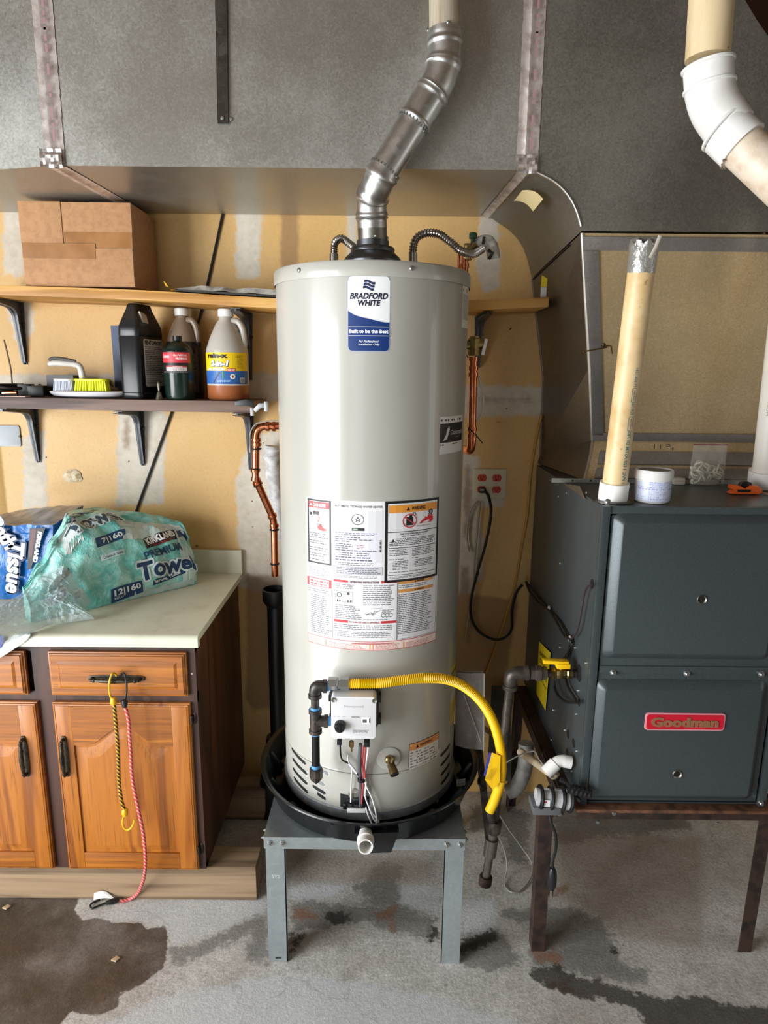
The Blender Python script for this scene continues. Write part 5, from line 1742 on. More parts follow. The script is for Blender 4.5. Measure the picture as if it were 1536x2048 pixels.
# pressed steel brackets: one built, the others copied with their parts
def bracket(drop=0.2, arm=0.2):
    t_ = thing('shelf_bracket', 'x', 'bracket', (0, 0, 0))
    # web: side outline in the YZ plane, arm along -Y at the top, leg down the wall
    out = [(0, 0), (-arm, 0), (-arm, -0.008)]
    for i in range(5):
        s = i / 4
        out.append((-arm * 0.97 + (arm * 0.97 - 0.075) * s, -0.009 - 0.012 * s))
    for i in range(1, 8):
        a = i / 8
        out.append((-0.075 * (1 - a) ** 2 - 2 * a * (1 - a) * 0.036 - a * a * 0.034, -0.021 * (1 - a) ** 2 - 2 * a * (1 - a) * 0.026 - a * a * 0.062))
    for i in range(6):
        s = i / 5
        out.append((-0.034 + 0.024 * s, -0.062 - (drop - 0.068) * s))
    out += [(-0.004, -drop), (0, -drop)]
    MB().prism([V(-0.003, y, z) for y, z in out], (0.006, 0, 0)).build('web', M['bracket'], t_, smooth=False)
    # flange following the curve, tapering to the foot
    n_ = len(out)
    mb = MB()
    vs = []
    cv = out[2:-2]
    for i, (y, z) in enumerate(cv):
        w = 0.015 - 0.008 * (i / (len(cv) - 1))
        vs += [V(-w, y, z), V(w, y, z), V(w, y + 0.002, z + 0.002), V(-w, y + 0.002, z + 0.002)]
    fs = []
    for i in range(len(cv) - 1):
        for k in range(4):
            fs.append((i * 4 + k, i * 4 + (k + 1) % 4, i * 4 + 4 + (k + 1) % 4, i * 4 + 4 + k))
    fs += [(3, 2, 1, 0), tuple(len(vs) - 4 + k for k in range(4))]
    mb.add(vs, fs).build('flange', M['bracket'], t_, ang=50)
    MB().prism([V(-0.016, 0, 0), V(0.016, 0, 0), V(0.008, 0, -drop), V(-0.008, 0, -drop)], (0, -0.002, 0)).build('wall_plate', M['bracket'], t_, smooth=False)
    MB().mm((-0.016, -arm, -0.002), (0.016, 0, 0)).build('arm', M['bracket'], t_, smooth=False)
    sm = MB().lathe([(0.006, 0), (0.005, 0.003), (0, 0.0035)], (0, 0, 0), 10, rotto((0, -1, 0))).mesh('screw', M['iron'])
    for z in (-drop + 0.012, -0.07):
        o = bpy.data.objects.new('screw', sm)
        COL.objects.link(o)
        o.parent = t_
        o.location = (0.010 if z > -0.1 else 0, -0.003, z)
    return t_


def copy_tree(o, parent=None):
    c = o.copy()
    COL.objects.link(c)
    if parent:
        c.parent = parent
    for ch in list(o.children):
        copy_tree(ch, c)
    return c


br0 = bracket()
first = True
for u, v, tb, th, lab in ((50, 729, us, 0.030, 'grey steel bracket under left part of the upper pine shelf'),
                          (500, 760, us, 0.030, 'grey steel bracket under upper shelf, right of the clear jug'),
                          (955, 735, us, 0.030, 'grey steel bracket under upper shelf, right of the water heater'),
                          (77, 925, ls, 0.036, 'grey tapered bracket under dark shelf beside the grey wall plate'),
                          (286, 931, ls, 0.036, 'grey tapered bracket under dark shelf below the black jug'),
                          (502, 940, ls, 0.036, 'grey tapered bracket under right end of dark shelf beside copper pipe')):
    o = br0 if first else copy_tree(br0)
    first = False
    p = P(u, v, Y=YW - 0.004)
    zt_ = shelf_z(tb, p.x) - th - 0.004
    o.location = (p.x, YW - 0.0015, zt_)
    o.scale = (1, 1, max(0.6, (zt_ - p.z) / 0.2))
    tag(o, lab, 'bracket', 'shelf brackets on the wall')

# ---- black cable slanting down the wall
cb = MB().tube([P(447, 420, Y=YW - 0.006), P(404, 620, Y=YW - 0.006), P(345, 820, Y=YW - 0.006), P(283, 992, Y=YW - 0.006), P(250, 1085, Y=YW - 0.006)], 0.0045, 8).build('wall_cable', M['blackrubber'])
tag(cb, 'thin black cable slanting down the wall behind both shelves', 'cable')
cb = MB().tube([P(-20, 394, Y=2.36), P(38, 413, Y=2.37)], 0.006, 8).build('wall_rod', M['iron'])
tag(cb, 'short dark rod under duct at the upper left edge', 'rod')

# ---- grey wall plate, outlet
pl_ = thing('cover_plate', 'grey metal cover plate screwed to wall below dark shelf', 'plate', P(10, 893, Y=YW))
a, b = P(-60, 850, Y=YW), P(44, 893, Y=YW)
MB().prism([V((a.x + b.x) / 2 + x, YW - 0.0015, (a.z + b.z) / 2 + z) for x, z in rrect(0, 0, b.x - a.x, a.z - b.z, 0.008)], (0, -0.004, 0)).build('plate', flat('#85898c', 0.4, 0.3), pl_, bevel=0.001)
MB().lathe([(0.0045, 0), (0.0035, 0.002), (0, 0.002)], P(39, 873, Y=YW - 0.0055), 10, rotto((0, -1, 0))).build('screw', M['iron'], pl_)

ol = thing('power_outlet', 'beige quad power outlet with red sockets on wall right of heater', 'outlet', P(978, 996, Y=YW))
a, b = P(947, 937, Y=YW), P(1010, 996, Y=YW)
ox, oz = (a.x + b.x) / 2, (a.z + b.z) / 2
ow, oh = b.x - a.x, a.z - b.z
MB().prism([V(ox + x, YW - 0.001, oz + z) for x, z in rrect(0, 0, ow, oh, 0.004)], (0, -0.007, 0)).build('cover', flat('#cfc8ae', 0.4), ol, bevel=0.003)
red = flat('#c23a22', 0.35)
for sx in (-0.24, 0.21):
    for sz in (0.2, -0.2):
        cx, cz = ox + sx * ow, oz + sz * oh
        pts = []
        for i in range(20):
            aa = 2 * PI * i / 20
            pts.append(V(cx + 0.0165 * math.cos(aa), YW - 0.0075, cz + max(-0.0125, min(0.0125, 0.0165 * math.sin(aa)))))
        so = MB().prism(pts, (0, -0.0025, 0)).build('socket', red, ol, bevel=0.0006)
        mb = MB()
        for dx in (-0.0055, 0.0055):
            mb.mm((cx + dx - 0.001, YW - 0.0104, cz - 0.001), (cx + dx + 0.001, YW - 0.0099, cz + 0.0065))
        mb.lathe([(0.0024, 0.0), (0.0024, 0.0003)], (cx, YW - 0.0101, cz - 0.0065), 10, rotto((0, -1, 0)))
        o = mb.build('socket_slots', slot_m, so)
        o['kind'] = 'stuff'
    MB().lathe([(0.002, 0), (0.001, 0.001)], (ox + sx * ow, YW - 0.008, oz), 8, rotto((0, -1, 0))).build('screw', M['zinc'], ol)

cord = thing('power_cable', 'black power cable looping from the red outlet to the furnace side', 'cable', P(990, 1280, Y=YW - 0.02))
pp = V(ox - 0.24 * ow, YW - 0.0105, oz - 0.2 * oh)
MB().prism([pp + V(x, 0, z) for x, z in rrect(0, 0, 0.022, 0.020, 0.005)], (0, -0.024, 0)).build('plug', M['blackplastic'], cord, bevel=0.003)
MB().box(pp + V(-0.002, -0.0245, 0.003), (0.014, 0.002, 0.006)).build('plug_label', flat('#b9b4ad', 0.4), cord)
pts = [pp + V(0.008, -0.022, 0)] + [P(u, v, Y=YW - d) for u, v, d in ((978, 995, .03), (982, 1030, .015), (972, 1085, .014), (955, 1145, .013), (943, 1195, .012), (942, 1232, .012), (957, 1262, .014), (985, 1278, .03), (1008, 1276, .05), (1023, 1258, .06), (1024, 1220, .06), (1033, 1185, .055), (1045, 1169, .05))]
MB().tube(spl(pts, 8), 0.0052, 8).build('cord', M['blackrubber'], cord)

yw = MB().tube(spl([P(u, v, Y=YW - d) for u, v, d in ((1083, 830, .02), (1070, 890, .012), (1060, 960, .012), (1055, 1030, .012), (1043, 1095, .012), (1030, 1170, .012), (1014, 1225, .012), (995, 1285, .012), (975, 1340, .012), (962, 1375, .012), (940, 1450, .012))], 6), 0.0048, 8).build('yellow_cable', flat('#b98f3e', 0.5))
tag(yw, 'yellow cable running down the wall between outlet and furnace', 'cable')
bw = MB().tube(spl([P(u, v, Y=YW - 0.008) for u, v in ((939, 1104), (934, 1080), (935, 1050), (942, 1020), (955, 1003), (960, 1010), (957, 1040), (950, 1120), (946, 1180), (936, 1240), (930, 1285))], 6), 0.003, 8).build('beige_wire', flat('#9d9383', 0.5))
tag(bw, 'thin beige wire looping below the outlet behind the heater', 'wire')

# ================================================================== ON THE UPPER SHELF
def uz(x):
    return shelf_z(us, x)


bxl, bxr = P(50, 560, Y=2.16), P(270, 568, Y=2.16)
bw_, bh = bxr.x - bxl.x, P(45, 403, Y=2.16).z - uz(bxl.x)
zb0 = max(uz(bxl.x), uz(bxr.x)) + 0.001
BY0, BY1 = 2.165, 2.375
t = NT('cardboard')
n1 = t.noise(1, 3, 0.6, t.co((8, 8, 300)))
n2 = t.noise(60, 4, 0.6)
t.bump(n1, 0.06, 0.002)
M['card'] = t.fin(t.mix(t.mr(n2, 0.35, 0.7), '#b98b62', '#ab7d55'), 0.75)
M['card_tape'] = speck('parcel_tape', '#a3703f', '#92622f', 12, 0.3)
cbx = thing('cardboard_box', 'brown cardboard box taped shut on the upper pine shelf', 'box', ((bxl.x + bxr.x) / 2, (BY0 + BY1) / 2, zb0))
xl0, xr0 = bxl.x, bxr.x
MB().mm((xl0, BY0, zb0), (xr0, BY1, zb0 + bh)).build('carton', M['card'], cbx, bevel=0.002)
# end flaps: the panels meet at a seam two thirds up; a lapped flap at the upper left
MB().mm((xl0 - 0.002, BY0 - 0.003, zb0 + bh * 0.515), (xl0 + bw_ * 0.375, BY0 - 0.0005, zb0 + bh + 0.001)).build('flap', M['card'], cbx, bevel=0.001)
MB().mm((xl0, BY0 - 0.0042, zb0 + bh * 0.335), (xl0 + bw_ * 0.66, BY0 - 0.0034, zb0 + bh * 0.515)).build('parcel_tape', M['card_tape'], cbx, smooth=False)
MB().mm((xl0 + bw_ * 0.385, BY0 - 0.0012, zb0 + bh * 0.47), (xr0 - 0.001, BY0 - 0.0004, zb0 + bh * 0.65)).build('parcel_tape', M['card_tape'], cbx, smooth=False)
MB().mm((xl0, BY0 - 0.0032, zb0), (xr0 - 0.002, BY0 - 0.0006, zb0 + bh * 0.46)).build('flap', M['card'], cbx, bevel=0.001)

x0, x1 = P(345, 570, Y=2.2).x, P(556, 580, Y=2.2).x
sk = thing('paper_sack', 'flat white paper sack lying on the pine shelf left of heater', 'sack', ((x0 + x1) / 2, 2.26, uz(0.5 * (x0 + x1))))


def sack(u, v):
    x = x0 + (x1 - x0) * u
    y = 2.16 + 0.17 * v
    e = min(1, 5 * u) * min(1, 4 * (1 - abs(2 * v - 1)) + 0.25)
    return V(x, y, uz(x) + 0.006 + 0.020 * e + 0.006 * mnoise.noise(V(u * 7, v * 4, 0)))


MB().grid(sack, 40, 12).build('top_sheet', speck('sack_paper', '#cfcac2', '#a39d95', 30, 0.6, bump=0.4), sk)
MB().prism([V(x0 + 0.02, 2.156, uz(x0) + 0.003), V(x1, 2.156, uz(x1) + 0.003), V(x1, 2.33, uz(x1) + 0.003), V(x0 + 0.02, 2.33, uz(x0) + 0.003)], (0, 0, 0.006)).build('bottom_sheet', flat('#2b2622', 0.6), sk)
p = P(333, 568, Y=2.155)
mb = MB().grid(lambda u, v: V(p.x - 0.008 + 0.038 * u, p.y - 0.004 + 0.02 * v, uz(p.x) + 0.004 + 0.028 * (1 - u) ** 2 * (1 - 0.5 * v) + 0.003 * math.sin(u * 9)), 10, 4)
o = mb.build('yellow_scrap', flat('#d9a82c', 0.5))
tag(o, 'curled yellow scrap at the front edge of the pine shelf', 'scrap')
p = P(1089, 588, Y=2.16)
sg = thing('price_tag', 'small yellow and white tag standing at the right end of upper shelf', 'tag', (p.x, 2.17, uz(p.x)))
z0 = uz(p.x) + 0.001
MB().mm((p.x - 0.011, 2.165, z0), (p.x + 0.007, 2.168, z0 + 0.03)).build('lower_half', flat('#d8d8d2', 0.4), sg, bevel=0.001)
MB().prism([V(p.x - 0.011, 2.165, z0 + 0.0305), V(p.x + 0.007, 2.165, z0 + 0.0305), V(p.x + 0.007, 2.165, z0 + 0.056), V(p.x - 0.010, 2.165, z0 + 0.066)], (0, 0.003, 0)).build('upper_half', flat('#e0c81e', 0.4), sg, smooth=False)

# ================================================================== ON THE LOWER SHELF
def lz(x):
    return shelf_z(ls, x)


# ---- black jug
x0, x1 = P(243, 796, Y=2.17).x, P(272, 796, Y=2.17).x
jc = V((P(243, 798, Y=2.17).x + P(280, 798, Y=2.17).x) / 2 + 0.012, 2.265, 0)
jz = lz(jc.x) + 0.001
jug = thing('black_jug', 'tall black rectangular coolant jug with blue cap and white label', 'jug', (jc.x, jc.y, jz))
JH = min(P(270, 600, Y=2.17).z - jz, shelf_z(us, jc.x) - 0.034 - jz)
RJ = Matrix.Rotation(math.radians(-10), 3, 'Z')
W_, D_ = 0.078, 0.165


def jl(x, y, z):
    return V(jc.x, jc.y, jz) + RJ @ V(x, y, z)


prof = [(0.0, 0.94, 0.97), (0.015, 1, 1), (0.06, 0.98, 1.0), (0.064, 0.96, .985), (0.068, 0.98, 1.0), (0.645, 1.0, 1.0), (0.655, 0.95, 0.98), (0.665, 1.0, 1.0), (0.76, 0.97, 0.97), (0.86, 0.72, 0.80), (0.94, 0.50, 0.66), (0.985, 0.44, 0.6), (1.0, 0.36, 0.54)]
mb = MB()
rings = []
for z, sw, sd in prof:
    rings.append([jl(x, y, z * JH) for x, y in rrect(0, 0, W_ * sw, D_ * sd, 0.014 * min(sw, sd) + 0.002, 4)])
n_ = len(rings[0])
mb.add([p for r in rings for p in r], [(i * n_ + k, i * n_ + (k + 1) % n_, (i + 1) * n_ + (k + 1) % n_, (i + 1) * n_ + k) for i in range(len(rings) - 1) for k in range(n_)] + [tuple(range(n_ - 1, -1, -1)), tuple((len(rings) - 1) * n_ + k for k in range(n_))])
jugm = flat('#1b1c1f', 0.33)
jb = mb.build('jug_body', jugm, jug, ang=45)
# the handle hole shows as a pale gap near the shoulder
MB().prism([jl(W_ * 0.42, -0.045, JH * 0.80), jl(W_ * 0.42, -0.015, JH * 0.79), jl(W_ * 0.30, -0.010, JH * 0.88), jl(W_ * 0.30, -0.05, JH * 0.91)], RJ @ V(0.006, 0, 0.002)).build('handle_gap', flat('#b9b2a4', 0.5), jb)
MB().lathe([(0.022, JH * 0.88), (0.022, JH * 0.955), (0.020, JH * 0.96), (0, JH * 0.96)], jl(0, 0.035, 0), 20).build('cap', flat('#1f3f7a', 0.4), jug, label='blue screw cap')
pr = Print(plane_fn(jl(W_ / 2, 0.005, JH * 0.13), RJ @ V(0, 1, 0), (0, 0, 1)), 1)
LWj, LHj = 0.125, JH * 0.50
pr.poly(rrect(0, LHj / 2, LWj, LHj, 0.008), '#dddbd5', 4)
pr.text('PENTOFROST', 0.002, LHj * 0.93, '#111114', w=0.112, ht=0.014, layer=5, bold=0.05)
pr.greek(-0.055, LHj * 0.24, 0.055, LHj * 0.86, 16, '#6b6b6b', 0.45, 0.2, 5)
pr.rect(-0.055, LHj * 0.2, 0.058, LHj * 0.207, '#4c4c4e', 5)
pr.greek(-0.055, LHj * 0.06, 0.055, LHj * 0.18, 3, '#7a7a7a', 0.4, 0.4, 5)
pr.rect(-0.055, LHj * 0.72, -0.01, LHj * 0.74, '#8a8a88', 5)
pr.build('label', jb)
sl = MB().mm((P(234, 780, Y=2.36).x, 2.345, lz(-1) + 0.002), (P(252, 780, Y=2.36).x, 2.36, lz(-1) + 0.24)).build('blue_panel', flat('#33476a', 0.4))
tag(sl, 'narrow dark blue panel leaning on wall behind the black jug', 'panel')


def jug_round(nm, label, uc, vt, w, yy, body_mat, parts):
    """gallon jug: cylinder, cone shoulder, neck, cap, loop handle on the right; w is its diameter"""
    x = P(uc, 796, Y=yy).x
    z = lz(x) + 0.001
    H = min(P(uc, vt, Y=yy).z - z, shelf_z(us, x) - 0.034 - z)
    t_ = thing(nm, label, 'jug', (x, yy, z))
    R = w / 2
    pf = [(R * 0.9, 0), (R, 0.02 * H), (R, 0.52 * H), (R * 0.98, 0.56 * H), (R * 0.8, 0.68 * H), (R * 0.5, 0.83 * H), (R * 0.33, 0.88 * H), (R * 0.31, 0.93 * H)]
    MB().lathe([(a, z + b) for a, b in pf], (x, yy, 0), 36).build('bottle', body_mat, t_, ang=50)
    hp_ = [V(x + R * 0.30, yy - 0.01, z + 0.865 * H), V(x + R * 0.6, yy - 0.01, z + 0.86 * H), V(x + R * 0.80, yy - 0.01, z + 0.78 * H), V(x + R * 0.86, yy - 0.01, z + 0.64 * H), V(x + R * 0.84, yy - 0.01, z + 0.57 * H)]
    MB().tube(spl(hp_, 6), 0.0105, 12).build('handle', body_mat, t_)
    MB().lathe([(R * 0.36, z + 0.915 * H), (R * 0.37, z + 0.92 * H), (R * 0.36, z + 0.99 * H), (R * 0.3, z + H), (0, z + H)], (x, yy, 0), 24).build('cap', M['white'], t_, label='white screw cap')
    return t_, x, z, H, R


t = NT('purple_fluid_jug')
sepz = t.node('ShaderNodeSeparateXYZ', {0: t.co()}, 2)
fill_ = t.mr(sepz, 0.186, 0.19, 1, 0, False)
purple = t.fin(t.mix(fill_, '#8d7c6c', '#2a2228'), 0.25)
jp, x, z, H, R = jug_round('purple_jug', 'translucent jug of dark purple fluid with white cap behind the green cylinder', 372, 608, 0.125, 2.322, purple, None)
pr = Print(cyl_fn(x, 2.322, z, R, 0.5), 0.01)
pr.rect(-0.02, 0.02, 0.035, H * 0.5, '#45434c', 2)
pr.greek(-0.012, H * 0.3, 0.03, H * 0.44, 5, '#7d7a80', 0.4, 0.3, 3)
pr.line([(-0.012, H * 0.27), (0.01, H * 0.31), (0.025, H * 0.34)], 0.005, '#1a181c', 3)
pr.rect(0.0, 0.03, 0.022, 0.05, '#6b6970', 3)
pr.build('label', jp)

t = NT('milky_plastic')
sepz = t.node('ShaderNodeSeparateXYZ', {0: t.co()}, 2)
milky = t.fin(t.mix(t.mr(sepz, 0.046, 0.049, 1, 0, False), '#b6b1a9', '#9c5a33'), 0.32, 0.0, Subsurface_Weight=0.0)
jr, x, z, H, R = jug_round('washer_fluid_jug', 'clear jug with white cap, yellow and blue label, orange fluid at bottom', 458, 616, 0.137, 2.24, milky, None)
pr = Print(cyl_fn(x, 2.24, z, R, 0.0), 0.008)
q = R * 1.35
l0, l1 = H * 0.18, H * 0.52
pr.rect(-q, l0, q, l1, '#2f62ad', 2)
pr.rect(-q, l0 + (l1 - l0) * 0.42, q, l1, '#f0cb10', 3)
pr.strip([(-q, l0 + (l1 - l0) * 0.30), (-0.02, l0 + (l1 - l0) * 0.30), (0.04, l0 + (l1 - l0) * 0.30)], [(-q, l0 + (l1 - l0) * 0.56), (-0.02, l0 + (l1 - l0) * 0.50), (0.04, l0 + (l1 - l0) * 0.34)], '#7fb4d2', 4)
pr.strip([(-0.04, l0 + (l1 - l0) * 0.18), (0.0, l0 + (l1 - l0) * 0.18), (0.035, l0 + (l1 - l0) * 0.16)], [(-0.025, l0 + (l1 - l0) * 0.36), (0.0, l0 + (l1 - l0) * 0.40), (0.035, l0 + (l1 - l0) * 0.33)], '#3e8a4f', 5)
pr.line([(-0.035, l0 + 0.002), (-0.012, l0 + (l1 - l0) * 0.36)], 0.004, '#1c2430', 6)
pr.text('rain-x', -0.02, l0 + (l1 - l0) * 0.90, '#14161c', w=0.074, ht=0.015, layer=6, bold=0.06)
pr.rect(-0.06, l0 + (l1 - l0) * 0.79, 0.022, l0 + (l1 - l0) * 0.797, '#3d4a5c', 5)
pr.text('2-in-1', -0.012, l0 + (l1 - l0) * 0.645, '#1b2a55', w=0.066, ht=0.021, layer=5, bold=0.11, shear=0.2)
pr.text('2-in-1', -0.013, l0 + (l1 - l0) * 0.65, '#f4f6f8', w=0.063, ht=0.019, layer=7, bold=0.06, shear=0.2)
pr.text('ALL SEASON', -0.026, l0 + (l1 - l0) * 0.475, '#eef4f8', w=0.064, ht=0.009, layer=7, bold=0.05)
pr.rect(0.012, l0 + (l1 - l0) * 0.40, 0.04, l0 + (l1 - l0) * 0.50, '#c4453c', 6)
pr.greek(0.014, l0 + (l1 - l0) * 0.41, 0.039, l0 + (l1 - l0) * 0.49, 2, '#f0d9d4', 0.5, 0.1, 7)
pr.disc(0.030, l0 + (l1 - l0) * 0.24, 0.0085, '#e9e4d8', 6)
pr.disc(0.030, l0 + (l1 - l0) * 0.24, 0.0032, '#8d4a33', 7, 10, 0.005)
pr.rect(0.056, l0 + 0.002, 0.074, l0 + 0.020, '#e4e4e0', 6)
for k in range(6):
    pr.rect(0.058 + k * 0.0026, l0 + 0.004, 0.0592 + k * 0.0026, l0 + 0.018, '#2b2b2e', 7)
pr.greek(0.045, l0 + (l1 - l0) * 0.5, 0.07, l0 + (l1 - l0) * 0.92, 9, '#b3961a', 0.4, 0.3, 6)
pr.greek(-0.02, l0 + (l1 - l0) * 0.06, 0.03, l0 + (l1 - l0) * 0.13, 2, '#9fc0e0', 0.5, 0.2, 6)
pr.build('label', jr)

# ---- green gas cylinder in front of the purple jug
yy = 2.200
x = P(361, 798, Y=yy).x
z = lz(x) + 0.001
H = P(355, 672, Y=yy).z - z
R = 0.0475
gc_ = thing('propane_cylinder', 'dark green propane cylinder with red and white label beside black jug', 'gas cylinder', (x, yy, z))
gb = MB().lathe([(R * 0.86, z), (R, z + 0.014), (R, z + H * 0.74), (R * 0.93, z + H * 0.80), (R * 0.7, z + H * 0.87), (R * 0.36, z + H * 0.92), (R * 0.3, z + H * 0.925)], (x, yy, 0), 36).build('tank', flat('#10241d', 0.22), gc_, ang=50)
MB().lathe([(R * 0.3, z + H * 0.92), (R * 0.3, z + H), (R * 0.22, z + H)], (x, yy, 0), 16).build('valve', M['blackplastic'], gc_)
pr = Print(cyl_fn(x, yy, z, R, 0.0), 0.006)
pr.rect(-0.056, H * 0.42, 0.056, H * 0.76, '#15181a', 1)
pr.rect(-0.054, H * 0.58, 0.054, H * 0.74, '#d13a45', 2)
pr.rect(-0.03, H * 0.455, 0.04, H * 0.53, '#e3d9d6', 2)
pr.rect(-0.03, H * 0.51, 0.04, H * 0.535, '#c43440', 3)
pr.text('Coleman', -0.030, H * 0.68, '#f3dcdc', w=0.030, ht=0.010, layer=3, bold=0.03)
pr.text('ALL-PURPOSE', 0.020, H * 0.695, '#f3dcdc', w=0.044, ht=0.006, layer=3, bold=0.03)
pr.text('PROPANE', 0.024, H * 0.645, '#f3dcdc', w=0.036, ht=0.007, layer=3, bold=0.05)
pr.text('WARNING', 0.01, H * 0.522, '#f3dcdc', w=0.03, ht=0.004, layer=4)
pr.greek(-0.027, H * 0.46, 0.038, H * 0.505, 3, '#7b5f5f', 0.5, 0.2, 3)
pr.greek(-0.05, H * 0.43, 0.05, H * 0.445, 1, '#c9c9c9', 0.5, 0.1, 2)
pr.build('label', gb)

# ---- small metal piece between jug and cylinder: a little brush with a flared foot
x = P(319, 798, Y=2.165).x
z = lz(x) + 0.001
H = 0.062
o = MB().lathe([(0.0125, z), (0.0105, z + 0.006), (0.0075, z + 0.020), (0.0028, z + 0.028), (0.0045, z + 0.034), (0.0045, z + 0.052), (0.003, z + 0.056)], (x, 2.165, 0), 14).build('brass_nozzle', speck('tarnished_nozzle', '#8d8674', '#5f5a4e', 60, 0.35, 0.8))
tag(o, 'small tarnished metal nozzle standing between black jug and green cylinder', 'nozzle')

# ---- white plate with the brushes
yy = 2.21
xp0, xp1 = P(98, 790, Y=yy).x, P(256, 795, Y=yy).x
xc = (xp0 + xp1) / 2
z = lz(xc) + 0.002
plt = MB().lathe([(0.06, z), (0.085, z + 0.004), (0.094, z + 0.013), (0.096, z + 0.018), (0.093, z + 0.020), (0.08, z + 0.016), (0, z + 0.014)], (0, 0, 0), 40)
sx = (xp1 - xp0) / 2 / 0.096
plt.v = [V(xc + p.x * sx, yy + 0.01 + p.y * 0.62, p.z) for p in plt.v]
o = plt.build('white_plate', flat('#dcdbe2', 0.35))
tag(o, 'white oval plate with two brushes on it, on the dark shelf', 'plate')
zp = z + 0.021


def brush(nm, label, u0, u1, v0, col, light, handle):
    a, b = P(u0, v0, Y=2.185), P(u1, v0, Y=2.185)
    w = b.x - a.x
    cx_ = (a.x + b.x) / 2
    h_ = max(0.02, a.z - zp)
    t_ = thing(nm, label, 'brush', (cx_, 2.2, zp))
    MB().prism([V(cx_ + x, 2.2 + y, zp + h_ * 0.8) for x, y in rrect(0, 0, w, 0.045, 0.02)], (0, 0, h_ * 0.2)).build('block', light, t_, bevel=0.002)
    mb = MB()
    rng = random.Random(7)
    for i in range(13):
        for j in range(4):
            f = (i + 0.5) / 13 - 0.5
            g = (j + 0.5) / 4 - 0.5
            p0 = V(cx_ + f * w * 0.9, 2.2 + g * 0.036, zp + h_ * 0.8)
            mb.tube([p0, V(cx_ + f * w * 0.97 + rng.uniform(-.002, .002), 2.2 + g * 0.044, zp)], [w * 0.03, w * 0.038], 6)
    o = mb.build('bristles', col, t_)
    o['kind'] = 'stuff'
    return t_, cx_, w, h_


yb_, cx_, w, h_ = brush('scrub_brush', 'scrub brush with bright yellow bristles and curved white handle on plate', 146, 214, 757, flat('#e5ea17', 0.45), flat('#cfd31c', 0.45), True)
hp_ = [V(P(164, 757, Y=2.195).x, 2.2, zp + h_), V(P(161, 741, Y=2.195).x, 2.2, P(161, 741, Y=2.195).z), V(P(154, 731, Y=2.19).x, 2.195, P(154, 730, Y=2.19).z), P(130, 727, Y=2.185), P(108, 726, Y=2.18), P(97, 729, Y=2.178)]
MB().tube(spl(hp_, 6), [0.0105] * 6 + [0.010] * 9 + [0.009] * 13 + [0.007] * 3, 12).build('handle', flat('#d8d4ce', 0.35), yb_)
MB().tube([q + V(0, -0.001, 0.0055) for q in spl([P(152, 727, Y=2.19), P(130, 722, Y=2.185), P(108, 720, Y=2.18), P(99, 724, Y=2.178)], 5)], 0.006, 10).build('grip', flat('#56544f', 0.5), yb_, label='dark grey rubber grip')
brush('nail_brush', 'small white brush with pale bristles beside the yellow scrub brush', 104, 145, 757, flat('#c3c8d3', 0.5), flat('#e2e2e0', 0.4), False)

# ---- clutter at the left: black cords, box, grey rope, antenna wire
rng = random.Random(11)
x0, x1 = P(-30, 790, Y=2.22).x, P(98, 790, Y=2.22).x
z = lz(-1.1)
cl = thing('cord_pile', 'tangled pile of black cords and adapters at left end of dark shelf', 'cords', ((x0 + x1) / 2, 2.24, z))
for k in range(9):
    pts = []
    px_, py_ = rng.uniform(x0 + 0.02, x1 - 0.03), rng.uniform(2.19, 2.3)
    for i in range(9):
        a = i * rng.uniform(0.9, 1.4) + k
        pts.append(V(min(x1 - 0.008, px_ + 0.05 * math.cos(a)), min(2.33, max(2.175, py_ + 0.04 * math.sin(a * 1.1))), z + 0.010 + 0.028 * rng.random() * min(1, k / 3 + .3)))
    MB().tube(spl(pts, 5), 0.0055, 7).build('cord', M['blackrubber'], cl)
for u, v, w, h in ((75, 776, 0.05, 0.035), (25, 778, 0.06, 0.028), (52, 770, 0.04, 0.04)):
    p = P(u, v, Y=2.23)
    MB().box((p.x, 2.23, z + h / 2 + 0.002), (w, 0.04, h), Matrix.Rotation(rng.uniform(-.5, .5), 3, 'Z')).build('adapter', M['blackplastic'], cl, bevel=0.003)
MB().tube([P(5, 786, Y=2.17), P(34, 785, Y=2.17)], 0.0055, 10).build('copper_stub', M['copper'], cl)
mb = MB().prism([V(x0, 2.155, z + 0.0015), V(P(50, 790, Y=2.155).x, 2.155, z + 0.0015), V(P(50, 790, Y=2.155).x, 2.19, z + 0.0015), V(x0, 2.19, z + 0.0015)], (0, 0, 0.0025))
o = mb.build('card_sheet', flat('#d9b7a8', 0.6))
tag(o, 'thin pinkish card lying at the front of the dark shelf, under cords', 'card')
o = MB().tube(spl([P(8, 679, Y=2.25), P(16, 712, Y=2.25), P(22, 740, Y=2.25), P(25, 775, Y=2.25)], 5), 0.0025, 8).build('antenna_wire', flat('#7d6a60', 0.4, 0.5))
tag(o, 'thin upright wire rising from the black cord pile', 'wire')
p0, p1 = P(95, 750, Y=2.30), P(152, 790, Y=2.30)
tb = thing('black_tray', 'black open box standing behind the small white brush', 'box', ((p0.x + p1.x) / 2, 2.32, z))
for lo, hi in (((p0.x, 2.29, z + .001), (p1.x, 2.296, p0.z)), ((p0.x, 2.344, z + .001), (p1.x, 2.35, p0.z)), ((p0.x, 2.296, z + .001), (p0.x + 0.005, 2.344, p0.z)), ((p1.x - 0.005, 2.296, z + .001), (p1.x, 2.344, p0.z)), ((p0.x + 0.005, 2.296, z + .001), (p1.x - 0.005, 2.344, z + 0.006))):
    MB().mm(lo, hi).build('side', M['blackplastic'], tb, smooth=False)
pts = []
pc_ = P(197, 757, Y=2.32)
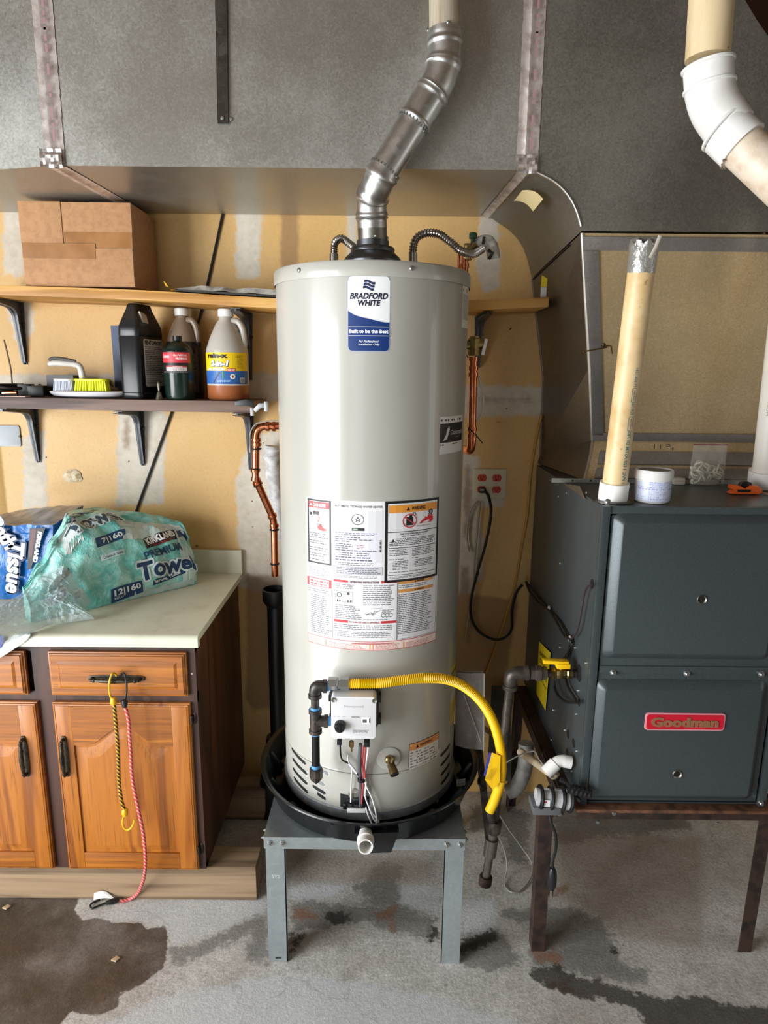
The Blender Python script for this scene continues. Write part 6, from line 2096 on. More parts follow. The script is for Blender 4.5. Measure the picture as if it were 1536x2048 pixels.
for i in range(70):
    a = i * 0.62
    pts.append(V(pc_.x + (0.040 + 0.006 * math.sin(i * 1.7)) * math.cos(a), 2.315 + 0.028 * math.sin(a), lz(-0.9) + 0.012 + 0.042 * (i / 70) + 0.005 * math.sin(i * 2.3)))
pts += [V(pc_.x + 0.04, 2.29, lz(-0.9) + 0.035), V(pc_.x + 0.06, 2.28, lz(-0.9) + 0.03), V(pc_.x + 0.085, 2.27, lz(-0.9) + 0.026)]
o = MB().tube(spl(pts, 3), 0.0065, 7).build('rope_coil', speck('old_rope', '#8a7d6c', '#5f5548', 120, 0.85, bump=0.5))
tag(o, 'coil of old grey rope behind the yellow scrub brush', 'rope')

# ---- spring clip at the right end of the shelf
xe = P(507, 803, Y=2.16).x
cp_ = thing('spring_clamp', 'metal and black clamp on the right end of dark shelf', 'clamp', (xe, 2.14, lz(xe)))
zt_ = lz(xe)
MB().prism([V(xe - 0.055, 2.146, zt_ + 0.001), V(xe - 0.02, 2.143, zt_ + 0.008), V(xe + 0.006, 2.143, zt_ + 0.002), V(xe + 0.006, 2.143, zt_ - 0.018), V(xe - 0.02, 2.143, zt_ - 0.012), V(xe - 0.055, 2.146, zt_ - 0.014)], (0, -0.012, 0)).build('jaw', M['blackplastic'], cp_, bevel=0.002)
MB().prism([V(xe + 0.004, 2.146, zt_ - 0.024), V(xe + 0.022, 2.146, zt_ - 0.004), V(xe + 0.052, 2.146, zt_ - 0.003), V(xe + 0.052, 2.146, zt_ - 0.020), V(xe + 0.028, 2.146, zt_ - 0.020), V(xe + 0.012, 2.146, zt_ - 0.034)], (0, -0.016, 0)).build('clip_plate', M['zinc'], cp_, bevel=0.002)
MB().mm((xe + 0.040, 2.126, zt_ - 0.03), (xe + 0.052, 2.131, zt_ + 0.002)).mm((xe - 0.006, 2.135, zt_ - 0.045), (xe + 0.004, 2.15, zt_ - 0.02)).build('clip_tab', M['zinc'], cp_, bevel=0.001)

# ================================================================== BASE CABINET, COUNTER, TIMBER
CZ_, CYF = 0.922, 1.766
cx1 = P(395, 1272, Z=CZ_).x                    # right end of the counter
ct = thing('countertop', 'cream laminate countertop with backsplash on brown wooden cabinet', 'countertop', (-1.0, 2.05, CZ_ - 0.035))
t = NT('laminate')
n1 = t.noise(8, 4, 0.6)
lam = t.fin(t.mix(t.mr(n1, 0.5, 0.75), '#d3d2bd', '#c2bfa8'), 0.32)
prof = [(YW - 0.022, CZ_), (CYF + 0.012, CZ_), (CYF + 0.003, CZ_ - 0.004), (CYF, CZ_ - 0.012), (CYF, CZ_ - 0.036), (CYF + 0.02, CZ_ - 0.036), (CYF + 0.02, CZ_ - 0.02), (YW - 0.022, CZ_ - 0.02)]
XCL = -1.5
MB().prism([V(XCL, y, z) for y, z in prof], (cx1 - XCL, 0, 0)).build('worktop', lam, ct, ang=50)
MB().mm((XCL, YW - 0.022, CZ_ - 0.02), (cx1, YW - 0.002, CZ_ + 0.088)).build('backsplash', lam, ct, bevel=0.004)

cab = thing('base_cabinet', 'oak fronted base cabinet with dark brown frame under cream countertop', 'cabinet', (-1.0, 2.05, 0.06))
FY = 1.802                                      # face frame
DF = 0.020                                      # door thickness
cr = P(392, 1320, Y=FY).x - 0.002               # right side of the cabinet
CB = P(380, 1743, Y=FY - 0.02).z - 0.006
MB().mm((cr - 0.016, FY + 0.018, CB), (cr, YW - 0.01, CZ_ - 0.037)).build('side_panel', M['cab_side'], cab, smooth=False)
MB().mm((XCL, FY + 0.02, CB), (cr - 0.017, YW - 0.01, CB + 0.016)).build('bottom_panel', M['cab_side'], cab, smooth=False)
MB().mm((XCL, YW - 0.02, CB + 0.017), (cr - 0.017, YW - 0.012, CZ_ - 0.04)).build('back_panel', M['cab_side'], cab, smooth=False)
dz0, dz1 = P(380, 1743, Y=FY - DF).z, P(375, 1410, Y=FY - DF).z
wz0, wz1 = P(370, 1395, Y=FY - DF).z, P(370, 1308, Y=FY - DF).z
dx0, dx1 = P(102, 1412, Y=FY - DF).x, P(378, 1412, Y=FY - DF).x
wx0, wx1 = P(93, 1310, Y=FY - DF).x, P(370, 1310, Y=FY - DF).x
lx1 = P(70, 1400, Y=FY - DF).x                  # right edge of the left door
lwx1 = P(45, 1310, Y=FY - DF).x                 # right edge of the left drawer
mb = MB()
for lo, hi in (((XCL, FY, wz1 - 0.004), (cr, FY + 0.018, CZ_ - 0.037)), ((XCL, FY, dz1 - 0.003), (cr, FY + 0.018, wz0 + 0.006)), ((XCL, FY, CB), (cr, FY + 0.018, dz0 + 0.014)), ((dx1 - 0.008, FY - 0.0006, CB), (cr, FY + 0.017, CZ_ - 0.037)), ((lx1 - 0.008, FY - 0.0006, CB), (dx0 + 0.008, FY + 0.017, CZ_ - 0.037))):
    MB().mm(lo, hi).build('frame_rail', M['oak_dark'], cab, smooth=False)
MB().mm((XCL, FY + 0.019, CB), (cr - 0.017, FY + 0.022, CZ_ - 0.04)).build('frame_back', M['oak_dark'], cab, smooth=False)


def stepped(x0, x1, z0, z1, y, steps, mat, name, parent):
    """a panel whose edge steps back: list of (inset, y offset)"""
    mb = MB()
    rings = [[V(x0 + i, y + d, z0 + i), V(x1 - i, y + d, z0 + i), V(x1 - i, y + d, z1 - i), V(x0 + i, y + d, z1 - i)] for i, d in steps]
    mb.add([p for r in rings for p in r], [(k * 4 + j, k * 4 + (j + 1) % 4, k * 4 + 4 + (j + 1) % 4, k * 4 + 4 + j) for k in range(len(rings) - 1) for j in range(4)] + [(0, 3, 2, 1), tuple(len(rings) * 4 - 4 + j for j in range(4))])
    return mb.build(name, mat, parent, ang=20)


def pull(x, y, z, L, rot, parent):
    """antique bronze pull on a backplate; rot 0 = lying, 90 = upright"""
    R3 = Matrix.Rotation(math.radians(rot), 3, 'Y')
    o = V(x, y, z)
    bronze = M['bronze']
    mb = MB()
    pts = []
    n = 14
    for i in range(n + 1):
        f = i / n * 2 - 1
        pts.append((f * L / 2, 0.0075 + 0.0035 * (1 - f * f) - (0.002 if i in (0, n) else 0)))
    pl = [o + R3 @ V(a, 0, b) for a, b in pts] + [o + R3 @ V(a, 0, -b) for a, b in reversed(pts)]
    mb.prism(pl, (0, -0.003, 0))
    h_ = mb.build('handle', bronze, parent, bevel=0.001, label='dark bronze pull')
    g = MB()
    for s in (-1, 1):
        g.tube([o + R3 @ V(s * L * 0.42, -0.003, 0), o + R3 @ V(s * L * 0.42, -0.016, 0)], [0.0055, 0.0045], 10)
        g.ball(o + R3 @ V(s * L * 0.36, -0.018, 0), 0.0062, 10)
        g.ball(o + R3 @ V(s * L * 0.2, -0.018, 0), 0.0066, 10)
    g.tube([o + R3 @ V(-L * 0.42, -0.016, 0), o + R3 @ V(-L * 0.2, -0.020, 0), o + R3 @ V(0, -0.021, 0), o + R3 @ V(L * 0.2, -0.020, 0), o + R3 @ V(L * 0.42, -0.016, 0)], [0.004, 0.0055, 0.007, 0.0055, 0.004], 10)
    g.build('grip', bronze, h_)
    return h_


M['bronze'] = speck('antique_bronze', '#4b453b', '#2d2a25', 60, 0.4, 0.75, bump=0.2)


def drawer(x0, x1):
    d = stepped(x0, x1, wz0, wz1, FY, [(0, -0.001), (0, -0.012), (0.004, -0.013), (0.005, -0.017), (0.009, -0.0185), (0.010, -0.021), (0.026, -0.021), (0.034, -0.0245), (0.0345, -0.024)], M['oak_h'], 'drawer', cab)
    return d


d1 = drawer(wx0, wx1)
ph = P(232, 1358, Y=FY - 0.03)
pull(ph.x, FY - 0.0245, ph.z, 0.165, 0, d1)
drawer(XCL + 0.02, lwx1)


def door(x0, x1, handle_u, hinge):
    z0, z1 = dz0, dz1
    y = FY - 0.001
    leaf = stepped(x0, x1, z0, z1, y, [(0, 0), (0, -0.010), (0.003, -0.0115), (0.004, -0.0155), (0.008, -0.017), (0.009, -0.0115), (0.0095, -0.011)], M['oak'], 'door', cab)
    yf = y - 0.017
    st, rt, rb = 0.055, 0.075, 0.062            # stile, top and bottom rail
    xa_, xb_ = x0 + st, x1 - st
    for a, b in ((x0 + 0.009, xa_), (xb_, x1 - 0.009)):
        MB().mm((a, yf, z0 + 0.009), (b, y - 0.0105, z1 - 0.009)).build('stile', M['oak'], leaf, bevel=0.0015)
    MB().mm((xa_, yf, z0 + 0.009), (xb_, y - 0.0105, z0 + rb)).build('bottom_rail', M['oak_h'], leaf, bevel=0.0015)

    def arch(f):
        """cathedral arch of the top rail, f from -1 to 1"""
        return z1 - rt - 0.062 + 0.062 * (0.5 + 0.5 * math.cos(PI * min(1, abs(f) / 0.82))) ** 1.15
    n = 28
    lo = [V(xa_ + (xb_ - xa_) * i / n, yf, arch(2 * i / n - 1)) for i in range(n + 1)]
    top = [V(xb_, yf, z1 - 0.009), V(xa_, yf, z1 - 0.009)]
    MB().prism(lo + top, (0, 0.0065, 0)).build('top_rail', M['oak_h'], leaf, smooth=False)
    # raised field panel: bevelled border following the arch
    mb = MB()
    rings = []
    for ins, dy in ((0.0, -0.0055), (0.006, -0.006), (0.036, -0.0145), (0.0375, -0.0145)):
        g = 1 - ins / ((xb_ - xa_) / 2)
        rings.append([V(xa_ + ins, y + dy - 0.004, z0 + rb + ins * 0.8), V(xb_ - ins, y + dy - 0.004, z0 + rb + ins * 0.8)] + [V((xa_ + xb_) / 2 + (xb_ - xa_) / 2 * g * (1 - 2 * i / n), y + dy - 0.004, arch(1 - 2 * i / n) - ins * 1.05) for i in range(n + 1)])
    k = len(rings[0])
    mb.add([p for r in rings for p in r], [(a * k + j, a * k + (j + 1) % k, (a + 1) * k + (j + 1) % k, (a + 1) * k + j) for a in range(len(rings) - 1) for j in range(k)] + [tuple((len(rings) - 1) * k + j for j in range(k))])
    mb.build('raised_panel', M['oak'], leaf, ang=25)
    hp1 = P(handle_u, 1517, Y=FY - 0.03)
    pull(hp1.x, yf, hp1.z, 0.135, 90, leaf)
    if hinge:
        for v in (1443, 1705):
            pz = P(382, v, Y=FY - 0.02)
            MB().ball(V(x1 + 0.009, FY - 0.001, pz.z), 0.0085, 12, (0.8, 0.35, 2.3)).tube([V(x1 + 0.002, FY - 0.012, pz.z - 0.014), V(x1 + 0.002, FY - 0.012, pz.z + 0.014)], 0.0035, 8).build('hinge', M['bronze'], leaf)
    return leaf


door(dx0, dx1, 127, True)
door(XCL + 0.02, lx1, 46, False)
MB().lathe([(0.004, 0), (0.003, 0.002), (0, 0.002)], P(384, 1347, Y=FY), 8, rotto((0, -1, 0))).build('screw', M['zinc'], cab)

# timber the cabinet stands on
tx = P(515, 1790, Z=0.01).x
tm = MB().mm((XCL, 1.812, 0.001), (tx, 1.905, CB - 0.002)).build('timber_beam', M['lumber'], None, bevel=0.003)
tag(tm, 'weathered square timber beam on floor under the base cabinet front', 'timber')
tm = MB().mm((XCL, 2.2, 0.001), (tx - 0.04, 2.29, CB - 0.002)).build('timber_beam', M['lumber'], None, bevel=0.003)
tag(tm, 'rear timber beam under the back of the base cabinet', 'timber')

# ================================================================== BUNGEE CORDS
def bungee_mat(name, a, b, lo=0.42):
    t = NT(name)
    w = t.node('ShaderNodeTexWave', {'Vector': t.co((1, 1, 1)), 'Scale': 48.0, 'Distortion': 0.0}, 1, bands_direction='DIAGONAL')
    return t.fin(t.mix(t.mr(w, lo, lo + 0.15), a, b), 0.6)


YG = FY - 0.06
bg = thing('bungee_cord', 'yellow and black bungee cord with yellow hooks hanging from drawer pull', 'bungee cord', P(255, 1660, Y=YG))
MB().tube(spl([P(u, v, Y=YG) for u, v in ((228, 1405), (231, 1440), (236, 1500), (238, 1560), (243, 1600), (250, 1623))], 10), 0.0052, 10).build('elastic', bungee_mat('bungee_yellow', '#c79a18', '#2a2210'), bg)
hook = flat('#e2b416', 0.35)
MB().tube(spl([P(224, 1402, Y=YG), P(219, 1385, Y=YG), P(219, 1364, Y=YG), P(224, 1348, Y=YG + 0.008), P(230, 1347, Y=YG + 0.02), P(233, 1352, Y=YG + 0.0265)], 8), 0.0028, 8).build('top_hook', hook, bg)
MB().tube(spl([P(248, 1630, Y=YG), P(245, 1645, Y=YG), P(249, 1657, Y=YG), P(258, 1659, Y=YG), P(266, 1650, Y=YG), P(269, 1640, Y=YG)], 8), 0.0028, 8).build('bottom_hook', hook, bg)
for u, v in ((227, 1402), (250, 1624)):
    MB().tube([P(u, v - 7, Y=YG), P(u, v - 3, Y=YG), P(u, v + 3, Y=YG), P(u + 1, v + 7, Y=YG)], [0.006, 0.0095, 0.0095, 0.007], 10).build('hook_collar', hook, bg)
rg = thing('bungee_cord', 'red bungee cord with black hooks trailing from drawer pull to floor', 'bungee cord', P(240, 1800, Z=0.005))
yr = YG - 0.012
rp = [P(u, v, Y=yr) for u, v in ((250, 1412), (257, 1440), (261, 1500), (265, 1560), (277, 1620), (287, 1670), (291, 1720))]
rp += [P(288, 1755, Y=yr + 0.02), P(277, 1784, Y=1.797)]
e0_, e1_ = P(262, 1797, Z=0.010), P(240, 1803, Z=0.010)
MB().tube(spl(rp + [e0_, e1_], 8), 0.0052, 10).build('elastic', bungee_mat('bungee_red', '#cf4448', '#dca49a', 0.66), rg)
MB().tube(spl([P(249, 1408, Y=yr), P(253, 1385, Y=YG), P(253, 1364, Y=YG), P(249, 1348, Y=YG + 0.008), P(244, 1347, Y=YG + 0.02), P(241, 1352, Y=YG + 0.0265)], 8), 0.0028, 8).build('top_hook', M['blackrubber'], rg)
MB().tube([P(248, 1400, Y=yr), P(249, 1405, Y=yr), P(250, 1414, Y=yr)], [0.006, 0.0095, 0.007], 10).build('hook_collar', M['blackrubber'], rg)
hc = [P(u, v, Z=0.010) for u, v in ((238, 1799), (224, 1803), (212, 1806))]
MB().tube(hc, [0.006, 0.009, 0.006], 10).build('hook_collar', M['blackrubber'], rg)
MB().tube(spl([P(214, 1805, Z=0.008), P(196, 1812, Z=0.006), P(184, 1817, Z=0.006), P(182, 1808, Z=0.006), P(200, 1799, Z=0.006)], 8), 0.003, 8).build('bottom_hook', M['blackrubber'], rg)
a0, a1, a2, a3 = P(188, 1787, Z=0.03), P(214, 1784, Z=0.03), P(231, 1799, Z=0.012), P(187, 1800, Z=0.010)
MB().grid(lambda u, v: a0.lerp(a1, u).lerp(a3.lerp(a2, u), v) + V(0, 0, 0.006 * math.sin(u * PI)), 8, 4).build('paper_tag', flat('#dcdcd6', 0.6), rg, label='white paper tag')

# ================================================================== PACKS OF PAPER ON THE COUNTER
t = NT('teal_film')
n1 = t.noise(10, 5, 0.65)
n2 = t.noise(26, 4, 0.6, None, 1.5)
t.bump(t.math('ADD', t.math('MULTIPLY', n2, 0.7), n1), 0.55, 0.015)
M['teal'] = t.fin(t.mix(t.mr(t.math('ADD', t.math('MULTIPLY', n1, 0.6), t.math('MULTIPLY', n2, 0.4)), 0.38, 0.62), '#66c2ba', '#b4e8df'), 0.22)
t = NT('clear_film')
n1 = t.noise(12, 5, 0.65)
n2 = t.noise(30, 4, 0.6, None, 1.5)
t.bump(t.math('ADD', n2, n1), 0.8, 0.02)
M['clearfilm'] = t.fin(t.mix(n2, '#c9e6ee', '#f2fafb'), 0.12, 0.0, Alpha=0.6)
t = NT('white_film')
n2 = t.noise(22, 4, 0.6, None, 1.5)
t.bump(n2, 0.5, 0.015)
M['whitefilm'] = t.fin(t.mix(n2, '#d9dedd', '#c2cdcc'), 0.25)

A_ = P(62, 1246, Z=CZ_)
B_ = P(392, 1168, Z=CZ_)
dirx = (B_ - A_)
LT = dirx.length
dirx.normalize()
nrm = V(dirx.y, -dirx.x, 0)                     # out of the front face
if nrm.y > 0:
    nrm = -nrm


def tz(u, v, fr):
    """height of photo position on the upright plane through the front face, fr along it"""
    p = A_.lerp(B_, fr)
    return P(u, v, Y=p.y).z - CZ_


# height profile along the pack (fr 0..1), depth profile
prof_h = [(0.0, 0.10), (0.10, 0.165), (0.2, 0.225), (0.33, 0.285), (0.5, 0.285), (0.7, 0.262), (0.85, 0.245), (0.95, 0.225), (1.0, 0.17)]
prof_d = [(0.0, 0.05), (0.12, 0.06), (0.25, 0.11), (0.4, 0.19), (0.6, 0.20), (0.8, 0.12), (0.92, 0.08), (1.0, 0.045)]


def interp(tb, x):
    for (a, b), (c, d) in zip(tb, tb[1:]):
        if x <= c:
            s = (x - a) / (c - a)
            s = s * s * (3 - 2 * s)
            return b + (d - b) * s
    return tb[-1][1]


def pack_fn(fr, q, off=0.0):
    """skin of the towel pack; q 0..1 runs up the front face, 1..2 over the top, 2..3 down the back"""
    h, d = interp(prof_h, fr), interp(prof_d, fr)
    if q <= 1:
        a = q
        y = 0.012 * math.sin(a * PI) + 0.004 - 0.03 * max(0, a - 0.75) / 0.25 * 0.6 - 0.02 * a
        z = h * 0.86 * a
    elif q <= 2:
        a = q - 1
        y = -0.034 - (d - 0.034) * a
        z = h * (0.86 + 0.14 * math.sin(min(1, a * 1.5) * PI / 2))
    else:
        a = q - 2
        y = -d
        z = h * (1 - a)
    w = 0.012 * mnoise.noise(V(fr * 9, q * 3.5, 2)) + 0.006 * mnoise.noise(V(fr * 15 + q * 3, q * 6, 7)) + 0.002 * mnoise.noise(V(fr * 24, q * 11, 3))
    k = min(1, 6 * q) * min(1, max(0.15, (3 - q)))
    p = A_ + dirx * (LT * fr) + nrm * (y + w * k + off) + V(0, 0, max(0.001, z + w * 0.6 * k))
    p.z += CZ_ - A_.z
    p.y = min(p.y, YW - 0.03)
    return p


tw = thing('paper_towel_pack', 'teal plastic wrapped pack of paper towels on the cream countertop', 'paper towels', V((A_.x + B_.x) / 2, (A_.y + B_.y) / 2 + 0.1, CZ_))
mb = MB().grid(lambda u, v: pack_fn(u, v * 3), 90, 72)
mb.add([pack_fn(1, i / 12 * 3) for i in range(37) if i <= 12] + [], [tuple(range(13))])
mb.add([pack_fn(0, i / 12 * 3) for i in range(13)], [tuple(range(13))])
mb.build('wrapper', M['teal'], tw, ang=180)
pr = Print(lambda x, y, off: pack_fn(x, y, off + 0.0014), 0.03, 0.0006)


def soft_patch(f0, f1, q0, q1, col, layer=1, seed=0):
    """irregular white area of the wrapper print"""
    rng = random.Random(seed)
    n = 14
    lo = [(f0 + (f1 - f0) * i / n, q0 + rng.uniform(-.03, .03)) for i in range(n + 1)]
    up = [(f0 + (f1 - f0) * i / n, q1 + rng.uniform(-.03, .03)) for i in range(n + 1)]
    k = 5
    pr.ink(col, rough=0.25)
    off = pr.lift * layer
    rows = [[(a[0] + (b[0] - a[0]) * j / k, a[1] + (b[1] - a[1]) * j / k) for a, b in zip(lo, up)] for j in range(k + 1)]
    pr.mb.add([pr.fn(x, y, off) for r in rows for x, y in r], [(j * (n + 1) + i, j * (n + 1) + i + 1, (j + 1) * (n + 1) + i + 1, (j + 1) * (n + 1) + i) for j in range(k) for i in range(n)])


soft_patch(0.55, 0.97, 0.85, 1.18, '#c9d8d3', 1, 3)
soft_patch(0.9, 0.99, 0.1, 0.9, '#bfd5d0', 1, 5)
soft_patch(0.22, 0.33, 0.9, 1.5, '#d3dcdb', 1, 6)
soft_patch(0.5, 0.98, 0.02, 0.12, '#b5cfcb', 1, 8)
# front writing runs uphill a little because the pack lies askew
def finer(pts, fs, lim):
    """split triangles until no edge is longer than lim"""
    pts, todo, out = list(pts), [tuple(f) for f in fs], []
    cache = {}
    while todo:
        f = todo.pop()
        if len(f) > 3:
            todo += [(f[0], f[i], f[i + 1]) for i in range(1, len(f) - 1)]
            continue
        L, i = max(((pts[f[k]][0] - pts[f[(k + 1) % 3]][0]) ** 2 + (pts[f[k]][1] - pts[f[(k + 1) % 3]][1]) ** 2, k) for k in range(3))
        if L <= lim * lim:
            out.append(f)
            continue
        a, b, c_ = f[i], f[(i + 1) % 3], f[(i + 2) % 3]
        key = (min(a, b), max(a, b))
        if key not in cache:
            cache[key] = len(pts)
            pts.append(((pts[a][0] + pts[b][0]) / 2, (pts[a][1] + pts[b][1]) / 2))
        m = cache[key]
        todo += [(a, m, c_), (m, b, c_)]
    return pts, out


def wt(s, f, q, w, ht, col, layer=3, bold=0.03, shear=0.0, rot=0.0, arc=0.0, halo=None):
    """w along the pack in fr units, ht in q units"""
    if halo:
        for k in range(10):
            wt(s, f + 0.011 * math.cos(k * PI / 5), q + 0.03 * math.sin(k * PI / 5), w, ht, halo, layer - 2 + k * 0.08, bold, shear, rot, arc)
    pts, fs, tw_, th_ = glyphs(s, bold, shear)
    pts, fs = finer(pts, fs, 0.02 * tw_ / w)
    pr.ink(col, rough=0.35)
    off = pr.lift * layer
    out = []
    for a, b in pts:
        x = (a / tw_ - 0.5)
        y = (b / th_ - 0.5)
        fx = f + x * w - y * rot * 0.12
        qy = q + y * ht * (1 + 0.0) + rot * x + arc * (0.25 - x * x)
        out.append(pr.fn(fx, qy, off))
    pr.mb.add(out, fs)


def wbox(f0, f1, q0, q1, rot, col, layer=2):
    n = 12
    for k in range(3):
        qa, qb = q0 + (q1 - q0) * k / 3, q0 + (q1 - q0) * (k + 1) / 3
        pr.strip([(f0 + (f1 - f0) * i / n, qa + rot * (i / n - 0.5)) for i in range(n + 1)], [(f0 + (f1 - f0) * i / n, qb + rot * (i / n - 0.5)) for i in range(n + 1)], col, layer, rough=0.35)


wbox(0.68, 0.90, 0.78, 0.93, 0.14, '#151216', 2)
wt('KIRKLAND', 0.79, 0.875, 0.20, 0.085, '#f1efef', 4, 0.05, rot=0.13)
wt('Signature', 0.79, 0.795, 0.12, 0.05, '#a03a3c', 4, 0.02, 0.25, rot=0.08)
wt('PREMIUM', 0.79, 0.675, 0.25, 0.115, '#123a5c', 4, 0.02, rot=0.14)
wt('Towel', 0.80, 0.43, 0.37, 0.28, '#11385e', 6, 0.035, rot=0.10, halo='#dbe9ea')
wbox(0.70, 0.92, 0.20, 0.275, 0.12, '#173f66', 2)
wt('Strong, Thick', 0.80, 0.238, 0.18, 0.055, '#e4eef0', 4, 0.03, rot=0.1)
wbox(0.44, 0.635, 0.045, 0.235, 0.06, '#173f6b', 2)
wt('12|160', 0.54, 0.155, 0.165, 0.11, '#e9f1f2', 4, 0.03, rot=0.05)
wt('ROLLS', 0.487, 0.08, 0.055, 0.03, '#e9f1f2', 4, 0.01, rot=0.02)
wbox(0.39, 0.575, 0.82, 0.93, 0.08, '#1b4468', 2)
wt('7|160', 0.49, 0.875, 0.13, 0.075, '#dfe9ea', 4, 0.03, rot=0.06)
wbox(0.40, 0.545, 0.63, 0.70, 0.05, '#cfe5e4', 2)
wt('Create-A-Sheet', 0.475, 0.665, 0.12, 0.035, '#2a5a6a', 4, 0.01, rot=0.04)
# writing on the sloping top
wt('PREMIUM', 0.40, 1.62, 0.22, 0.25, '#2a4750', 4, 0.02, rot=0.25)
wt('Towel', 0.43, 1.28, 0.33, 0.36, '#3a4e58', 6, 0.035, rot=0.25, halo='#d3e3e3')
wbox(0.30, 0.345, 1.85, 2.05, 0.0, '#2b4a9c', 3)
wbox(0.915, 0.985, 0.93, 1.06, 0.10, '#2b3f6c', 3)
# crumpled left end: second emblem, barcode
wbox(0.135, 0.225, 0.60, 0.70, 0.10, '#20151a', 3)
wt('KIRK', 0.172, 0.655, 0.06, 0.06, '#e9e5e5', 5, 0.05, rot=0.03)
wt('PR', 0.155, 0.535, 0.05, 0.06, '#24485c', 4, 0.01)
wt('TO', 0.14, 0.40, 0.105, 0.15, '#15406a', 6, 0.035, halo='#dbe9ea')
wbox(0.225, 0.275, 0.20, 0.36, -0.04, '#b9ccc9', 2)
for k in range(7):
    wbox(0.230 + k * 0.0055, 0.2325 + k * 0.0055 + 0.0008 * (k % 2), 0.22, 0.33, 0.0, '#3a4444', 4)
pr.mb.build('wrapper_print', pr.mats, tw, smooth=False)


# crumpled clear film gathered at the left and trailing over the counter edge
t_top = [(-60, 1225), (0, 1212), (40, 1190), (85, 1150), (130, 1130), (186, 1205)]
t_bot = [(-60, 1306), (0, 1291), (45, 1272), (100, 1250), (140, 1244), (190, 1238)]


def along(tb, u):
    f = u * (len(tb) - 1)
    i = min(int(f), len(tb) - 2)
    a, b = tb[i], tb[i + 1]
    return a[0] + (b[0] - a[0]) * (f - i), a[1] + (b[1] - a[1]) * (f - i)


def film_fn(u, v):
    p1 = P(*along(t_bot, u), Z=CZ_ + 0.004)
    p0 = P(*along(t_top, u), Y=p1.y + 0.075)
    p = p0.lerp(p1, v)
    rid = 1 - abs(mnoise.noise(V(u * 7 + v * 3, v * 4 - u * 2, 4))) * 2
    rid2 = 1 - abs(mnoise.noise(V(u * 16 - v * 6, v * 9, 9))) * 2
    rid3 = 1 - abs(mnoise.noise(V(u * 34, v * 20 + u * 9, 2))) * 2
    k = math.sin(PI * min(1, max(0.0, v * 0.97 + 0.02)))
    p += V(0, -1, 0.45) * (0.018 * k + k * (0.020 * rid + 0.011 * rid2 + 0.005 * rid3))
    p.z = max(CZ_ + 0.003, p.z)
    return p


MB().grid(film_fn, 90, 44).build('clear_film', M['clearfilm'], tw, ang=40)


def over_fn(u, v):
    a = P(-50 + 120 * u, 1284 - 22 * u, Z=CZ_ + 0.003)
    x = a.x
    L = 0.085 * (1 - u) ** 0.8 + 0.004
    s = v * (a.y - CYF + 0.008 + L)
    y = a.y - s
    z = CZ_ + 0.004 + 0.002 * mnoise.noise(V(u * 9, v * 9, 1))
    if y < CYF - 0.007:
        z -= (CYF - 0.007 - y)
        y = CYF - 0.007 - 0.003 * abs(mnoise.noise(V(u * 9, v * 12, 3)))
    return V(x, y, z)


MB().grid(over_fn, 24, 24).build('film_end', M['whitefilm'], tw, ang=180)
pr = Print(lambda x, y, off: V(x, CYF - 0.011 - off, y), 0.02)
c0 = P(6, 1292, Y=CYF - 0.012)
pr.poly([(c0.x - 0.06, c0.z + 0.035), (c0.x + 0.004, c0.z + 0.030), (c0.x + 0.003, c0.z + 0.012), (c0.x - 0.01, c0.z - 0.008), (c0.x - 0.06, c0.z - 0.024)], '#1c3fa6', 1)
pr.build('film_print', tw)

# ---- blue pack of bath tissue behind
bp = thing('bath_tissue_pack', 'blue plastic wrapped pack of bath tissue at left of countertop', 'toilet paper', (-1.05, 2.1, CZ_))
f00, f10 = P(-40, 1195, Y=1.98), P(112, 1170, Y=1.98)
bx0, bx1 = P(-60, 1150, Y=2.03).x, P(114, 1100, Y=2.06).x
bz1 = P(60, 1052, Y=2.05).z
bz2 = P(60, 1022, Y=2.17).z


def bath_fn(u, v):
    """front face, rounded shoulder, top; u along, v round"""
    x = bx0 + (bx1 - bx0) * u
    if v <= 0.5:
        a = v / 0.5
        y, z = 2.05 - 0.01 * math.sin(a * PI), CZ_ + 0.004 + (bz1 - CZ_) * a
    else:
        a = (v - 0.5) / 0.5
        y, z = 2.05 + 0.22 * a, bz1 + (bz2 - bz1) * math.sin(a * PI / 2)
    w = 0.007 * mnoise.noise(V(u * 8, v * 6, 1)) + 0.003 * mnoise.noise(V(u * 22, v * 20, 5))
    z -= 0.035 * (1 - u) ** 2 * max(0, v - 0.2)
    return V(x - 0.02 * (1 - u) * 0 + w * 0.3, y + w, max(CZ_ + 0.003, z + w * 0.5))


t = NT('blue_film')
n2 = t.noise(18, 4, 0.6, None, 1.0)
t.bump(n2, 0.35, 0.012)
bluem = t.fin(t.mix(n2, '#1560b0', '#1c74c4'), 0.22)
greym = flat('#8d8d94', 0.25)
mb = MB().grid(lambda u, v: bath_fn(u, v * 0.5), 40, 22)
mb.build('front_wrap', bluem, bp, ang=180)
MB().grid(lambda u, v: bath_fn(u, 0.5 + v * 0.5), 40, 18).build('top_wrap', M['greyfilm'] if 'greyfilm' in M else speck('grey_film', '#9a99a2', '#7c7b86', 14, 0.22, bump=0.3), bp, ang=180)
side = [bath_fn(1, i / 20) for i in range(21)]
mb = MB()
back = [V(p.x + 0.006, 2.25, p.z) for p in side]
mb.add(side[:11] + [V(bx1 + 0.004, 2.25, side[10].z), V(bx1 + 0.004, 2.25, side[0].z)], [tuple(range(13))])
mb.add(side[10:] + [V(bx1 + 0.004, 2.25, side[10].z)], [tuple(range(12))])
mb.build('end_wrap', flat('#14427c', 0.25), bp, smooth=False)
pr = Print(lambda x, y, off: V(x, 2.030 - off + 0.0 * y, y), 0.02, 0.0005)
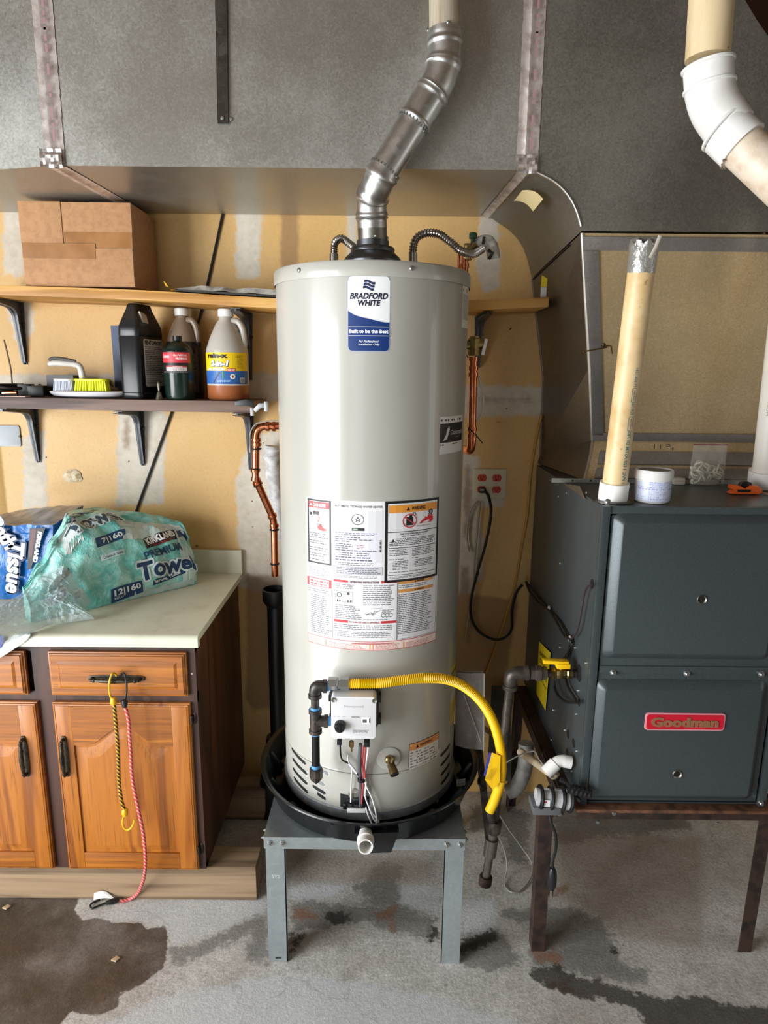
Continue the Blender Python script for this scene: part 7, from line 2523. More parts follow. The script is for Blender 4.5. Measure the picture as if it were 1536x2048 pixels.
# writing stands on end, reading downwards
xk = P(92, 1110, Y=2.030).x
zk0, zk1 = P(80, 1060, Y=2.030).z, P(60, 1130, Y=2.030).z
pr.poly([(P(60, 1056, Y=2.030).x, P(60, 1056, Y=2.030).z), (P(91, 1056, Y=2.030).x, P(91, 1056, Y=2.030).z), (P(62, 1138, Y=2.030).x, P(62, 1138, Y=2.030).z), (P(54, 1140, Y=2.030).x, P(54, 1140, Y=2.030).z)], '#16151c', 2)
pr.poly([(P(62, 1058, Y=2.030).x, P(62, 1058, Y=2.030).z), (P(73, 1058, Y=2.030).x, P(73, 1058, Y=2.030).z), (P(64, 1114, Y=2.030).x, P(64, 1114, Y=2.030).z), (P(58, 1114, Y=2.030).x, P(58, 1114, Y=2.030).z)], '#5a2f31', 3)
c0 = P(73, 1094, Y=2.030)
pr.text('KIRKLAND', c0.x + 0.004, c0.z, '#f1f0f2', w=0.105, ht=0.014, layer=4, bold=0.06, rot=math.radians(-105))
c0 = P(33, 1135, Y=2.030)
pr.text('Tissue', c0.x - 0.004, c0.z + 0.0, '#0d2450', w=0.185, ht=0.062, layer=3, bold=0.13, shear=0.1, rot=math.radians(-100))
pr.text('Tissue', c0.x - 0.004, c0.z + 0.0, '#dfe7f2', w=0.175, ht=0.052, layer=5, bold=0.04, shear=0.1, rot=math.radians(-100))
c0 = P(8, 1078, Y=2.030)
pr.text('Bath', c0.x, c0.z + 0.02, '#0d2450', w=0.115, ht=0.062, layer=3, bold=0.13, shear=0.1, rot=math.radians(-60))
pr.text('Bath', c0.x, c0.z + 0.02, '#dfe7f2', w=0.105, ht=0.052, layer=5, bold=0.04, shear=0.1, rot=math.radians(-60))
pr.build('wrapper_print', bp)

# ================================================================== FURNACE
FX0, FX1, FY0, FY1, FB = 0.541, 1.052, 1.60, 2.33, 0.511
fur = thing('gas_furnace', 'dark grey steel furnace cabinet with red nameplate on rusty stand', 'furnace', ((FX0 + FX1) / 2, (FY0 + FY1) / 2, FB))
fm = M['furnace']
MB().mm((FX0, FY0 + 0.012, FB), (FX0 + 0.004, FY1, FT)).build('side_panel', fm, fur, smooth=False)
MB().mm((FX1 - 0.004, FY0 + 0.012, FB), (FX1, FY1, FT)).build('side_panel', fm, fur, smooth=False)
MB().mm((FX0 + 0.0045, FY1 - 0.004, FB), (FX1 - 0.0045, FY1, FT)).build('back_panel', fm, fur, smooth=False)
MB().mm((FX0 + 0.0045, FY0 + 0.02, FT - 0.004), (FX1 - 0.0045, FY1 - 0.005, FT)).build('top_panel', fm, fur, smooth=False)
MB().mm((FX0 + 0.0045, FY0 + 0.012, FB), (FX1 - 0.0045, FY1 - 0.005, FB + 0.004)).build('base_panel', fm, fur, smooth=False)
for x0, x1 in ((FX0, FX0 + 0.021), (FX1 - 0.021, FX1)):
    MB().mm((x0, FY0, FB), (x1, FY0 + 0.0115, FT)).build('corner_flange', fm, fur, bevel=0.002)
MB().mm((FX0 + 0.0215, FY0 + 0.004, FT - 0.02), (FX1 - 0.0215, FY0 + 0.0195, FT)).build('top_flange', fm, fur, bevel=0.002)
zm0 = P(1400, 1368, Y=FY0).z
zmid = P(1380, 1346, Y=FY0).z


def door_panel(z0, z1, ez0, ez1, ex0, ex1, nm):
    """door sheet with a raised, round cornered centre"""
    yb = FY0 + 0.006
    sh = MB().mm((FX0 + 0.026, yb, z0), (FX1 - 0.026, yb + 0.012, z1)).build(nm, fm, fur, bevel=0.002)
    cx, cz, w, h = (ex0 + ex1) / 2, (ez0 + ez1) / 2, ex1 - ex0, ez1 - ez0
    mb = MB()
    rings = []
    for ins, y, r in ((0, yb - 0.0002, 0.022), (0.002, yb - 0.003, 0.021), (0.019, yb - 0.019, 0.010), (0.022, yb - 0.0205, 0.008)):
        rings.append([V(cx + x, y, cz + z) for x, z in rrect(0, 0, w - 2 * ins, h - 2 * ins, r, 5)])
    k = len(rings[0])
    mb.add([p for r in rings for p in r], [(a * k + j, a * k + (j + 1) % k, (a + 1) * k + (j + 1) % k, (a + 1) * k + j) for a in range(len(rings) - 1) for j in range(k)] + [tuple((len(rings) - 1) * k + j for j in range(k))])
    mb.build('raised_field', fm, sh, ang=25)
    return sh


ue = (P(1222, 1100, Y=FY0).x, P(1212, 1318, Y=FY0).z, P(1300, 1027, Y=FY0).z)
up_d = door_panel(zmid + 0.004, FT - 0.022, ue[1] + 0.0, ue[2], ue[0], FX1 - 0.045, 'upper_door')
le = (P(1186, 1480, Y=FY0).x, P(1200, 1598, Y=FY0).z, P(1300, 1360, Y=FY0).z)
lo_d = door_panel(FB + 0.012, zmid - 0.001, le[1], le[2], le[0] - 0.004, FX1 - 0.040, 'lower_door')
MB().mm((FX0 + 0.026, FY0 + 0.003, zmid - 0.003), (FX1 - 0.026, FY0 + 0.0055, zmid + 0.016)).build('door_lap', fm, up_d, bevel=0.001)
hexs = MB().lathe([(0.0085, 0), (0.0085, 0.001), (0.0058, 0.002), (0.0058, 0.007), (0.004, 0.009)], (0, 0, 0), 12, rotto((0, -1, 0)))
me = hexs.mesh('screw', M['zinc'])
for u, v, par, yy in ((1226, 1345, up_d, FY0 + 0.003), (1373, 1347, up_d, FY0 + 0.003), (1522, 1348, up_d, FY0 + 0.003), (1215, 1004, fur, FY0), (1521, 1605, fur, FY0)):
    o = bpy.data.objects.new('screw', me)
    COL.objects.link(o)
    o.parent = par
    o.location = P(u, v, Y=yy) - ORG[par.name]
for u, v, par in ((1403, 1199, up_d), (1354, 1548, lo_d)):
    p = P(u, v, Y=FY0 - 0.0145)
    o = MB().lathe([(0.0085, 0.0005), (0.0115, 0.0035), (0.0125, 0.002), (0.0125, 0)], p, 20, rotto((0, -1, 0)), caps=False).build('grommet', M['galv_dull'], par)
    MB().lathe([(0.0085, 0.0004), (0.0085, 0.001), (0, 0.001)], p, 16, rotto((0, -1, 0))).build('hole', slot_m, o)
# red nameplate
a, b = P(1291, 1425, Y=FY0 - 0.016), P(1447, 1461, Y=FY0 - 0.016)
nx, nz, nw, nh = (a.x + b.x) / 2, (a.z + b.z) / 2, b.x - a.x, a.z - b.z
npl = MB().prism([V(nx + x, FY0 - 0.0146, nz + z) for x, z in rrect(0, 0, nw, nh, 0.009)], (0, -0.004, 0)).build('nameplate', flat('#d9909a', 0.35), lo_d, bevel=0.0015, label='red nameplate with raised lettering')
MB().prism([V(nx + x, FY0 - 0.0187, nz + z) for x, z in rrect(0, 0, nw - 0.008, nh - 0.008, 0.006)], (0, -0.0008, 0)).build('plate_face', flat('#c4122c', 0.3), npl, smooth=False)
pts, fs, tw_, th_ = glyphs('Goodman', 0.05, 0.0)
sx, sz = nw * 0.84 / tw_, nh * 0.56 / th_
mb = MB()
fv = [V(nx - 0.001 + (x - tw_ / 2) * sx, FY0 - 0.0215, nz + (z - th_ / 2) * sz) for x, z in pts]
from collections import Counter
cnt = Counter()
for f in fs:
    for i in range(len(f)):
        cnt[tuple(sorted((f[i], f[(i + 1) % len(f)])))] += 1
n_ = len(fv)
sides = []
for f in fs:
    for i in range(len(f)):
        e = (f[i], f[(i + 1) % len(f)])
        if cnt[tuple(sorted(e))] == 1:
            sides.append((e[1], e[0], n_ + e[0], n_ + e[1]))
mb.add(fv + [p + V(0, 0.002, 0) for p in fv], list(fs) + sides)
mb.build('lettering', flat('#9c6f50', 0.4, 0.3), npl, smooth=False)
# side: knock outs, screws
me = MB().lathe([(0.004, 0), (0.003, 0.0025), (0, 0.003)], (0, 0, 0), 8, rotto((-1, 0, 0))).mesh('rivet', M['zinc'])
for u, v in ((1120, 1127), (1125, 1262), (1119, 1294), (1149, 1296), (1171, 1326), (1155, 1381), (1106, 1420), (1151, 1428), (1129, 1460), (1102, 1480), (1152, 1502), (1143, 1542), (1133, 986), (1173, 985), (1117, 993)):
    p = P(u, v, X=FX0 - 0.0003)
    o = bpy.data.objects.new('rivet', me)
    COL.objects.link(o)
    o.parent = fur
    o.location = p - ORG[fur.name]
for u, v, r in ((1184, 1168, 0.013), (1158, 1405, 0.010), (1136, 1468, 0.013), (1147, 1486, 0.013), (1134, 1505, 0.012), (1158, 1346, 0.024)):
    p = P(u, v, X=FX0 - 0.0006)
    MB().lathe([(r, 0), (r * 0.98, 0.0006), (0, 0.0006)], p, 20, rotto((-1, 0, 0))).build('knockout', slot_m, fur)

# yellow instruction tag on the furnace side
yt = MB().prism([P(1079, 1283, X=FX0 - 0.004), P(1101, 1305, X=FX0 - 0.006), P(1091, 1420, X=FX0 - 0.006), P(1073, 1386, X=FX0 - 0.004)], (-0.0012, 0, 0)).build('caution_tag', flat('#d9c41c', 0.45))
tag(yt, 'yellow caution tag on the left side of the dark grey furnace', 'tag')
pr = Print(lambda x, y, off: P(1079, 1283, X=FX0 - 0.0075).lerp(P(1101, 1305, X=FX0 - 0.009), x).lerp(P(1073, 1386, X=FX0 - 0.0075).lerp(P(1091, 1420, X=FX0 - 0.009), x), y) + V(-off, 0, 0), 1)
pr.text('CAUTION', 0.5, 0.19, '#2b2710', w=0.85, ht=0.07, layer=2, bold=0.03, warp=lambda x, y: (x, -y))
for r in range(2):
    pr.greek(0.12, 0.27 + r * 0.2, 0.9, 0.37 + r * 0.2, 2, '#6b6114', 0.3, 0.3, 2)
pr.line([(0.1, 0.62), (0.9, 0.66)], 0.012, '#3d380f', 2)
pr.build('tag_print', yt)

# control wires clipped along the furnace side
cw = thing('control_cables', 'black control cables clipped along the left side of the furnace', 'cables', P(1100, 1230, X=FX0 - 0.01))


def fs_(u, v, d=0.010):
    return P(u, v, X=FX0 - d)


for k, pts in enumerate((((1052, 1162), (1064, 1180), (1085, 1206), (1100, 1222), (1120, 1245), (1136, 1275), (1144, 1287), (1138, 1303), (1122, 1326)),
                         ((1052, 1164), (1060, 1184), (1078, 1206), (1098, 1221), (1114, 1246), (1128, 1270), (1141, 1280), (1138, 1300), (1130, 1330), (1134, 1368), (1152, 1400)),
                         ((1143, 1278), (1154, 1262), (1162, 1225), (1168, 1190), (1175, 1174), (1184, 1170)),
                         ((1108, 1362), (1110, 1378), (1120, 1395), (1135, 1404), (1156, 1405)))):
    MB().tube(spl([fs_(u, v, 0.008 + 0.004 * k) for u, v in pts], 6), 0.0038 if k != 2 else 0.0028, 7).build('cable', M['blackrubber'] if k != 2 else flat('#33262a', 0.5), cw)
for u, v in ((1052, 1162), (1098, 1217), (1140, 1278)):
    p = fs_(u, v, 0.010)
    MB().tube([p + V(0, 0.008 * math.cos(a), 0.008 * math.sin(a)) for a in [i * PI / 6 for i in range(12)]], 0.0026, 6, closed=True).build('cable_clip', flat('#a89f93', 0.4), cw)

# ---- condensate pipe, pump, plug
cpipe = thing('condensate_pipe', 'white plastic elbow with old beige pipe at lower left of furnace', 'pipe', P(1100, 1545, X=0.47))
c0 = P(1142, 1525, X=FX0 - 0.012)
c1 = P(1118, 1520, X=FX0 - 0.045)
c2 = P(1100, 1548, X=FX0 - 0.075)
c2.y = c1.y - 0.01
MB().tube(fillet([c0, c1, c2], 0.02, 6), [0.0175] * 3 + [0.0165] * 6, 16, flat=None).build('elbow', M['pvc'], cpipe)
MB().tube([c1.lerp(c2, 0.35), c2 + (c2 - c1) * 0.25], 0.019, 16).build('socket', M['pvc'], cpipe)
e0 = P(1108, 1552, Y=c2.y)
e1 = P(1040, 1503, Y=1.80)
MB().tube(fillet([e0 + V(0.004, -0.002, 0.012), e0, e1], 0.012, 4), 0.0115, 12).build('drain_pipe', speck('old_pipe', '#c3b196', '#8d7a64', 30, 0.5), cpipe)

pu = thing('condensate_pump', 'small black and white condensate pump wrapped in cord on stand corner', 'pump', P(1120, 1615, Y=1.60))
pz0 = FB - 0.008
p0 = P(1070, 1600, Y=1.585)
bxp = [P(1062, 1590, Y=1.60).x, P(1132, 1590, Y=1.60).x]
MB().mm((bxp[0], 1.565, pz0), (bxp[1] - 0.02, 1.625, pz0 + 0.022)).build('tank', flat('#5c5f62', 0.4), pu, bevel=0.004)
xm = (bxp[0] + bxp[1]) / 2
MB().tube([V(bxp[0] + 0.012, 1.595, pz0 + 0.035), V(bxp[1] + 0.004, 1.592, pz0 + 0.030)], [0.024, 0.028], 20).build('motor', flat('#d3d4d8', 0.25, 0.3), pu, ang=60)
for f in (0.12, 0.45, 0.8, 1.05):
    c_ = V(bxp[0] + 0.012, 1.595, pz0 + 0.035).lerp(V(bxp[1] + 0.004, 1.592, pz0 + 0.030), f)
    MB().tube([c_ + V(0.004 * math.sin(a), 0.029 * math.cos(a), 0.029 * math.sin(a)) for a in [i * PI / 8 for i in range(16)]], 0.0055, 8, closed=True).build('cord_wrap', M['blackrubber'], pu)
pr = Print(plane_fn((xm - 0.008, 1.5665, pz0 + 0.034), (1, 0, 0), (0, 0, 1)), 1)
pr.rect(-0.012, -0.008, 0.004, 0.012, '#e6e6ea', 1)
pr.rect(-0.012, 0.004, -0.004, 0.009, '#b23a44', 2)
pr.build('pump_label', pu)
tb0, tb1 = P(1138, 1577, Y=1.575), P(1182, 1588, Y=1.575)
path = resample([tb0, tb1], 0.003)
MB().tube(path, [0.0125 + (0.0025 if (i // 2) % 2 else 0) for i in range(len(path))], 14).build('ribbed_tube', M['blackplastic'], pu, ang=60)
MB().tube(spl([P(1120, 1560, Y=1.59), P(1136, 1568, Y=1.585), P(1146, 1590, Y=1.58), P(1160, 1602, Y=1.57)], 6), 0.0055, 8).build('cord_wrap', M['blackrubber'], pu)
MB().tube(spl([P(1095, 1614, Y=1.598), P(1102, 1645, Y=1.585), P(1111, 1668, Y=1.58), P(1112, 1695, Y=1.58), P(1106, 1720, Y=1.58), P(1105, 1736, Y=1.58)], 8), 0.0042, 8).build('cord', M['blackrubber'], pu)
q0, q1 = P(1105, 1736, Y=1.58), P(1103, 1778, Y=1.58)
pg = MB().tube([q0, q0.lerp(q1, 0.2), q0.lerp(q1, 0.5), q0.lerp(q1, 0.85), q1], [0.007, 0.0125, 0.0135, 0.0125, 0.008], 14).build('plug', flat('#1d1e20', 0.3), pu)
for dx in (-0.006, 0.005):
    MB().box(q1 + V(dx, 0, -0.011), (0.002, 0.006, 0.022)).build('prong', M['brass'], pg)

# ---- rusty angle iron stand
fst = thing('furnace_stand', 'rusty angle iron stand with four legs carrying the furnace', 'stand', ((FX0 + FX1) / 2 - 0.03, 1.98, 0))
SFX0, SFX1, SFY0, SFY1 = 0.500, 1.105, 1.612, 2.30
zt_ = FB - 0.001
MB().mm((SFX0 + 0.03, SFY0 - 0.03, zt_ - 0.010), (SFX1, SFY0 + 0.03, zt_)).build('rail_lip', M['rust_top'], fst, bevel=0.002)
MB().mm((SFX0 + 0.04, SFY0 - 0.004, zt_ - 0.048), (SFX1, SFY0 + 0.002, zt_ - 0.0105)).build('front_rail', M['rust'], fst, bevel=0.001)
MB().mm((SFX0 + 0.002, SFY0 + 0.01, zt_ - 0.046), (SFX0 + 0.008, SFY1, zt_ - 0.008)).mm((SFX0 + 0.008, SFY0 + 0.035, zt_ - 0.008), (SFX0 + 0.045, SFY1, zt_ - 0.001)).build('side_rail', M['rust'], fst, smooth=False)
MB().mm((SFX1 - 0.008, SFY0 + 0.01, zt_ - 0.046), (SFX1 - 0.002, SFY1, zt_ - 0.011)).build('side_rail', M['rust'], fst, smooth=False)
MB().mm((SFX0, SFY1, zt_ - 0.046), (SFX1, SFY1 + 0.006, zt_ - 0.002)).build('rear_rail', M['rust'], fst, smooth=False)


def angle_leg(x, y, zx, s, sy):
    """angle section from (x, y) at the top to zx at the floor"""
    mb = MB()
    tp_, bt = V(x, y, zt_ - 0.012), V(zx[0], zx[1], 0.001)
    w = 0.038
    for a, b in (((0, 0), (w * s, 0.004 * sy)), ((0, 0.004 * sy), (0.004 * s, w * sy))):
        ring = lambda o: [o + V(a[0], a[1], 0), o + V(b[0], a[1], 0), o + V(b[0], b[1], 0), o + V(a[0], b[1], 0)]
        r0, r1 = ring(tp_), ring(bt)
        mb.add(r0 + r1, [(0, 1, 2, 3), (7, 6, 5, 4), (0, 4, 5, 1), (1, 5, 6, 2), (2, 6, 7, 3), (3, 7, 4, 0)])
    return mb.build('leg', M['rust'], fst, smooth=False)


fl = P(1063, 1903, Z=0.0)
angle_leg(P(1078, 1640, Y=SFY0).x, SFY0 - 0.004, (fl.x, fl.y), 1, 1)
fr_ = P(1502, 1905, Z=0.0)
angle_leg(P(1545, 1640, Y=SFY0).x, SFY0 - 0.004, (fr_.x, fr_.y), -1, 1)
angle_leg(SFX0, SFY1, (SFX0 - 0.01, SFY1), 1, -1)
angle_leg(SFX1, SFY1, (SFX1, SFY1), -1, -1)
me = MB().lathe([(0.006, 0), (0.005, 0.003), (0, 0.0035)], (0, 0, 0), 8, rotto((0, -1, 0))).mesh('bolt', M['zinc'])
for u, v in ((1195, 1644), (1435, 1647), (1119, 1628), (1228, 1627)):
    p = P(u, v, Y=SFY0 - (0.0045 if v > 1635 else 0.0305))
    o = bpy.data.objects.new('bolt', me)
    COL.objects.link(o)
    o.parent = fst
    o.location = p - ORG[fst.name]

# ================================================================== ON TOP OF THE FURNACE
rl = MB().mm((P(1117, 968, Z=FT + 0.01).x, 1.962 - 0.012, FT + 0.004), (FX1 + 0.05, 1.962 + 0.012, FT + 0.006)).mm((P(1117, 968, Z=FT + 0.01).x, 1.962 - 0.014, FT + 0.001), (FX1 + 0.05, 1.962 - 0.012, FT + 0.014))
ro = rl.build('metal_rail', M['galv'], None, smooth=False)
tag(ro, 'thin perforated metal rail lying across top of the furnace', 'rail')
me = MB().lathe([(0.003, 0), (0.003, 0.0004)], (0, 0, 0), 8, rotto((0, -1, 0))).mesh('rail_hole', slot_m)
for k in range(9):
    o = bpy.data.objects.new('rail_hole', me)
    COL.objects.link(o)
    o.parent = ro
    o.location = V(P(1168, 975, Z=FT + 0.007).x + k * 0.055, 1.962 - 0.0142, FT + 0.0075) - ORG[ro.name]


def pipe_print(parent, p0, p1, r, text, size, f0, f1, ang):
    ax = (p1 - p0).normalized()
    side_ = ax.cross(V(0, -1, 0)).normalized()
    front_ = side_.cross(ax).normalized()
    if front_.y > 0:
        front_ = -front_
    L = (p1 - p0).length

    def fn(x, y, off):
        a = ang + y / r
        return p0 + ax * (L * f0 + x) + (front_ * math.cos(a) + side_ * math.sin(a)) * (r + off)
    return Print(fn, 1), L * (f1 - f0)


# tall yellowed pipe with its coupling
vp = thing('vent_pipe', 'tall yellowed plastic pipe capped with silver duct tape on furnace top', 'pipe', (P(1229, 985, Z=FT).x, 1.665, FT))
b0 = V(P(1229, 985, Y=1.655).x, 1.665, FT + 0.001)
t1 = P(1289, 488, Y=1.60)
axp = (t1 - b0).normalized()
MB().lathe([(0.052, 0), (0.052, 0.003), (0.036, 0.004)], b0, 28).build('flange', M['iron'], vp)
MB().tube([b0 + V(0, 0, 0.004), b0 + V(0, 0, 0.004) + axp * 0.046], 0.0365, 28).build('coupling', M['pvc'], vp, label='white coupling')
MB().tube([b0 + axp * 0.04, t1 - axp * 0.035], 0.0302, 28).build('pipe', M['pvc_tan'], vp)
t = NT('duct_tape')
n1 = t.noise(40, 4, 0.6)
t.bump(n1, 0.6, 0.01)
dtm = t.fin(t.mix(n1, '#8f8d88', '#c4c2bd'), 0.3, 0.6)
rt = rotto(axp)
mb = MB()
nn = 28
rings = []
for z, r, am in ((-0.062, 0.0312, 0.0006), (-0.03, 0.0316, 0.001), (-0.008, 0.032, 0.002), (0.004, 0.031, 0.003), (0.006, 0.015, 0.004), (0.004, 0.001, 0)):
    rings.append([t1 + rt @ V((r + am * math.sin(j * 2.7 + z * 99)) * math.cos(2 * PI * j / nn), (r + am * math.cos(j * 3.1)) * math.sin(2 * PI * j / nn), z + am * 2 * math.sin(j * 1.9)) for j in range(nn)])
mb.add([p for r in rings for p in r], [(a * nn + j, a * nn + (j + 1) % nn, (a + 1) * nn + (j + 1) % nn, (a + 1) * nn + j) for a in range(len(rings) - 1) for j in range(nn)])
mb.build('tape_cap', dtm, vp, ang=50, label='silver duct tape cap')
s0, s1 = P(1300, 516, Y=1.555), P(1320, 472, Y=1.55)
MB().tube([s0, s0.lerp(s1, 0.5) + V(0.002, 0, 0.001), s1, s1 + V(0.004, 0, -0.001)], [0.0035, 0.004, 0.0045, 0.002], 6, flat=0.4).build('tape_tail', flat('#b9b2a4', 0.5), vp)
pr, LL = pipe_print(vp, b0 + axp * 0.04, t1, 0.0302, '', 0, 0.02, 0.52, 0.35)
pr.fn = (lambda f: (lambda x, y, off: f(x, y, off)))(pr.fn)
pr.text('1 PVC 1120 ASTM D1785', LL * 0.24, 0, '#2f7d86', w=LL * 0.46, ht=0.010, bold=0.01)
pr.text('NSF-pw', LL * 0.535, 0, '#2f7d86', w=LL * 0.09, ht=0.007)
pr.line(rrect(LL * 0.535, 0, LL * 0.12, 0.013, 0.003, 3), 0.0012, '#2f7d86', 1, True)
pr.text('02KGB', LL * 0.66, 0, '#2f7d86', w=LL * 0.10, ht=0.009)
pr.text('NSF-dwv', LL * 0.775, 0, '#2f7d86', w=LL * 0.09, ht=0.007)
pr.line(rrect(LL * 0.775, 0, LL * 0.12, 0.013, 0.003, 3), 0.0012, '#2f7d86', 1, True)
pr.text('M 806 1261', LL * 0.925, 0, '#2f7d86', w=LL * 0.15, ht=0.009)
pr.build('pipe_print', vp)

# white pipe at the right edge
wp = thing('white_pipe', 'white plastic pipe with coupling at right edge of furnace top', 'pipe', (P(1524, 962, Y=1.86).x + 0.006, 1.86, FT))
wb = V(P(1524, 962, Y=1.86).x + 0.006, 1.86, FT + 0.001)
wt_ = P(1566, 640, Y=1.80)
wax = (wt_ - wb).normalized()
MB().lathe([(0.052, 0), (0.052, 0.003), (0.036, 0.004)], wb, 28).build('flange', M['iron'], wp)
MB().tube([wb + V(0, 0, 0.012), wb + wax * 0.058], 0.0420, 28).build('coupling', M['pvc'], wp)
MB().tube([wb + wax * 0.05, wb + wax * 0.75], 0.0335, 28).build('pipe', flat('#dcd6cb', 0.4), wp)
pr, LL = pipe_print(wp, wb, wb + wax * 0.75, 0.0335, '', 0, 0.3, 0.9, -0.85)
pr.text('PVC-DWV', 0.02, 0, '#55514a', w=0.05, ht=0.006)
pr.build('pipe_print', wp)

# big vent pipe at the upper right
bv = thing('intake_pipe', 'thick cream plastic vent pipe with white elbow at upper right', 'pipe', P(1430, 200, Y=1.52))
YV = 1.55
g0, g1, g2, g3 = P(1428, -80, Y=YV), P(1416, 130, Y=YV), P(1420, 190, Y=YV), P(1455, 265, Y=YV - 0.02)
g4 = P(1600, 400, Y=YV - 0.10)
t = NT('cream_pipe')
n1 = t.noise(1, 4, 0.6, t.co((30, 30, 4)))
n2 = t.noise(60, 3)
cream = t.fin(t.mix(t.mr(n2, 0.68, 0.75), t.mix(t.mr(n1, 0.4, 0.7), '#dcc7a0', '#cdb285'), '#6b563c'), 0.45)
MB().tube([g0, g1.lerp(g2, -0.2)], 0.0440, 32).build('upper_pipe', cream, bv)
el = fillet([g1, g2 + V(0.002, 0, -0.012), g3 + V(0.006, 0, 0.004)], 0.06, 10)
MB().tube(el, 0.0490, 32).build('elbow', M['pvc'], bv, label='white elbow')
dv = (g4 - g3).normalized()
for p, q in ((g1 + (g2 - g1) * 0.02, (g2 - g1)), (g1 + (g2 - g1) * 0.72, (g2 - g1)), (g3 + dv * -0.012, dv)):
    MB().lathe([(0.0495, -0.004), (0.0525, -0.002), (0.0525, 0.002), (0.0495, 0.004)], p, 32, rotto(q), caps=False).build('bead', M['pvc'], bv)
MB().tube([g3 - dv * 0.005, g3 + dv * 0.045], 0.0510, 32).build('socket', M['pvc'], bv)
MB().tube([g3 + dv * 0.03, g4 + dv * 0.2], 0.0445, 32).build('lower_pipe', speck('pinkish_pipe', '#d9c9b6', '#c7b29a', 25, 0.45), bv)
for k in range(9):
    rng = random.Random(k)
    a = -2.2 + k * 0.28
    p = g3 + dv * 0.0455 + rotto(dv) @ V(0.0512 * math.cos(a), 0.0512 * math.sin(a), 0)
    MB().ball(p, rng.uniform(0.0015, 0.0035), 8).build('cement_blob', flat('#6a5643', 0.6), bv)

# pail
pc = V(P(1306, 990, Y=1.665).x, 1.672, FT + 0.001)
pa_ = thing('plastic_tub', 'white plastic tub with lid and blue printed label on furnace top', 'tub', pc)
hb = P(1306, 940, Y=1.66).z - FT
MB().lathe([(0.040, 0), (0.0425, 0.003), (0.0445, hb * 0.72)], pc, 40).build('tub', flat('#dddcda', 0.35), pa_, ang=50)
MB().lathe([(0.0455, hb * 0.70), (0.0475, hb * 0.715), (0.0475, hb * 0.93), (0.046, hb), (0.0435, hb), (0.0425, hb * 0.95), (0, hb * 0.95)], pc, 40).build('lid', flat('#dad9d7', 0.35), pa_, ang=50)
MB().lathe([(0.0415, hb * 0.953), (0.041, hb * 0.965), (0, hb * 0.965)], pc, 32).build('lid_label', flat('#3f4247', 0.35), pa_)
pr = Print(cyl_fn(pc.x, pc.y, pc.z, 0.0443, 0.0), 0.006)
pr.rect(-0.062, 0.006, 0.062, hb * 0.66, '#c5cbe0', 1)
for k, c_ in enumerate(('#8f9cc9', '#a4afd4', '#8f9cc9', '#9aa6cf')):
    pr.greek(-0.055 + 0.03 * (k % 2), 0.009 + k * 0.0125, 0.058, 0.019 + k * 0.0125, 2, c_, 0.55, 0.1)
pr.build('label', pa_)

# bag of rings, little white box, orange tool
xb0, xb1 = P(1374, 975, Y=1.95).x, P(1446, 975, Y=1.95).x
zb1 = P(1410, 888, Y=1.95).z
bgp = thing('zip_bag', 'clear zip bag holding white rubber rings beside white plastic tub', 'bag', ((xb0 + xb1) / 2, 1.95, FT))


def bag_fn(s):
    def f(u, v):
        p = V(xb0 + (xb1 - xb0) * (u + (0.06 * v if u < 0.5 else -0.02 * v)), 1.95, FT + 0.002 + (zb1 - FT) * v)
        bul = 0.028 * math.sin(PI * u) ** 0.7 * max(0, 1 - v) ** 0.6
        return p + V(0, s * (bul + 0.0006) + 0.003 * mnoise.noise(V(u * 5, v * 6, s)), 0)
    return f


t = NT('bag_film')
n1 = t.noise(18, 4)
t.bump(n1, 0.5, 0.01)
bagm = t.fin('#c9c2b8', 0.12, 0.0, Alpha=0.28)
MB().grid(bag_fn(-1), 14, 16).build('front_film', bagm, bgp, ang=180)
MB().grid(bag_fn(1), 14, 16).build('back_film', bagm, bgp, ang=180)
MB().tube([bag_fn(-1)(0, 0.97), bag_fn(-1)(1, 0.97)], 0.0018, 6).build('zip_seam', flat('#8a4a52', 0.4), bgp)
rng = random.Random(9)
ringm = flat('#d6d3c2', 0.4)
for k in range(26):
    r = rng.uniform(0.011, 0.016)
    c_ = V(xb0 + 0.018 + rng.random() * (xb1 - xb0 - 0.036), 1.95 + rng.uniform(-0.008, 0.008), FT + 0.016 + rng.random() ** 1.3 * 0.042)
    rt = Matrix.Rotation(rng.uniform(0, PI), 3, 'Z') @ Matrix.Rotation(rng.uniform(0.5, 2.2), 3, 'X')
    MB().tube([c_ + rt @ V(r * math.cos(a), r * math.sin(a), 0) for a in [i * PI / 7 for i in range(14)]], 0.0026, 6, closed=True).build('rubber_ring', ringm, bgp)
a, b = P(1347, 975, Y=1.93), P(1371, 961, Y=1.93)
o = MB().mm((a.x, 1.93, FT + 0.001), (b.x, 1.96, FT + 0.02)).build('small_box', flat('#bdb9af', 0.5), None, bevel=0.002)
tag(o, 'tiny off-white box between plastic tub and zip bag', 'box')
ot = thing('orange_tool', 'small orange and black plastic tool on furnace top at right', 'tool', P(1490, 983, Z=FT))
a, b = P(1457, 982, Z=FT + 0.002), P(1522, 985, Z=FT + 0.002)
om = flat('#e2601c', 0.4)
yy = 1.79
xa_, xb_ = P(1458, 980, Y=yy).x, P(1521, 980, Y=yy).x
prf = [(0, 0.002), (0.12, 0.010), (0.03, 0.016), (0.05, 0.026), (0.3, 0.024), (0.45, 0.016), (0.62, 0.026), (0.85, 0.024), (0.97, 0.016), (1.0, 0.008), (0.9, 0.002)]
MB().prism([V(xa_ + (xb_ - xa_) * f, yy - 0.012, FT + h) for f, h in prf], (0, 0.028, 0)).build('casing', om, ot, bevel=0.002)
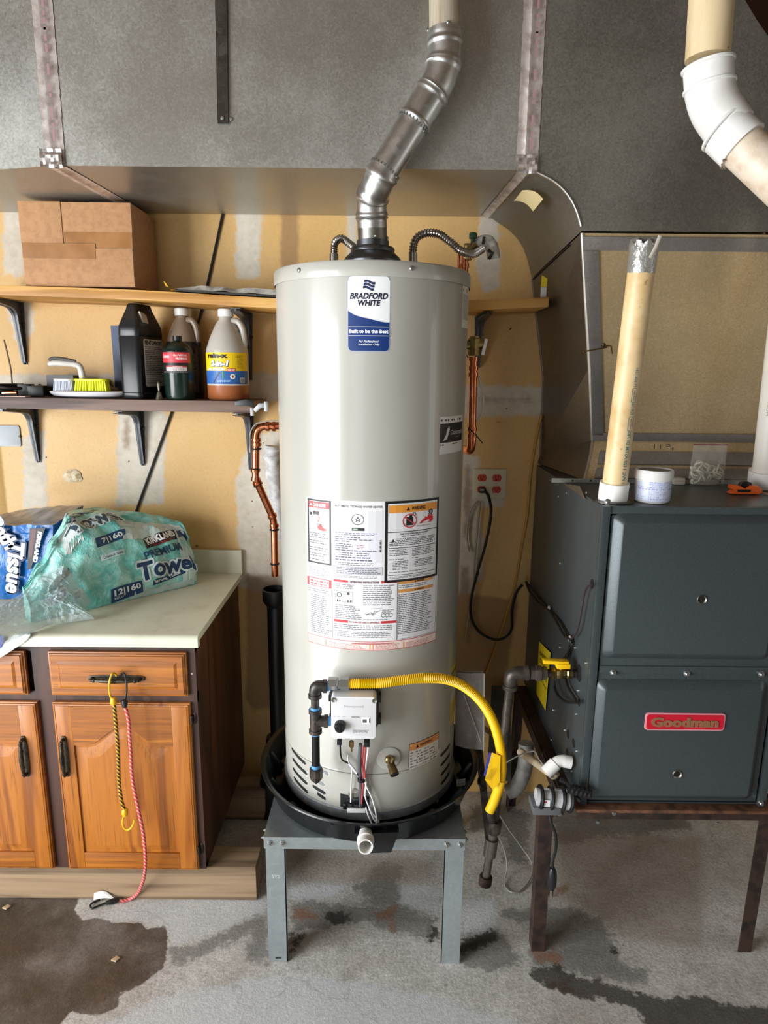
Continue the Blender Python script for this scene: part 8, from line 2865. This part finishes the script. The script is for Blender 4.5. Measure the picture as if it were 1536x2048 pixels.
MB().prism([V(xa_ + (xb_ - xa_) * f, yy - 0.004, FT + h) for f, h in ((0.32, 0.023), (0.36, 0.032), (0.5, 0.036), (0.66, 0.033), (0.7, 0.025), (0.5, 0.017))], (0, 0.016, 0)).build('grip', M['blackplastic'], ot, bevel=0.0015)
MB().mm((xa_ + (xb_ - xa_) * 0.2, yy - 0.014, FT + 0.008), (xa_ + (xb_ - xa_) * 0.6, yy - 0.0125, FT + 0.015)).build('slide', M['blackplastic'], ot, smooth=False)

# ================================================================== BEHIND, BETWEEN HEATER AND FURNACE
bd = MB().slab(P(985, 1372, Y=2.34), P(1022, 1372, Y=2.34), P(1022, 1562, Y=2.2), P(975, 1562, Y=2.2), 0.019).build('leaning_board', speck('dirty_board', '#3f3a34', '#2b2723', 20, 0.7, bump=0.2))
tag(bd, 'dark dirty board leaning behind the gas pipe beside furnace', 'board')
hs = MB().tube(spl([P(1052, 1486, Y=1.86), P(1052, 1515, Y=1.855), P(1046, 1548, Y=1.85), P(1032, 1575, Y=1.85), P(1014, 1584, Y=1.85)], 8), 0.024, 16).build('grey_hose', speck('grey_hose', '#8b8882', '#6b6862', 30, 0.6))
tag(hs, 'thick grey hose end curving behind the iron gas pipe', 'hose')
br = MB().slab(P(948, 1470, Y=2.0), P(962, 1470, Y=2.0), P(986, 1690, Y=1.80), P(972, 1690, Y=1.80), 0.006).build('steel_strut', M['iron'], None, smooth=False)
tag(br, 'dark steel strut leaning behind the yellow hose end', 'strut')
pj = MB().tube([P(965, 1455, Y=2.1), P(1005, 1480, Y=2.0)], 0.009, 10).build('wooden_stick', M['lumber'])
tag(pj, 'thin brown stick behind the yellow hose', 'stick')
co_ = MB().tube(spl([P(962 + 4 * math.cos(i * 1.2), 1545 + 7 * i, Y=1.9 + 0.012 * math.sin(i * 1.2)) for i in range(6)], 6), 0.006, 8).build('black_coil', M['blackrubber'])
tag(co_, 'short coil of black cord beside the yellow hose end', 'cord')
wl = MB().tube(spl([P(u, v, Z=z_) for u, v, z_ in ((998, 1628, .20), (1015, 1655, .13), (1040, 1690, .06), (1063, 1725, .02), (1062, 1755, .006), (1040, 1783, .005), (1018, 1782, .005), (1009, 1765, .006), (1014, 1735, .03), (1010, 1705, .08), (999, 1675, .14))], 8), 0.0026, 7).build('grey_wire', flat('#8e8b86', 0.45))
tag(wl, 'thin grey wire looping on the floor beside the capped gas pipe', 'wire')
wv = MB().tube(spl([P(1008, 1528, Y=1.75), P(1030, 1515, Y=1.75), P(1050, 1506, Y=1.74), P(1069, 1503, Y=1.72), P(1078, 1518, Y=1.70), P(1087, 1530, Y=1.68)], 6), 0.002, 6).build('thin_wire', flat('#8e8b86', 0.45))
tag(wv, 'thin bent wire above the beige condensate pipe', 'wire')

# chips lying on the floor
for u, v, lab in ((13, 1816, 'small pale chip on the wet floor near the left timber beam'), (231, 1920, 'small pale chip on the wet floor left of the heater stand')):
    p = P(u, v, Z=0.0)
    o = MB().prism([p + V(-0.012, -0.004, 0.001), p + V(0.004, -0.009, 0.001), p + V(0.013, 0.003, 0.001), p + V(-0.002, 0.010, 0.001)], (0.001, 0, 0.005)).build('wood_chip', flat('#b59c7c', 0.7), None, bevel=0.001)
    tag(o, lab, 'chip', 'chips on the floor')
